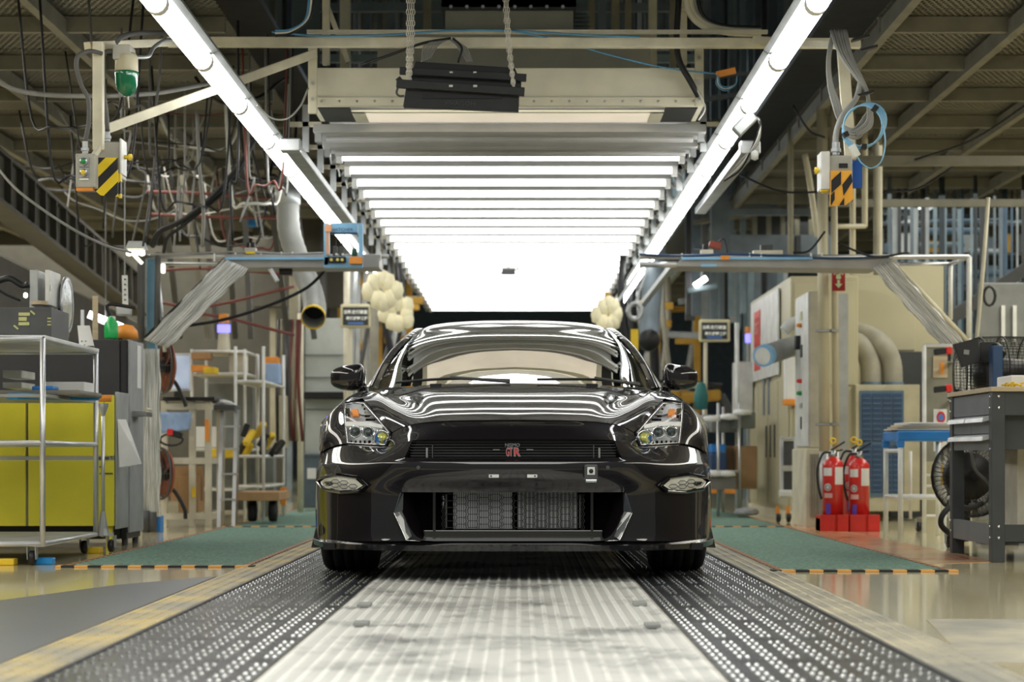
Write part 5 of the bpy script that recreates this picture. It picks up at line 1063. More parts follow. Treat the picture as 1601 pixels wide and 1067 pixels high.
MB().bar(P(330, 710, 16.9), P(372, 708, 16.9), .09, .09).build('yellow_pad', 'yellow', t, bevel=.02)
t = thing('parts_cart', 'low brown flat cart with black wheels under the pipe rack', 'cart', P(410, 800, 17))
box((PX(375, 15.7), 15.55, .20), (PX(440, 15.7), 16.3, .27)).build('deck', 'cardboard', t, bevel=.005)
for x in (395, 427): MB().lathe([(0, -.03), (.085, -.03), (.09, 0), (.085, .03), (0, .03)], (PX(x, 15.8), 15.8, .11), 'x', 16).build('wheel', 'rubber', t, smooth=True)
tag(box(P(438, 790, 16.4), P(448, 762, 16.45)).build('orange_post', 'orange', None, bevel=.003), 'short orange floor post beside the brown cart', 'post')
tb = thing('trash_bin', 'blue grey plastic waste bin with white label near the far left walkway', 'bin', P(490, 788, 19.5))
c = Vector((PX(490, 19.5), 19.6, 0)); MB().box(c+Vector((0, 0, .30)), (.24, .24, .52)).build('body', mat('bin_blue', (.10, .13, .16), .5), tb, bevel=.01); MB().box(c+Vector((0, 0, .57)), (.26, .26, .03)).build('rim', 'bin_blue', tb, bevel=.006)
box((c.x-.06, 19.47, .33), (c.x+.03, 19.478, .44)).build('label', 'paper', tb)
tag(MB().lathe([(0, .34), (.05, .33), (.09, .2), (.10, 0)], (c.x+.05, 19.7, .585), 'z', 12).build('rag_bag', mat('maroon', (.14, .10, .09), .8), None, smooth=True), 'brown cloth bundle on top of the waste bin', 'bag')
# hose duct with open mouth
hd_ = thing('exhaust_hose', 'grey flexible exhaust hose hanging with an open round mouth', 'hose', P(490, 500, 15))
hp = crv([P(450, 300, 15.2), P(452, 360, 15.2), P(468, 410, 15.2), P(485, 450, 15.1), P(492, 480, 14.9), P(490, 496, 14.7)], 8)
MB().tube(hp, [.085+.004*(i % 2) for i in range(len(hp))], 16, cap=False).build('hose', mat('hose_grey', (.30, .31, .29), .5, bump=.1), hd_, smooth=True, solid=.004)
d = (hp[-1]-hp[-2]).normalized()
MB().tube([hp[-1]+d*(-.03), hp[-1]+d*.02], .092, 18, cap=False).build('rim', 'yellow', hd_, smooth=True, solid=.006); MB().tube([hp[-1]-d*.2, hp[-1]-d*.18], .08, 16).build('dark_throat', 'black', hd_)
MB().tube([P(450, 320, 15.2), P(450, 290, 15.2)], .10, 16).build('collar', 'galv', hd_, smooth=True)
MB().bar((PX(450, 15.2), 15.2, PZ(300, 15.2)), (-1.98, 15.2, 3.3), .03, .03).build('drop_rod', 'steel', hd_)
# info sign boards
def board(lab, x0_, y0_, x1_, y1_, D, post, txt):
    t = thing('sign_board', lab, 'sign', P((x0_+x1_)/2, y1_, D))
    box(P(x0_, y1_, D), P(x1_, y0_, D+.05)).build('frame', mat('sign_cream', (.72, .66, .42), .5), t, bevel=.02)
    fc = box(P(x0_+4, y1_-4.5, D-.012), P(x1_-4, y0_+4.5, D-.002)).build('face', mat('sign_dark', (.05, .055, .05), .5), t, bevel=.01)
    text(txt[0], 6.6*D/F, P((x0_+x1_)/2, y0_+12.5, D-.014), 'sign_white' if mat('sign_white', (.85, .85, .78), .5, emit=.15) else '', fc, sx=.95, bold=.001)
    text(txt[1], 6*D/F, P((x0_+x1_)/2+2, y0_+22.5, D-.014), 'sign_white', fc, sx=.95, bold=.001)
    box(P(x0_+12, y1_-5.5, D-.016), P(x1_-12, y1_-9, D-.013)).build('blue_bar', 'blue_bar' if mat('blue_bar', (.10, .22, .60), .5) else '', fc)
    if post: MB().tube([P(post, y1_, D+.06), (PX(post, D), D+.06, 0)], .02, 8).build('post', 'cream', t)
    return t
board('cream framed black notice board left of the car windscreen', 532, 476, 580, 513, 18, 548, ('自動走行検査', '最終調整工程'))
board('cream framed black notice board right of the car windscreen', 1093, 500, 1141, 535, 18.5, 1103, ('自動走行検査', '最終調整工程'))
# ================================================= RIGHT SIDE
# fire extinguishers
def extinguisher(lab, x, y, h=.42):
    t = thing('fire_extinguisher', lab, 'fire extinguisher', (x, y, .10)); c = Vector((x, y, .10)); r_ = .078
    MB().lathe([(0, 0), (r_, 0), (r_, h-.03), (r_*.93, h-.005), (r_*.6, h+.025), (.03, h+.035), (.03, h+.05), (0, h+.05)], c, 'z', 24).build('cylinder', 'red', t, smooth=True)
    MB().lathe([(.03, 0), (.034, .01), (.03, .05), (.015, .055)], c+Vector((0, 0, h+.035)), 'z', 12).build('valve', 'steel', t, smooth=True)
    MB().bar(c+Vector((-.02, -.01, h+.085)), c+Vector((.085, -.02, h+.15)), .02, .012).build('lever', 'black', t); MB().bar(c+Vector((-.02, -.01, h+.07)), c+Vector((.07, -.02, h+.09)), .02, .012).build('handle', 'black', t)
    MB().tube([c+Vector((-.005+.02*math.cos(a*.63), -.03, h+.155+.02*math.sin(a*.63))) for a in range(10)], .007, 6, closed=True).build('safety_ring', 'yellow', t, smooth=True)
    MB().tube(crv([c+Vector(p) for p in ((-.02, -.02, h+.07), (-.08, -.03, h+.06), (-.12, -.03, h-.05), (-.115, -.03, h-.18), (-.09, -.03, h-.28))], 5), .009, 8).build('hose', 'black', t, smooth=True)
    def lab_(a0, a1, z0, z1, m_, nm):
        g = [[c+Vector((1.012*r_*math.sin(R(a0+(a1-a0)*i/6)), -1.012*r_*math.cos(R(a0+(a1-a0)*i/6)), z)) for z in (z0, z1)] for i in range(7)]
        MB().sheet(g).build(nm, m_, t, smooth=True)
    lab_(-70, -15, h-.105, h-.045, 'paper', 'label'); lab_(2, 60, h-.17, h-.04, 'paper', 'instruction_label'); lab_(-62, -12, h-.27, h-.235, mat('label_pink', (.75, .45, .42), .5), 'label')
    lab_(-50, -22, h-.39, h-.31, mat('label_violet', (.12, .08, .50), .5), 'label'); lab_(62, 80, h-.30, h-.12, 'label_yellow', 'label')
    g = MB(); cc = c+Vector((-1.02*r_*math.sin(R(38)), -1.02*r_*math.cos(R(38)), h-.19)); ux = Vector((math.cos(R(38)), -math.sin(R(38)), 0))
    g.add([cc]+[cc+ux*.028*math.cos(k*.524)+Vector((0, 0, .028*math.sin(k*.524))) for k in range(12)], [(0, k+1, (k+1) % 12+1) for k in range(12)]).build('round_emblem', 'paper', t, solid=.001)
    g = MB(); g.tube([cc+Vector((-.001, -.002, 0))+ux*.018*math.cos(k*.524)+Vector((0, 0, .018*math.sin(k*.524))) for k in range(12)], .003, 4, closed=True).build('emblem_ring', 'dark_grey', t)
    return t
extinguisher('left red fire extinguisher with hose, in the left red foot block', PX(1304, 14.35), 14.40)
extinguisher('right front red fire extinguisher in the right red foot block', PX(1345, 14.35), 14.40, .41)
extinguisher('rear red fire extinguisher mostly hidden behind the right front one', PX(1352, 14.6)-.08, 14.62, .43)
for nm, xa, xb in (('left', 1283, 1327), ('right', 1329, 1376)):
    t = thing('extinguisher_stand', '%s red plastic foot block holding a fire extinguisher' % nm, 'stand', (PX((xa+xb)/2, 14.3), 14.35, 0))
    X_, Y_ = PX(xa, 14.28), PX(xb, 14.28); wd = Y_-X_
    box((X_, 14.28, 0), (X_+wd*.52, 14.31, .125)).build('front_plate', 'red_flat' if mat('red_flat', (.72, .04, .03), .4) else '', t, bevel=.004); box((X_+wd*.6, 14.28, 0), (Y_, 14.31, .125)).build('front_plate', 'red_flat', t, bevel=.004)
    box((X_+wd*.52, 14.30, 0), (X_+wd*.6, 14.33, .12)).build('web', 'red_flat', t)
    box((X_, 14.31, 0), (X_+.02, 14.52, .12)).build('side_plate', 'red_flat', t); box((Y_-.02, 14.31, 0), (Y_, 14.52, .12)).build('side_plate', 'red_flat', t); box((X_, 14.30, .0), (Y_, 14.52, .095)).build('base', 'red_flat', t)
# blue topped pipe stool table
sb_ = thing('pipe_table', 'high table with grey pipe legs and a bright blue edge', 'table', (2.8, 13.4, 0))
xa, xb, ya, yb = PX(1386, 13.55), PX(1480, 13.1)+.06, 13.05, 13.55
for x, y in ((PX(1408, ya), ya), (xb-.02, ya), (PX(1385, yb), yb), (xb-.02, yb)): MB().tube([(x, y, 0), (x, y, .68)], .018, 12).build('leg', 'plastic_white', sb_, smooth=True)
for z in (.28, .60): MB().tube([(PX(1408, ya), ya, z), (PX(1385, yb), yb, z)], .014, 8).build('rail', 'plastic_white', sb_); 
MB().tube([(PX(1408, ya), ya, .28), (xb-.02, ya, .28)], .014, 8).build('rail', 'plastic_white', sb_); MB().tube([(PX(1385, yb), yb, .28), (xb-.02, yb, .28)], .014, 8).build('rail', 'plastic_white', sb_)
MB().prism([(PX(1403, ya), ya-.03), (xb, ya-.03), (xb, yb+.03), (PX(1381, yb), yb+.03)], .665, .735, 'xy').build('table_edge', 'blue', sb_, bevel=.012)
for x, y in ((PX(1408, ya), ya), (PX(1385, yb), yb)): MB().box((x, y, .65), (.05, .05, .06)).build('corner_block', 'blue', sb_, bevel=.012)
t = thing('folded_sheets', 'pile of folded beige sheets on the blue edged table', 'sheets', (2.8, 13.3, .737))
for k in range(4): MB().box((PX(1438, 13.3)+.02*k, 13.3, .745+.014*k), (.44-.02*k, .42, .012), (0, 0, R(k*2-3))).build('sheet', ('beige_l', 'wood', 'beige_l', 'paper')[k], t, bevel=.004)
# workbench
wb = thing('workbench', 'dark grey steel workbench with white handled drawers at the right edge', 'workbench', (3.0, 10.6, 0))
mat('bench', (.055, .06, .065), .4, var=.08); mat('bench_side', (.17, .185, .205), .35, var=.08)
x0, x1, y0, y1 = 2.50, 3.75, 10.15, 11.15; zt_ = .905
for x in (x0, x1-.07):
    for y in (y0, y1-.07): box((x, y, 0), (x+.07, y+.07, zt_)).build('leg', 'bench', wb, bevel=.004)
box((x0-.01, y0-.02, zt_), (x1, y1+.02, zt_+.025)).build('worktop', 'wood', wb, bevel=.003)
box((x0+.07, y0+.005, .78), (x1-.07, y0+.03, zt_)).build('front_apron', 'bench', wb); box((x0+.07, y0+.005, .11), (x1-.07, y0+.03, .20)).build('lower_apron', 'bench', wb)
box((x0+.005, y0+.07, .09), (x0+.03, y1-.07, .20)).build('lower_apron', 'bench_side', wb); box((x0+.03, y0+.03, .10), (x1, y1-.03, .12)).build('lower_shelf', 'bench', wb)
box((x0+.03, y0+.07, .60), (x0+.6, y1-.07, .90)).build('drawer_case', 'bench', wb)
dp = box((x0+.008, y0+.072, .785), (x0+.03, y1-.072, .90)).build('upper_panel', 'bench_side', wb, bevel=.003)
ym_ = (y0+y1)/2
for a, b_, z0, z1 in ((y0+.075, ym_-.003, .685, .78), (ym_+.003, y1-.075, .685, .78), (y0+.075, y1-.075, .595, .68)):
    dr = box((x0+.008, a, z0), (x0+.03, b_, z1)).build('drawer', 'bench_side', wb, bevel=.003)
    MB().prism([(x0+.008, z1-.004), (x0-.028, z1-.012), (x0-.034, z1-.036), (x0+.006, z1-.026)], a+.01, b_-.01, 'xz').build('handle', 'alu_white' if mat('alu_white', (.75, .76, .78), .3, .3) else '', dr, bevel=.002)
for x, zs in ((x0+.035, (.88, .82, .19, .13)),):
    for z in zs: MB().lathe([(.008, 0), (.007, -.006), (0, -.007)], (x, y0, z), 'y', 10).build('bolt', 'chrome', wb, smooth=True)
for y in (y0+.035, y1-.035):
    for z in (.88, .82, .60, .19, .13): MB().lathe([(.007, 0), (.006, -.005), (0, -.006)], (x0, y, z), 'x', 8).build('bolt', 'chrome', wb, smooth=True)
t = thing('yellow_chain', 'yellow plastic chain lying along the workbench top', 'chain', (2.8, 10.4, .93))
def lk(p, q, r_=.014):
    out = []; p, q = Vector(p), Vector(q); n = int((q-p).length/.03)
    for j in range(n):
        c = p.lerp(q, (j+.5)/n); mb = MB(); d = (q-p).normalized()
        s_ = Vector((0, 0, 1)) if j % 2 else d.cross(Vector((0, 0, 1)))
        mb.tube([c+d*.021*math.cos(a*.785)+s_*.011*math.sin(a*.785) for a in range(8)], .0045, 5, closed=True); mb.build('link', 'yellow', t, smooth=True)
lk((2.60, 10.32, .945), (3.15, 10.22, .945)); lk((2.60, 10.32, .945), (2.64, 10.17, .945))
tag(MB().box((2.9, 10.5, .965), (.5, .3, .07)).build('white_box', 'paper', None, bevel=.006), 'white flat carton on the workbench behind the yellow chain', 'box')
tag(box((PX(1583, 10.6), 10.5, .125), (3.4, 10.9, .62)).build('beige_unit', 'beige_l', None, bevel=.006), 'beige metal unit on the lower shelf of the workbench', 'cabinet')
tag(MB().lathe([(0, .06), (.05, .05), (.08, .0)], (2.72, 10.4, .122), 'z', 14).build('grey_rag', mat('rag_grey', (.4, .41, .42), .8, bump=.6, scale=40), None, smooth=True), 'crumpled light grey rag on the workbench lower shelf', 'cloth')
# fan cage, navy post, dark screen behind the bench
f1 = thing('drum_fan', 'large black caged drum fan behind the workbench', 'fan', (3.0, 12.2, 0))
c = P(1555, 585, 12.3)
for r_, xx in ((.20, -.22), (.235, -.1), (.24, .04), (.235, .2)): MB().tube([c+Vector((xx, r_*math.cos(a*.2618), r_*math.sin(a*.2618))) for a in range(24)], .006, 6, closed=True).build('hoop', 'black', f1, smooth=True)
cg = MB()
for a in range(64):
    q = [c+Vector((xx, r_*math.cos(a*.0982), r_*math.sin(a*.0982))) for xx, r_ in ((-.24, .10), (-.22, .20), (-.1, .235), (.04, .24), (.3, .235))]; cg.tube(q, .0018, 4)
for k in range(22):
    xx = -.22+k*.024; r_ = .2+.04*min(1, k/6); cg.tube([c+Vector((xx, r_*math.cos(a*.2618), r_*math.sin(a*.2618))) for a in range(24)], .0018, 4, closed=True)
cg.build('wire_guard', 'black', f1)['kind'] = 'stuff'
MB().lathe([(0, -.14), (.09, -.12), (.11, 0), (.09, .2), (0, .22)], c, 'x', 20).build('motor', 'black', f1, smooth=True)
for k in range(4): a0 = k*1.57; MB().add([c+Vector((.02, .05*math.cos(a0), .05*math.sin(a0))), c+Vector((-.03, .2*math.cos(a0+.2), .2*math.sin(a0+.2))), c+Vector((.04, .2*math.cos(a0+.9), .2*math.sin(a0+.9)))], [(0, 1, 2)]).build('blade', 'dark_grey', f1, solid=.004)
MB().tube([c+Vector((.1, 0, -.2)), Vector((c.x+.1, c.y, .03))], .025, 8).build('stand_pole', 'black', f1); MB().lathe([(.22, 0), (.2, .03), (.03, .05)], (c.x+.1, c.y, 0), 'z', 20).build('stand_base', 'black', f1)
f2 = thing('drum_fan', 'second black caged fan low behind the workbench legs', 'fan', (2.8, 12.2, 0)); c2 = P(1515, 745, 12.2); cg = MB()
for k in range(20): cg.tube([c2+Vector((.26*math.cos(a*.2618)*(1-(k/30)**2), -.1+.01*k, .26*math.sin(a*.2618)*(1-(k/30)**2))) for a in range(24)], .002, 4, closed=True)
for a in range(48): cg.tube([c2+Vector((.02*math.cos(a*.131), -.12, .02*math.sin(a*.131))), c2+Vector((.26*math.cos(a*.131), -.1, .26*math.sin(a*.131))), c2+Vector((.16*math.cos(a*.131), .1, .16*math.sin(a*.131)))], .002, 4)
cg.build('wire_guard', 'black', f2)['kind'] = 'stuff'; MB().lathe([(0, -.05), (.15, -.04), (.16, .05), (0, .08)], c2, 'y', 20).build('motor', 'black', f2, smooth=True); MB().tube([c2, Vector((c2.x, c2.y+.1, .02))], .025, 8).build('stand_pole', 'black', f2)
t = thing('navy_post', 'navy blue padded post in front of the black drum fan', 'post', P(1558, 700, 11.9)); xx = PX(1557, 11.9)
box((xx-.032, 11.85, .02), (xx+.032, 11.95, PZ(541, 11.9))).build('post', 'navy', t, bevel=.008); MB().lathe([(.035, 0), (.02, .015), (0, .02)], (xx, 11.9, PZ(541, 11.9)), 'z', 12).build('cap', 'black', t)
t = thing('control_screen', 'black tilted control screen with a small grey sticker above the drum fan', 'screen', P(1515, 570, 12)); D = 12.0
MB().prism([(p.x, p.z) for p in (P(1491, 538, D), P(1530, 529, D), P(1532, 566, D), P(1505, 575, D))], D, D+.05).build('screen', 'screen_black', t, bevel=.004)
box(P(1533, 566, D+.02), P(1553, 536, D+.1)).build('side_box', 'screen_black', t, bevel=.004); MB().box(P(1511, 551, D-.004), (.034, .004, .03), (0, R(6), 0)).build('sticker', 'grey', t)
tag(MB().tube([P(1545, 309, 12.6), P(1537, 420, 12.6), P(1527, 532, 12.6), (PX(1508, 12.6), 12.6, 0)], .014, 10).build('slanted_pole', 'cream', None, smooth=True), 'tall thin cream pole leaning above the black control screen', 'pole')
t = thing('hose_cart', 'curved black tube handle of a cart with one caster beside the workbench', 'cart', P(1485, 855, 11.8)); 
MB().tube(crv([P(1535, 788, 11.9), P(1515, 795, 11.8), P(1490, 792, 11.7), P(1474, 805, 11.6), P(1472, 822, 11.6), P(1488, 836, 11.6), P(1500, 838, 11.6)], 6), .018, 10).build('tube_frame', 'rubber', t, smooth=True); caster(t, PX(1484, 11.7), 11.7, .11)
cable('grey hose hanging in an arc behind the bench leg', [(1518, 705, 11.9), (1525, 735, 11.9), (1548, 760, 11.9), (1540, 786, 11.9), (1515, 790, 11.9)], .010, 'conduit_dark')
# grey partition with sensors and papers
t = thing('grey_partition', 'grey panel with a white post edge behind the sensors', 'panel', P(1465, 720, 14)); D = 14.0
box(P(1448, 722, D), P(1492, 541, D+.03)).build('panel', mat('panel_green', (.23, .23, .18), .6), t); MB().tube([P(1445, 540, D), (PX(1445, D), D, 0)], .016, 10).build('post', 'plastic_white', t, smooth=True)
box(P(1459, 591, D-.012), P(1481, 557, D-.002)).build('tan_notice', 'wood', t); box(P(1470, 585, D-.016), P(1476, 567, D-.013)).build('tan_patch', 'orange', t)
MB().tube([P(1445, 541, D), P(1492, 541, D)], .014, 8).build('rail', 'alu', t)
for lab, y in (('upper black and red sensor reading across the grey panel', 549), ('lower black and red sensor reading across the grey panel', 608)):
    t = thing('photo_sensor', lab, 'sensor', P(1475, y, 13.6)); MB().bar(P(1460, y+2, 13.6), P(1478, y, 13.6), .045, .045).build('barrel', 'black', t, bevel=.008); MB().bar(P(1478, y, 13.6), P(1488, y-1, 13.6), .055, .055).build('red_body', 'red', t, bevel=.01)
    MB().bar(P(1484, y+3, 13.6), P(1484, y+16, 13.6), .02, .02, (0, 1, 0)).build('clamp', 'black', t); MB().bar(P(1484, y+16, 13.6), P(1492, y+16, 14.15), .02, .02).build('arm', 'steel', t)
t = thing('safety_sign', 'white upright sign with two red and blue ovals beside the table', 'sign', P(1470, 705, 13.7)); D = 13.7
box(P(1460, 706, D), P(1480, 640, D+.01)).build('sign_plate', 'paper', t); MB().tube([P(1478, 700, D+.02), (PX(1478, D), D+.02, 0)], .012, 8).build('sign_leg', 'plastic_white', t)
for y in (653, 683):
    q = MB().lathe([(.034, 0), (.034, -.004), (0, -.004)], (0, 0, 0), 'y', 20); q.v = [Vector((v.x*.9, v.y, v.z*1.25))+P(1471, y, D) for v in q.v]; q.build('red_oval', 'red_flat', t)
    q = MB().lathe([(.022, -.003), (.022, -.006), (0, -.006)], (0, 0, 0), 'y', 20); q.v = [Vector((v.x*.9, v.y, v.z*1.1))+P(1471, y, D) for v in q.v]; q.build('blue_oval', 'blue_bar', t)
t = thing('pipe_trolley', 'small white pipe trolley with a yellow box behind the blue table', 'trolley', P(1460, 800, 14.3))
leg4(t, PX(1432, 14.5), PX(1492, 14.3), 14.2, 14.7, .08, .6, .012, 'plastic_white')
for z in (.12, .34, .42, .58): MB().tube([(PX(1432, 14.5), 14.2, z), (PX(1492, 14.3), 14.2, z)], .010, 8).build('rail', 'plastic_white', t)
box((PX(1475, 14.3), 14.25, .35), (PX(1488, 14.3), 14.4, .50)).build('yellow_box', 'yellow', t, bevel=.006); caster(t, PX(1432, 14.3), 14.2); caster(t, PX(1488, 14.3), 14.2)
box(P(1392, 809, 17.35), P(1440, 552, 17.55)).build('x', 'bench', None).name = 'dark_cabinet'; tag(bpy.data.objects['dark_cabinet'], 'dark olive cabinet block behind the blue table', 'cabinet')
# radiator unit
ru = thing('cooling_unit', 'beige framed cooling unit with a dark blue finned face', 'cooling unit', P(1380, 805, 16.6)); D = 16.6
box(P(1338, 800, D), P(1420, 605, D+.5)).build('frame', 'beige', ru, bevel=.006); box(P(1344, 778, D-.012), P(1413, 611, D-.002)).build('face_frame', mat('steel_blue', (.09, .15, .22), .45), ru, bevel=.004)
for cxx in range(4):
    for cyy in range(2):
        xa_ = 1348+cxx*16; ya_ = 616+cyy*80
        pn = box(P(xa_, ya_+75, D-.018), P(xa_+14, ya_, D-.013)).build('fin_panel', 'navy', ru)
        for k in range(9): box(P(xa_+.5, ya_+8+k*8, D-.026), P(xa_+13.5, ya_+6.3+k*8, D-.019)).build('fin', 'steel_blue', pn)
# curved hoses from the wall to the cooling unit
for i, (dx_, lab) in enumerate(((12, 'front'), (-22, 'rear'))):
    t = thing('duct_hose', '%s fat olive duct hose curving down into the cooling unit' % lab, 'hose', P(1380+dx_, 600, 16.8))
    pts = [P(1300+dx_/2, 522+i*14, 17.2), P(1335+dx_, 522+i*10, 17.0), P(1365+dx_, 538, 16.9), P(1381+dx_, 565, 16.9), P(1384+dx_, 604, 16.9)]
    hp = crv(pts, 10); MB().tube(hp, [.088+.003*(k % 2) for k in range(len(hp))], 16).build('hose', mat('hose_olive', (.36, .34, .27), .55, bump=.15), t, smooth=True)
    MB().tube([P(1384+dx_, 598, 16.9), P(1384+dx_, 606, 16.9)], .096, 16).build('clamp_ring', 'steel_blue', t, smooth=True)
# beige cabinets
mat('cab', (.52, .48, .32), .42, var=.05, scale=2)
bc = thing('tall_cabinet', 'wide beige sheet metal cabinet behind the pipes', 'cabinet', P(1380, 605, 17.6)); D = 17.6
box(P(1312, 812, D), P(1440, 430, D+1)).build('carcass', 'cab', bc, bevel=.006); box(P(1328, 548, D-.015), P(1430, 436, D-.002)).build('door_panel', 'cab', bc, bevel=.006)
box(P(1328, 603, D-.015), P(1430, 553, D-.002)).build('door_panel', 'cab', bc, bevel=.006); MB().tube([P(1340, 553, D-.03), P(1432, 553, D-.03), P(1432, 575, D-.03)], .01, 6).build('conduit', 'dark_grey', bc); box(P(1427, 590, D-.05), P(1436, 572, D-.016)).build('switch_box', 'grey', bc)
pm = thing('process_cabinet', 'large beige machine cabinet along the right walkway with a red lettered board', 'cabinet', (3.0, 18, 0))
xa = 2.36; y0, y1 = 16.7, 19.6; zt_ = 2.13
box((xa, y0, .08), (2.95, y1, zt_)).build('carcass', 'cab', pm, bevel=.01); box((xa-.02, y0-.02, 0), (2.95, y1+.02, .08)).build('plinth', 'cream', pm)
for k in range(4):
    a = y0+.06+k*.71; box((xa-.012, a, .12), (xa-.002, a+.66, 1.25)).build('door_leaf', 'cab', pm, bevel=.005)
    for z in (.95, 1.05): pass
for k, (ya_, w_) in enumerate(((18.0, .10), (18.35, .10))): box((xa-.02, ya_, .95), (xa-.013, ya_+w_, 1.5)).build('window_slot', 'blue_grey', pm, bevel=.01)
for k in range(3): box((xa-.02, 17.6+k*.3, .55), (xa-.013, 17.66+k*.3, .85)).build('vent_slot', 'dark_grey', pm)
for z in (.42, 1.15): MB().tube([(xa+.09, y0-.02, z-.04), (xa+.09, y0-.02, z+.04)], .02, 8).build('hinge', 'steel', pm)
nb = box((xa-.03, 17.3, 1.30), (xa-.013, 19.3, 2.08)).build('notice_board', 'plastic_white', pm, bevel=.004)
box((xa-.036, 18.55, 1.40), (xa-.031, 19.0, 1.98)).build('red_notice', 'red_flat', nb)
for z in (1.50, 1.75): box((xa-.040, 18.6, z), (xa-.037, 18.95, z+.13)).build('notice_panel', 'label_pink', nb)
text('危険', .2, (xa-.042, 18.77, 1.815), 'red_flat', nb, rot=(90, 0, -90), ext=.001); text('注意', .2, (xa-.042, 18.77, 1.565), 'red_flat', nb, rot=(90, 0, -90), ext=.001)
box((xa+.03, y0-.015, .12), (2.92, y0-.002, 1.15)).build('front_door', 'cab', pm, bevel=.005); box((xa+.03, y0-.015, 1.18), (2.92, y0-.002, 2.08)).build('front_door', 'cab', pm, bevel=.005)
t = thing('stack_light', 'small signal lamp glowing violet beside the far cabinet', 'signal lamp', P(1170, 525, 20)); MB().lathe([(0, 0), (.04, 0), (.04, .09), (0, .09)], P(1171, 536, 20), 'z', 12).build('blue_lens', 'blue_led', t); MB().lathe([(0, 0), (.035, 0), (.035, .07), (0, .07)], P(1170, 522, 20), 'z', 12).build('amber_lens', 'amber', t)
MB().tube([P(1170, 537, 20), (PX(1170, 20), 20, 0)], .02, 6).build('stem', 'galv', t)
t = thing('stack_light', 'violet glowing signal lamp with orange top above the left racks', 'signal lamp', P(350, 535, 17.5)); MB().lathe([(0, 0), (.06, 0), (.06, .07), (0, .07)], P(350, 520, 17.5), 'z', 12).build('blue_lens', 'blue_led', t); MB().lathe([(0, 0), (.05, 0), (.045, .08), (0, .08)], P(350, 505, 17.5), 'z', 12).build('amber_cap', 'orange', t)
MB().lathe([(.06, -.09), (.05, .07)], P(350, 533, 17.5), 'z', 12).build('base', 'beige_l', t)
# control panel
cp = thing('switch_cabinet', 'narrow pale control panel box with coloured switches beside the tall pipes', 'control panel', P(1265, 700, 15.2))
xa = PX(1266, 15.15); y0, y1 = 15.15, 15.87; z0, z1 = .63, 1.87
box((xa, y0, z0), (xa+.16, y1, z1)).build('case', 'beige_l', cp, bevel=.006); box((xa-.012, y0+.01, z0+.01), (xa-.001, y1-.01, z1-.01)).build('door', 'plastic_white', cp, bevel=.004)
ym_ = (y0+y1)/2
for z, m_ in ((1.62, 'orange'), (1.17, 'red'), (1.07, 'green')): MB().lathe([(.018, 0), (.018, -.02), (.012, -.04), (0, -.04)], (xa-.012, ym_, z), 'x', 12).build('knob', m_, cp, smooth=True)
box((xa-.016, ym_-.04, 1.66), (xa-.013, ym_+.05, 1.73)).build('yellow_label', 'label_yellow', cp); box((xa-.02, ym_-.06, 1.36), (xa-.013, ym_+.03, 1.46)).build('meter', 'dark_grey', cp); box((xa-.02, ym_-.06, .95), (xa-.013, ym_+.06, .99)).build('name_plate', 'galv', cp); box((xa-.02, ym_-.02, .78), (xa-.013, ym_+.02, .88)).build('slot', 'black', cp)
box((xa-.05, ym_+.05, 1.43), (xa-.013, ym_+.14, 1.54)).build('black_switch', 'black', cp)
box((xa-.03, y0+.0, 0), (xa+.2, y1+.05, .62)).build('pedestal', 'cream', cp, bevel=.005)
for k in range(7): box((xa+.0+k*.02, y0-.012, .08), (xa+.012+k*.02, y0-.002, .58)).build('vent_slat', 'hose_olive', cp)
for x, r_, lab in ((1285, .042, 'thick cream vertical pipe beside the control panel'), (1303, .026, 'thinner cream vertical pipe right of the thick one')):
    t = thing('vertical_pipe', lab, 'pipe', (PX(x+4, 15), 15.0, 0)); MB().tube([(PX(x+4, 15), 15, .0), (PX(x+4, 15), 15, .64)], r_*.92, 14).build('lower_sleeve', 'galv', t, smooth=True); MB().tube([(PX(x+4, 15), 15, .6), (PX(x, 15), 15, 3.3)], r_, 14).build('pipe', 'cream_l' if mat('cream_l', (.60, .55, .38), .4, var=.04) else '', t, smooth=True)
    for y in (518, 664): MB().tube([(PX(x, 15)-r_*1.4, 14.96, PZ(y, 15)), (PX(x, 15)+r_*1.6, 14.96, PZ(y, 15))], .012, 6).build('clamp', 'steel', t)
t = thing('grey_column', 'grey steel column behind the cream pipes', 'column', P(1318, 700, 15.8)); box((PX(1309, 15.8), 15.8, 0), (PX(1326, 15.8), 15.9, 1.9)).build('column', 'galv', t)
for i, (x, y0_, y1_, m_) in enumerate(((1262, 240, 330, 'cream_l'), (1333, 320, 430, 'cream_l'), (1352, 300, 355, 'cream_l'), (1370, 330, 430, 'cream_dark'), (1375, 330, 430, 'cream'), (1236, 215, 400, 'cream_dark'))):
    tag(MB().tube(crv([P(x-4 if i == 0 else x, y0_ if i == 0 else CY-(3.38-CH)*F/(15.5+i*.2), 15.5+i*.2), P(x+(4 if i == 0 else 0), (y0_+y1_)/2, 15.5+i*.2), P(x+(16 if i == 0 else 0), y1_+(40 if i == 0 else 0), 15.5+i*.2)], 4), .025, 10).build('service_pipe', m_, None, smooth=True), 'cream service pipes dropping from the right mezzanine', 'pipe', 'service pipes from the right mezzanine')
tag(MB().tube([P(1303, 354, 15.02), P(1352, 354, 15.9)], .02, 8).build('service_pipe', 'cream_l', None, smooth=True), 'short level cream pipe joining the service pipes', 'pipe')
t = thing('duct_nozzle', 'grey duct nozzle with a light blue ring pointing at the walkway', 'duct', P(1225, 550, 15.9)); a, b_ = P(1196, 556, 15.6), P(1262, 534, 16.3)
MB().tube([a, b_], .085, 18).build('duct', 'hose_grey', t, smooth=True); dd = (b_-a).normalized(); MB().tube([a-dd*.04, a+dd*.03], .09, 18).build('ring', 'sky_blue', t); MB().tube([a-dd*.045, a-dd*.041], .07, 18).build('mouth', 'plastic_white', t)
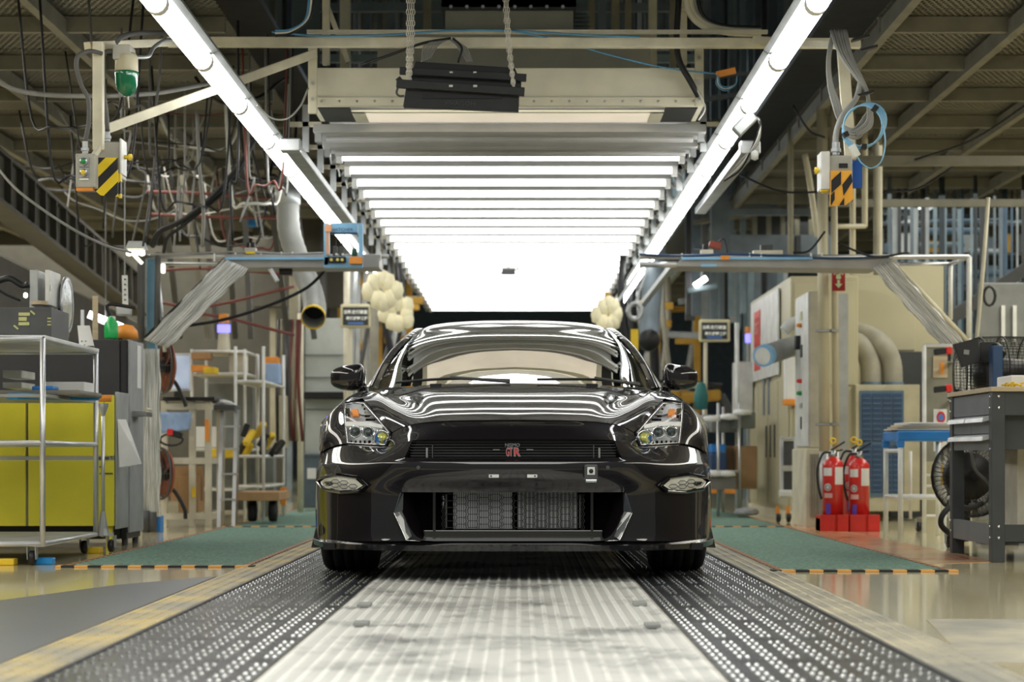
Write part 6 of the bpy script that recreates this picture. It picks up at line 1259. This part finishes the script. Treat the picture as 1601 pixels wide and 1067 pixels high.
MB().tube(crv([P(1226, 518, 16), P(1236, 508, 16), P(1250, 502, 16)], 5), .05, 12).build('small_hose', 'plastic_white', t, smooth=True)
t = thing('sack_truck', 'small pale framed step with two grey panels leaning on the machine cabinet', 'step', P(1232, 790, 16.2)); D = 16.2
for x in (1222, 1243): MB().bar(P(x, 775, D), P(x, 685, D+.15), .03, .02, (0, 1, 0)).build('frame_side', 'alu', t, bevel=.003)
for y in (686, 733, 776): MB().bar(P(1220, y, D), P(1245, y, D), .02, .03).build('cross_bar', 'alu', t, bevel=.003)
for y in (690, 737): box(P(1225, y+38, D+.05), P(1241, y, D+.06)).build('infill_panel', 'dark_grey', t)
MB().box(P(1229, 772, D-.03), (.12, .04, .06)).build('sign_pad', 'paper', t, bevel=.01)
for x in (1216, 1232): MB().box((PX(x, D), D, .10), (.03, .03, .08)).build('yellow_bracket', 'orange', t); caster(t, PX(x, D), D-.03, .08)
tag(MB().bar(P(1255, 790, 16), (PX(1240, 16), 16, .01), .05, .02).build('leaning_board', 'wood', None), 'short pale board leaning beside the small step', 'board')
t = thing('clear_pouch', 'white hanging pouch with an orange bottom on the machine cabinet', 'pouch', P(1236, 630, 16.4)); box(P(1228, 625, 16.58), P(1246, 560, 16.70)).build('pouch', 'paper', t, bevel=.01); box(P(1226, 634, 16.57), P(1247, 625, 16.70)).build('bottom', 'orange', t, bevel=.01)
# red hydrant sign
t = thing('hanging_sign', 'red hanging sign with a pale down arrow beside the cream pipes', 'sign', P(1311, 455, 14.9)); D = 14.9
MB().bar(P(1306, 428, 14.91), P(1304, 428, 15), .02, .02).build('clamp', 'steel', t); box(P(1301, 455, D), P(1321, 422, D+.012)).build('sign_plate', mat('sign_red', (.38, .02, .02), .5), t); m_ = mat('sign_glow', (.62, .72, .42), .5)
text('消火', 7.5*D/F, P(1311, 427, D-.002), m_, t, bold=.002); text('器', 7.5*D/F, P(1311, 433.5, D-.002), m_, t, bold=.002)
MB().prism([(p.x, p.z) for p in (P(1309, 438, D), P(1313, 438, D), P(1313, 444, D), P(1317, 444, D), P(1311, 451, D), P(1305, 444, D), P(1309, 444, D))], D-.006, D-.001).build('arrow', m_, t)
# right boom portal
D = 14.2
rb_ = thing('boom_portal', 'right pipe boom with slanted film wrapped brace and open pipe cage', 'boom', P(1490, 800, D))
MB().tube([P(1000, 402, D), P(1515, 402, D)], .018, 10).build('boom_rail', 'alu', rb_, smooth=True); MB().tube([P(1000, 414, D-.1), P(1058, 414, D-.1)], .022, 10).build('boom_rail', 'alu', rb_, smooth=True); MB().tube([P(1400, 413, D+.5), P(1484, 413, D+.5)], .014, 10).build('boom_rail', 'alu', rb_, smooth=True)
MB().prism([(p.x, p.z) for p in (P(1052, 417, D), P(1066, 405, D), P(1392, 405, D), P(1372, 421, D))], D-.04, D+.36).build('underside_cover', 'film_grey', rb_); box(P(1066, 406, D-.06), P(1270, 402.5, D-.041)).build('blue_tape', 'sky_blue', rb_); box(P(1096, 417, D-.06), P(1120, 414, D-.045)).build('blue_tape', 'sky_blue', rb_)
MB().tube([P(1393, 407, D), P(1512, 532, D)], .017, 10).build('brace', 'cream', rb_, smooth=True); MB().tube([P(1515, 402, D), P(1515, 530, D)], .02, 10).build('cage_post', 'plastic_white', rb_, smooth=True); MB().tube([P(1486, 413, D+.5), P(1486, 500, D+.5)], .018, 10).build('cage_post', 'plastic_white', rb_, smooth=True); MB().tube([P(1515, 402, D), P(1486, 413, D+.5)], .015, 8).build('cage_rail', 'alu', rb_, smooth=True)
MB().tube([P(1515, 530, D), (PX(1515, D), D, 0)], .02, 10).build('cage_post', 'plastic_white', rb_, smooth=True)
film([P(1364, 419, D-.05), P(1392, 406, D-.05), P(1508, 536, D-.05), P(1478, 548, D-.05)], 80, 20, .016, seed=8).build('film_wrap', 'film_right', rb_, smooth=True, solid=.002)
film([P(1482, 540, D-.05), P(1510, 540, D-.05), P(1508, 820, D-.05), P(1484, 820, D-.05)], 60, 24, .014, seed=9, waves=6).build('film_wrap', 'film', rb_, smooth=True, solid=.002)
for x in (1066, 1172, 1190, 1268, 1285): MB().tube([P(x, 396, D-.03), P(x, 410, D-.03)], .007, 5).build('zip_tie', 'white', rb_)
MB().tube(crv([P(1000, 398, D-.03), P(1060, 400, D-.03), P(1140, 398, D-.03), P(1220, 400, D-.03), P(1300, 404, D-.05), P(1390, 402, D-.05)], 6), .009, 6).build('conduit', 'navy', rb_, smooth=True)
box(P(1127, 406, D-.07), P(1140, 400, D-.05)).build('orange_tape', 'orange', rb_)
t = thing('relay_box', 'dark red cased unit with a grey block on the right boom', 'relay', P(1115, 396, D)); MB().box(P(1118, 384, D), (.09, .06, .05), (0, R(12), 0)).build('red_case', mat('dark_red', (.25, .05, .03), .4), t, bevel=.006); box(P(1096, 398, D-.03), P(1114, 392, D+.04)).build('block', 'beige_l', t, bevel=.004); MB().box(P(1103, 386, D), (.04, .05, .04)).build('black_case', 'black', t, bevel=.004)
MB().tube(crv([P(1122, 380, D), P(1130, 373, D), P(1135, 380, D), P(1137, 395, D)], 4), .006, 6).build('lead', 'cable_black', t, smooth=True)
t = thing('relay_box', 'grey terminal unit with small white tags further right on the boom', 'relay', P(1200, 396, D)); box(P(1178, 398, D-.03), P(1222, 393, D+.04)).build('plate', 'beige_l', t, bevel=.004)
for x in (1192, 1199, 1205): MB().box(P(x, 388, D), (.03, .05, .045)).build('terminal', 'dark_grey', t, bevel=.004)
# rack with bins beyond, right of the car
rk = rack('bin_rack', 'aluminium rack with grey bins along the right wall beyond the car', PX(1106, 18.6), PX(1160, 17.4), 17.6, 19, (.42, .93), 1.05, m_='alu', brd='galv')
for i, (x0_, y1_, x1_, y0_, D, m_, nm, lab) in enumerate(((1098, 672, 1115, 650, 18, 'galv', 'grey_bin', 'small pale bin at the left end of the rack top'), (1112, 676, 1147, 652, 17.8, 'grey_panel', 'grey_bin', 'dark grey bin in the middle of the rack top'), (1149, 670, 1175, 646, 17.6, 'grey_panel', 'grey_bin', 'dark grey bin at the right end of the rack top'),
        (1112, 708, 1130, 695, 17.8, 'blue', 'blue_bin', 'bright blue bin on the middle shelf of the rack'), (1112, 735, 1131, 709, 17.8, 'navy', 'crate', 'dark navy crate below the bright blue bin'), (1132, 740, 1146, 698, 18.1, 'cardboard', 'carton', 'narrow brown carton inside the rack'), (1150, 765, 1178, 698, 17.9, 'cardboard', 'carton', 'large brown carton on the right of the rack'),
        (1100, 768, 1146, 745, 17.5, 'grey_panel', 'grey_bin', 'wide dark grey bin low in the rack'), (1150, 652, 1172, 568, 19.2, 'plastic_white', 'cabinet', 'pale upright cabinet behind the rack'))):
    tag(box(P(x0_, y1_, D), P(x1_, y0_, D+.3)).build(nm, m_, None, bevel=.01), lab, nm.split('_')[-1])
for i, (x, y) in enumerate(((1112, 655), (1140, 652), (1160, 645), (1117, 741), (1136, 741))): tag(MB().lathe([(0, .03), (.07, .02), (.09, -.02), (0, -.03)], P(x, y, 17.5), 'z', 10).build('folded_towel', 'paper', None, smooth=True), 'white folded towels lying on the rack bins', 'towel', 'towels on the rack bins')
for i, x in enumerate((1112, 1141)): tag(MB().box(P(x, 769, 17.46), (.1, .12, .04)).build('yellow_clip', 'orange', None, bevel=.01), 'yellow clips under the low grey bin', 'clip', 'yellow clips on the bin rack')
t = thing('teal_bag', 'teal bag hanging below the right notice board', 'bag', P(1095, 640, 18.2)); MB().lathe([(0, .14), (.04, .12), (.07, 0), (.06, -.12), (0, -.13)], P(1096, 620, 18.2), 'z', 12).build('bag', 'teal', t, smooth=True)
tag(MB().tube([P(1152, 505, 18.2), P(1153, 640, 18.2), (PX(1153, 18.2), 18.2, 0)], .022, 8).build('white_pole', 'plastic_white', None, smooth=True), 'white upright pole right of the right notice board', 'pole')
tag(MB().tube([P(1045, 603, 18.57), P(1104, 603, 18.57)], .03, 8).build('cream_rail', 'cream', None, smooth=True), 'cream horizontal rail behind the right door mirror', 'rail')
tag(MB().lathe([(0, .05), (.1, .03), (.12, 0), (.1, -.02), (0, -.03)], (PX(1165, 17.5), 17.4, .05), 'z', 12).build('grey_tarp', 'rag_grey', None, smooth=True), 'crumpled grey tarp on the floor beside the rack', 'tarp')
# ================================================= FAR BACKGROUND
rnd = random.Random(11)
def slab(nm, lab, cat, x0_, y1_, x1_, y0_, D, dep, m_, group=None): return tag(box(P(x0_, y1_, D), P(x1_, y0_, D+dep)).build(nm, m_, None, bevel=.01), lab, cat, group)
struct(box((-9, 24, 0), (-2.9, 24.1, 3.35)).build('wall_far_left', 'brown_panel'))
struct(box((3.6, 26, 0), (9, 26.1, 3.35)).build('wall_far_right', 'dark_blue_grey'))
# left far structure
t = thing('girder', 'long grey ribbed girder slanting through the dark upper left', 'girder', (-5, 14, 2.4)); 
a, b_ = P(-60, 240, 13), P(215, 465, 20)
MB().bar(a, b_, .12, .34).build('web_plate', 'dark_brown' if mat('dark_brown', (.09, .085, .065), .6) else '', t); MB().bar(a+Vector((0, 0, .18)), b_+Vector((0, 0, .18)), .2, .03).build('flange', 'brown_panel', t); MB().bar(a-Vector((0, 0, .18)), b_-Vector((0, 0, .18)), .2, .03).build('flange', 'brown_panel', t)
for k in range(18): q = a.lerp(b_, (k+.5)/18); MB().box(q, (.22, .03, .32)).build('rib', 'brown_panel', t)
t = thing('air_duct', 'wide olive duct trunk crossing the lower left background', 'duct', (-5.5, 20, 1.8)); MB().bar(P(-80, 430, 15), P(230, 560, 22), .5, .5).build('trunk', 'brown_panel', t, bevel=.03)
for k, (x0_, y1_, x1_, y0_, D, m_, lab) in enumerate(((476, 760, 541, 500, 19.6, 'concrete', 'pale blue grey block wall panel left of the windscreen'), (452, 690, 470, 300, 19.5, 'cream_dark', 'dark cream column left of the pale block panel'), (395, 480, 540, 130, 23, 'brown_panel', 'broad brown wall panel high behind the left hose'))):
    slab('wall_panel', lab, 'panel', x0_, y1_, x1_, y0_, D, .2, m_)
for y in (555, 590, 640): slab('panel_joint', 'thin dark joint lines across the pale block panel', 'strip', 476, y+1, 541, y, 19.57, .02, 'dark_grey', 'joint lines of the pale block panel')
slab('dark_shelf', 'black horizontal bar across the pale block panel behind the left mirror', 'bar', 474, 624, 545, 614, 19.4, .22, 'black')
tag(MB().tube([P(470, 490, 18.9), (PX(470, 18.9), 18.9, 0)], .03, 8).build('cream_post', 'cream', None, smooth=True), 'slim cream post at the left edge of the pale block panel', 'post')
tag(MB().tube([P(542, 420, 19), (PX(542, 19), 19, 0)], .03, 8).build('cream_post', 'cream', None, smooth=True), 'slim cream post at the right edge of the pale block panel', 'post')
slab('grey_box', 'small blue lit box high on the brown background wall', 'box', 388, 354, 406, 340, 22.85, .1, 'blue')
for k in range(7):
    x = 250+k*33+rnd.uniform(-8, 8)
    tag(MB().bar((PX(x, 18), 18, 3.27), P(x+rnd.uniform(10, 50), 530, 18.4), .05, .05).build('brace_strut', rnd.choice(['ceil_beam', 'brown_panel', 'conduit_dark']), None), 'slanting strut in the dark left background, %s from the left' % ORD[k], 'strut', 'struts in the left background')
for k, y in enumerate((335, 470, 505, 300, 425)):
    tag(MB().tube(crv([P(230, y, 17.5), P(320, y+rnd.uniform(-14, 14), 17.5), P(460, y+rnd.uniform(-25, 25), 17.5)], 6), .014, 6).build('red_hose', 'cable_red', None, smooth=True), 'dull red hoses crossing the left background', 'hose', 'red hoses in the left background')
for k in range(9):
    x = 436+k*4.2; tag(MB().tube(crv([P(x, 500, 18.4), P(x+rnd.uniform(-5, 5), 600, 18.3), P(x+rnd.uniform(-4, 4), 690, 18.4)], 4), .016, 6).build('wall_pipe', rnd.choice(['cable_red', 'dark_grey', 'dark_grey', 'cream_dark', 'conduit_dark']), None, smooth=True), 'bunched vertical hoses at the end of the left racks', 'hose', 'vertical hoses at the left rack end')
# yellow welding robots beyond the car
def robot(lab, px, pz, D, s=1., fl=1, m_='robot_yellow'):
    b0 = Vector((PX(px, D), D, 0)); t = thing('industrial_robot', lab, 'robot', b0)
    MB().lathe([(.26*s, 0), (.26*s, .3*s), (.2*s, .34*s), (.2*s, .5*s)], b0, 'z', 16).build('base', 'dark_grey', t)
    sh = b0+Vector((0, 0, .6*s)); el = sh+Vector((fl*-.15*s, 0, .75*s)); wr = el+Vector((fl*.65*s, -.1, .05*s)); tp = wr+Vector((fl*.15*s, 0, -.28*s))
    MB().box(sh, (.34*s, .34*s, .3*s)).build('turret', m_, t, bevel=.03); MB().bar(sh, el, .17*s, .2*s).build('lower_arm', m_, t, bevel=.03); MB().box(el, (.28*s, .28*s, .28*s)).build('elbow', m_, t, bevel=.05)
    MB().bar(el, wr, .14*s, .14*s).build('upper_arm', m_, t, bevel=.03); MB().tube([wr, tp], .05*s, 10).build('wrist', 'dark_grey', t); MB().tube([tp, tp+Vector((fl*.03, 0, -.2*s))], .02*s, 6).build('tool_tip', 'steel', t)
    MB().tube(crv([sh+Vector((0, -.15, 0)), el+Vector((-fl*.2, -.2, .15)), wr+Vector((0, -.15, .1))], 6), .03*s, 8).build('hose', 'black', t, smooth=True)
for k, (px, D, s, fl, lab) in enumerate(((560, 23, .95, 1, 'yellow robot arm nearest the left notice board'), (590, 26, 1.1, -1, 'yellow robot arm behind the left front roof edge'), (612, 30, 1.2, 1, 'far yellow robot deep in the line, left of the roof'), (1040, 24, .95, -1, 'yellow robot arm behind the right door mirror'), (1065, 22, .9, 1, 'yellow robot arm left of the right notice board'), (1000, 28, 1.2, 1, 'far yellow robot deep in the line, right of the roof'))):
    robot(lab, px, 0, D, s, fl)
for sx, xs in ((-1, (545, 640)), (1, (965, 1090))):
    lf = thing('line_frame', 'yellow and grey steel framework of the line beyond the car, %s of the roof' % ('left' if sx < 0 else 'right'), 'frame', (PX(xs[0], 24), 24, 0))
    for x in (xs[0]-15, sum(xs)/2, xs[1]): MB().bar((PX(x, 24), 24, 0), (PX(x, 24), 24, 3.0), .08, .08).build('post', 'robot_yellow', lf)
    for k in range(10):
        x = rnd.uniform(*xs); D = rnd.uniform(21, 27); y = rnd.uniform(440, 600)
        MB().bar(P(x-rnd.uniform(10, 40), y, D), P(x+rnd.uniform(10, 30), y+rnd.uniform(-3, 3), D), .05, .08).build('beam', rnd.choice(['robot_yellow', 'robot_yellow', 'dark_grey', 'galv']), lf, bevel=.01)
    for k in range(16):
        x = rnd.uniform(*xs); D = rnd.uniform(19, 27)
        tag(MB().tube(crv([P(x, -60, D), P(x, 300, D), P(x+rnd.uniform(-15, 15), 480, D), P(x+rnd.uniform(-15, 15), 600, D), P(x, 690, D)], 4), rnd.uniform(.02, .05), 6).build('hanging_hose', rnd.choice(['dark_grey', 'cable_grey', 'conduit_dark', 'cable_black', 'galv', 'hose_olive']), None, smooth=True), 'grey and black hoses hanging along the line beyond the car', 'hose', 'hoses hanging beyond the car')
# dress packs and lamp heads near the tunnel end
for lab, pts in (('upper pair of cream padded lamp shades at the far end of the left lamp row', ((598, 455), 16.8)), ('lower cream padded lamp shade at the far end of the left lamp row', ((622, 490), 18.5)), ('cream padded lamp shade peeking above the right roof corner', ((952, 492), 19))):
    (x, y), D = pts; t = thing('lamp_cover', lab, 'lamp shade', P(x, y, D)); c = P(x, y, D); r_ = random.Random(int(x))
    MB().bar(c, ((-1.55 if x < 800 else 1.27), D, 2.53), .03, .03).build('hanger', 'galv', t)
    for k in range(8):
        a = k*.8; q = c+Vector((.11*math.cos(a)*r_.uniform(.6, 1.2), 0, .10*math.sin(a))); MB().lathe([(0, -.09), (.05, -.07), (.065, 0), (.05, .07), (0, .09)], q, 'z', 12).build('pad', mat('cream_pad', (.85, .78, .52), .5, emit=.1), t, smooth=True)
# hung grey hose on the right with dark round end
t = thing('exhaust_hose', 'blue grey exhaust hose with a dark end hanging right of the windscreen', 'hose', P(1015, 530, 19)); hp = crv([(PX(1025, 19.2), 19.2, 9.9), P(1025, 300, 19.2), P(1025, 400, 19.2), P(1020, 450, 19.1), P(1016, 500, 19), P(1015, 530, 18.8)], 6)
MB().tube(hp, .10, 14).build('hose', 'blue_grey', t, smooth=True); MB().lathe([(0, -.02), (.09, -.02), (.11, .03), (.11, .08)], P(1015, 532, 18.7), 'y', 16).build('end_cap', 'black', t, smooth=True)
t = thing('hose_reel', 'pale coiled hose ring hanging at the end of the right lamp row', 'hose', P(993, 487, 18))
MB().bar(P(993, 475, 18), (1.27, 18, 2.53), .02, .02).build('hanger', 'galv', t)
for k in range(3): MB().tube([P(993+(10+k)*math.cos(a*.52), 487+(13-k)*math.sin(a*.52), 18+.03*k) for a in range(12)], .02, 6, closed=True).build('coil', 'galv', t, smooth=True)
tag(MB().bar(P(1052, 415, 17), P(1003, 478, 18.5), .05, .05).build('slanted_tube', 'galv', None), 'slanting grey tube beside the coiled hose ring', 'tube')
tag(MB().bar(P(992, 515, 18.2), (PX(992, 18.2), 18.2, 0), .07, .05, (0, 1, 0)).build('yellow_marker', 'yellow', None), 'upright yellow marker above the right roof corner', 'marker')
t = thing('strip_lamp', 'bright strip lamp beneath the right boom, far back', 'lamp', P(1097, 440, 22)); MB().bar(P(1086, 447, 22), P(1104, 435, 22), .10, .06).build('lamp_tube', 'tube_light', t); MB().bar(P(1075, 456, 22.1), P(1120, 448, 22.1), .2, .05).build('canopy', 'window_pipe', t); MB().tube([P(1097, 447, 22.1), (PX(1097, 22.1), 22.1, 9.95)], .01, 5).build('drop_rod', 'grey', t)
# booth with dark window behind the right boom
bt = thing('control_booth', 'blue grey elevated booth with dark window openings behind the right boom', 'booth', (2.8, 21, 1.6)); D = 21
mat('booth', (.20, .24, .27), .5)
box(P(1112, 425, D), P(1139, 200, D+.1)).build('wall_strip', 'booth', bt); box(P(1140, 420, D), P(1300, 369, D+.1)).build('wall_strip', 'booth', bt); box(P(1140, 336, D), P(1300, 328, D+.1)).build('wall_strip', 'booth', bt); box(P(1245, 400, D-.1), P(1250, 370, D)).build('bracket', 'dark_grey', bt)
box(P(1175, 369, D+.6), P(1300, 336, D+.65)).build('dark_interior', 'dark_grey', bt)
for k in range(5): MB().bar(P(1180+k*22, 369, D+.4), P(1180+k*22, 337, D+.4), .05, .05, (0, 1, 0)).build('inner_post', 'cream_dark', bt)
for k in range(24):
    x = 1075+k*6.6+rnd.uniform(-2.5, 2.5); D = rnd.uniform(22, 26)
    tag(MB().bar((PX(x, D), D, 9.95), (PX(x, D), D, 2.2 if x < 1165 else 0), rnd.uniform(.04, .14), .06, (0, 1, 0)).build('upright', rnd.choice(['blue_grey', 'dark_grey', 'cream_dark', 'galv', 'booth', 'window_pipe']), None), 'tall upright behind the right boom, %s from the left of its row' % ORD[k], 'upright', 'uprights behind the right boom')
for k in range(8):
    y = 120+k*38; D = 21.5
    tag(MB().bar(P(1085, y, D), P(1175+rnd.uniform(0, 40), y+rnd.uniform(-20, 20), D), .06, .05).build('cross_pipe', rnd.choice(['galv', 'blue_grey', 'cream_dark']), None), 'level pipes crossing the uprights behind the right lamps', 'pipe', 'cross pipes behind the right lamps')
for k in range(16):
    x = 430+k*13+rnd.uniform(-4, 4); D = rnd.uniform(22, 26)
    if 500 < x < 600 or x < 470:
        tag(MB().bar((PX(x, D), D, 9.95), (PX(x, D), D, 0), rnd.uniform(.04, .1), .06, (0, 1, 0)).build('upright', rnd.choice(['blue_grey', 'dark_grey', 'cream_dark', 'galv']), None), 'dim uprights between the left lamps and the light tunnel', 'upright', 'uprights left of the tunnel')
# right far racks seen through the gap, with pale light on pipes
for k in range(24):
    x = 1388+k*9.2+rnd.uniform(-3, 3); D = rnd.uniform(19, 20.8); y0_ = 290; 
    tag(MB().tube([(PX(x, D), D, 3.38), (PX(x, D), D, 0)], rnd.choice([.012, .02, .03]), 7).build('frame_pipe', rnd.choice(['galv', 'window_pipe', 'blue_grey', 'steel_blue', 'booth', 'dark_grey', 'dark_grey', 'dark_blue_grey']), None, smooth=True), 'upright rack pipe in the far right background, %s from the left' % ORD[k], 'pipe', 'rack pipes in the far right background')
sr = thing('storage_rack', 'tall grey storage rack behind the bluish pipes at far right', 'rack', (4.9, 21.5, 0))
for x in (1378, 1440, 1505, 1570, 1640): MB().tube([(PX(x, 21.5), 21.5, 0), (PX(x, 21.5), 21.5, 3.35)], .03, 6).build('post', 'blue_grey', sr)
for k in range(14):
    y = rnd.uniform(325, 560); x = rnd.uniform(1370, 1560); D = rnd.uniform(20.9, 21.3)
    MB().tube([P(x, y, D), P(x+rnd.uniform(40, 120), y+rnd.uniform(-3, 3), D)], rnd.choice([.02, .03, .04]), 7).build('level_pipe', rnd.choice(['galv', 'window_pipe', 'blue_grey', 'dark_grey', 'steel_blue']), sr, smooth=True)
lv = [PZ(y, 21.5) for y in (548, 498, 448, 398, 352)]
for z in lv: MB().b2((PX(1375, 21.5), 21.3, z-.03), (PX(1645, 21.5), 21.8, z)).build('shelf_board', 'dark_grey', sr)
for z in lv:
    x = 1384
    while x < 1600:
        w_ = rnd.uniform(12, 26); h_ = rnd.uniform(.10, .26)
        tag(MB().b2((PX(x, 21.5), 21.4, z+.002), (PX(x+w_, 21.5), 21.6, z+h_)).build('stored_part', rnd.choice(['window_pipe', 'galv', 'paper', 'dark_grey', 'dark_grey', 'steel_blue', 'blue_grey', 'blue_grey', 'robot_yellow']), None, bevel=.01), 'assorted stored parts on the far right rack', 'part', 'stored parts on the far right rack')
        x += w_+rnd.uniform(3, 16)
t = thing('dark_beam', 'dark beam rising to the right behind the leaning pole', 'beam', P(1500, 480, 16)); MB().bar(P(1440, 528, 19), P(1620, 410, 19), .10, .12).build('beam', 'dark_grey', t)
t = thing('wall_hose', 'black hose loop hanging on a grey panel at far right', 'hose', P(1547, 464, 15.5)); MB().tube([P(1547+9*math.cos(a*.52), 463+15*math.sin(a*.52), 15.5) for a in range(12)], .012, 6, closed=True).build('loop', 'black', t, smooth=True)
slab('grey_board', 'grey board with white tools hanging at far right', 'board', 1530, 815, 1601, 443, 15.8, .05, 'grey_panel')
for k, x in enumerate((1568, 1586)): tag(MB().bar(P(x, 478, 15.78), P(x, 535, 15.78), .03, .03, (0, 1, 0)).build('white_rod', 'plastic_white', None), ('left' if k == 0 else 'right')+' white rod upright before the far right grey board', 'rod')
t = thing('far_lamp', 'pale twin lamp panel under the far right mezzanine', 'lamp', P(1430, 309, 21)); box(P(1399, 324, 21), P(1436, 319, 21.3)).build('lamp_panel', 'window_glow2' if mat('window_glow2', (.8, .85, .85), .4, emit=.6) else '', t); box(P(1439, 324, 21), P(1453, 319, 21.3)).build('lamp_panel', 'window_glow2', t)
for y, D, lab in ((318, 18, 'long dusky beam under the right mezzanine above the bluish racks'), (252, 14.2, 'thin level beam under the right mezzanine')):
    tag(MB().bar(P(1290, y, D), P(1640, y, D), .06, .07).build('level_beam', 'ceil_beam', None), lab, 'beam')
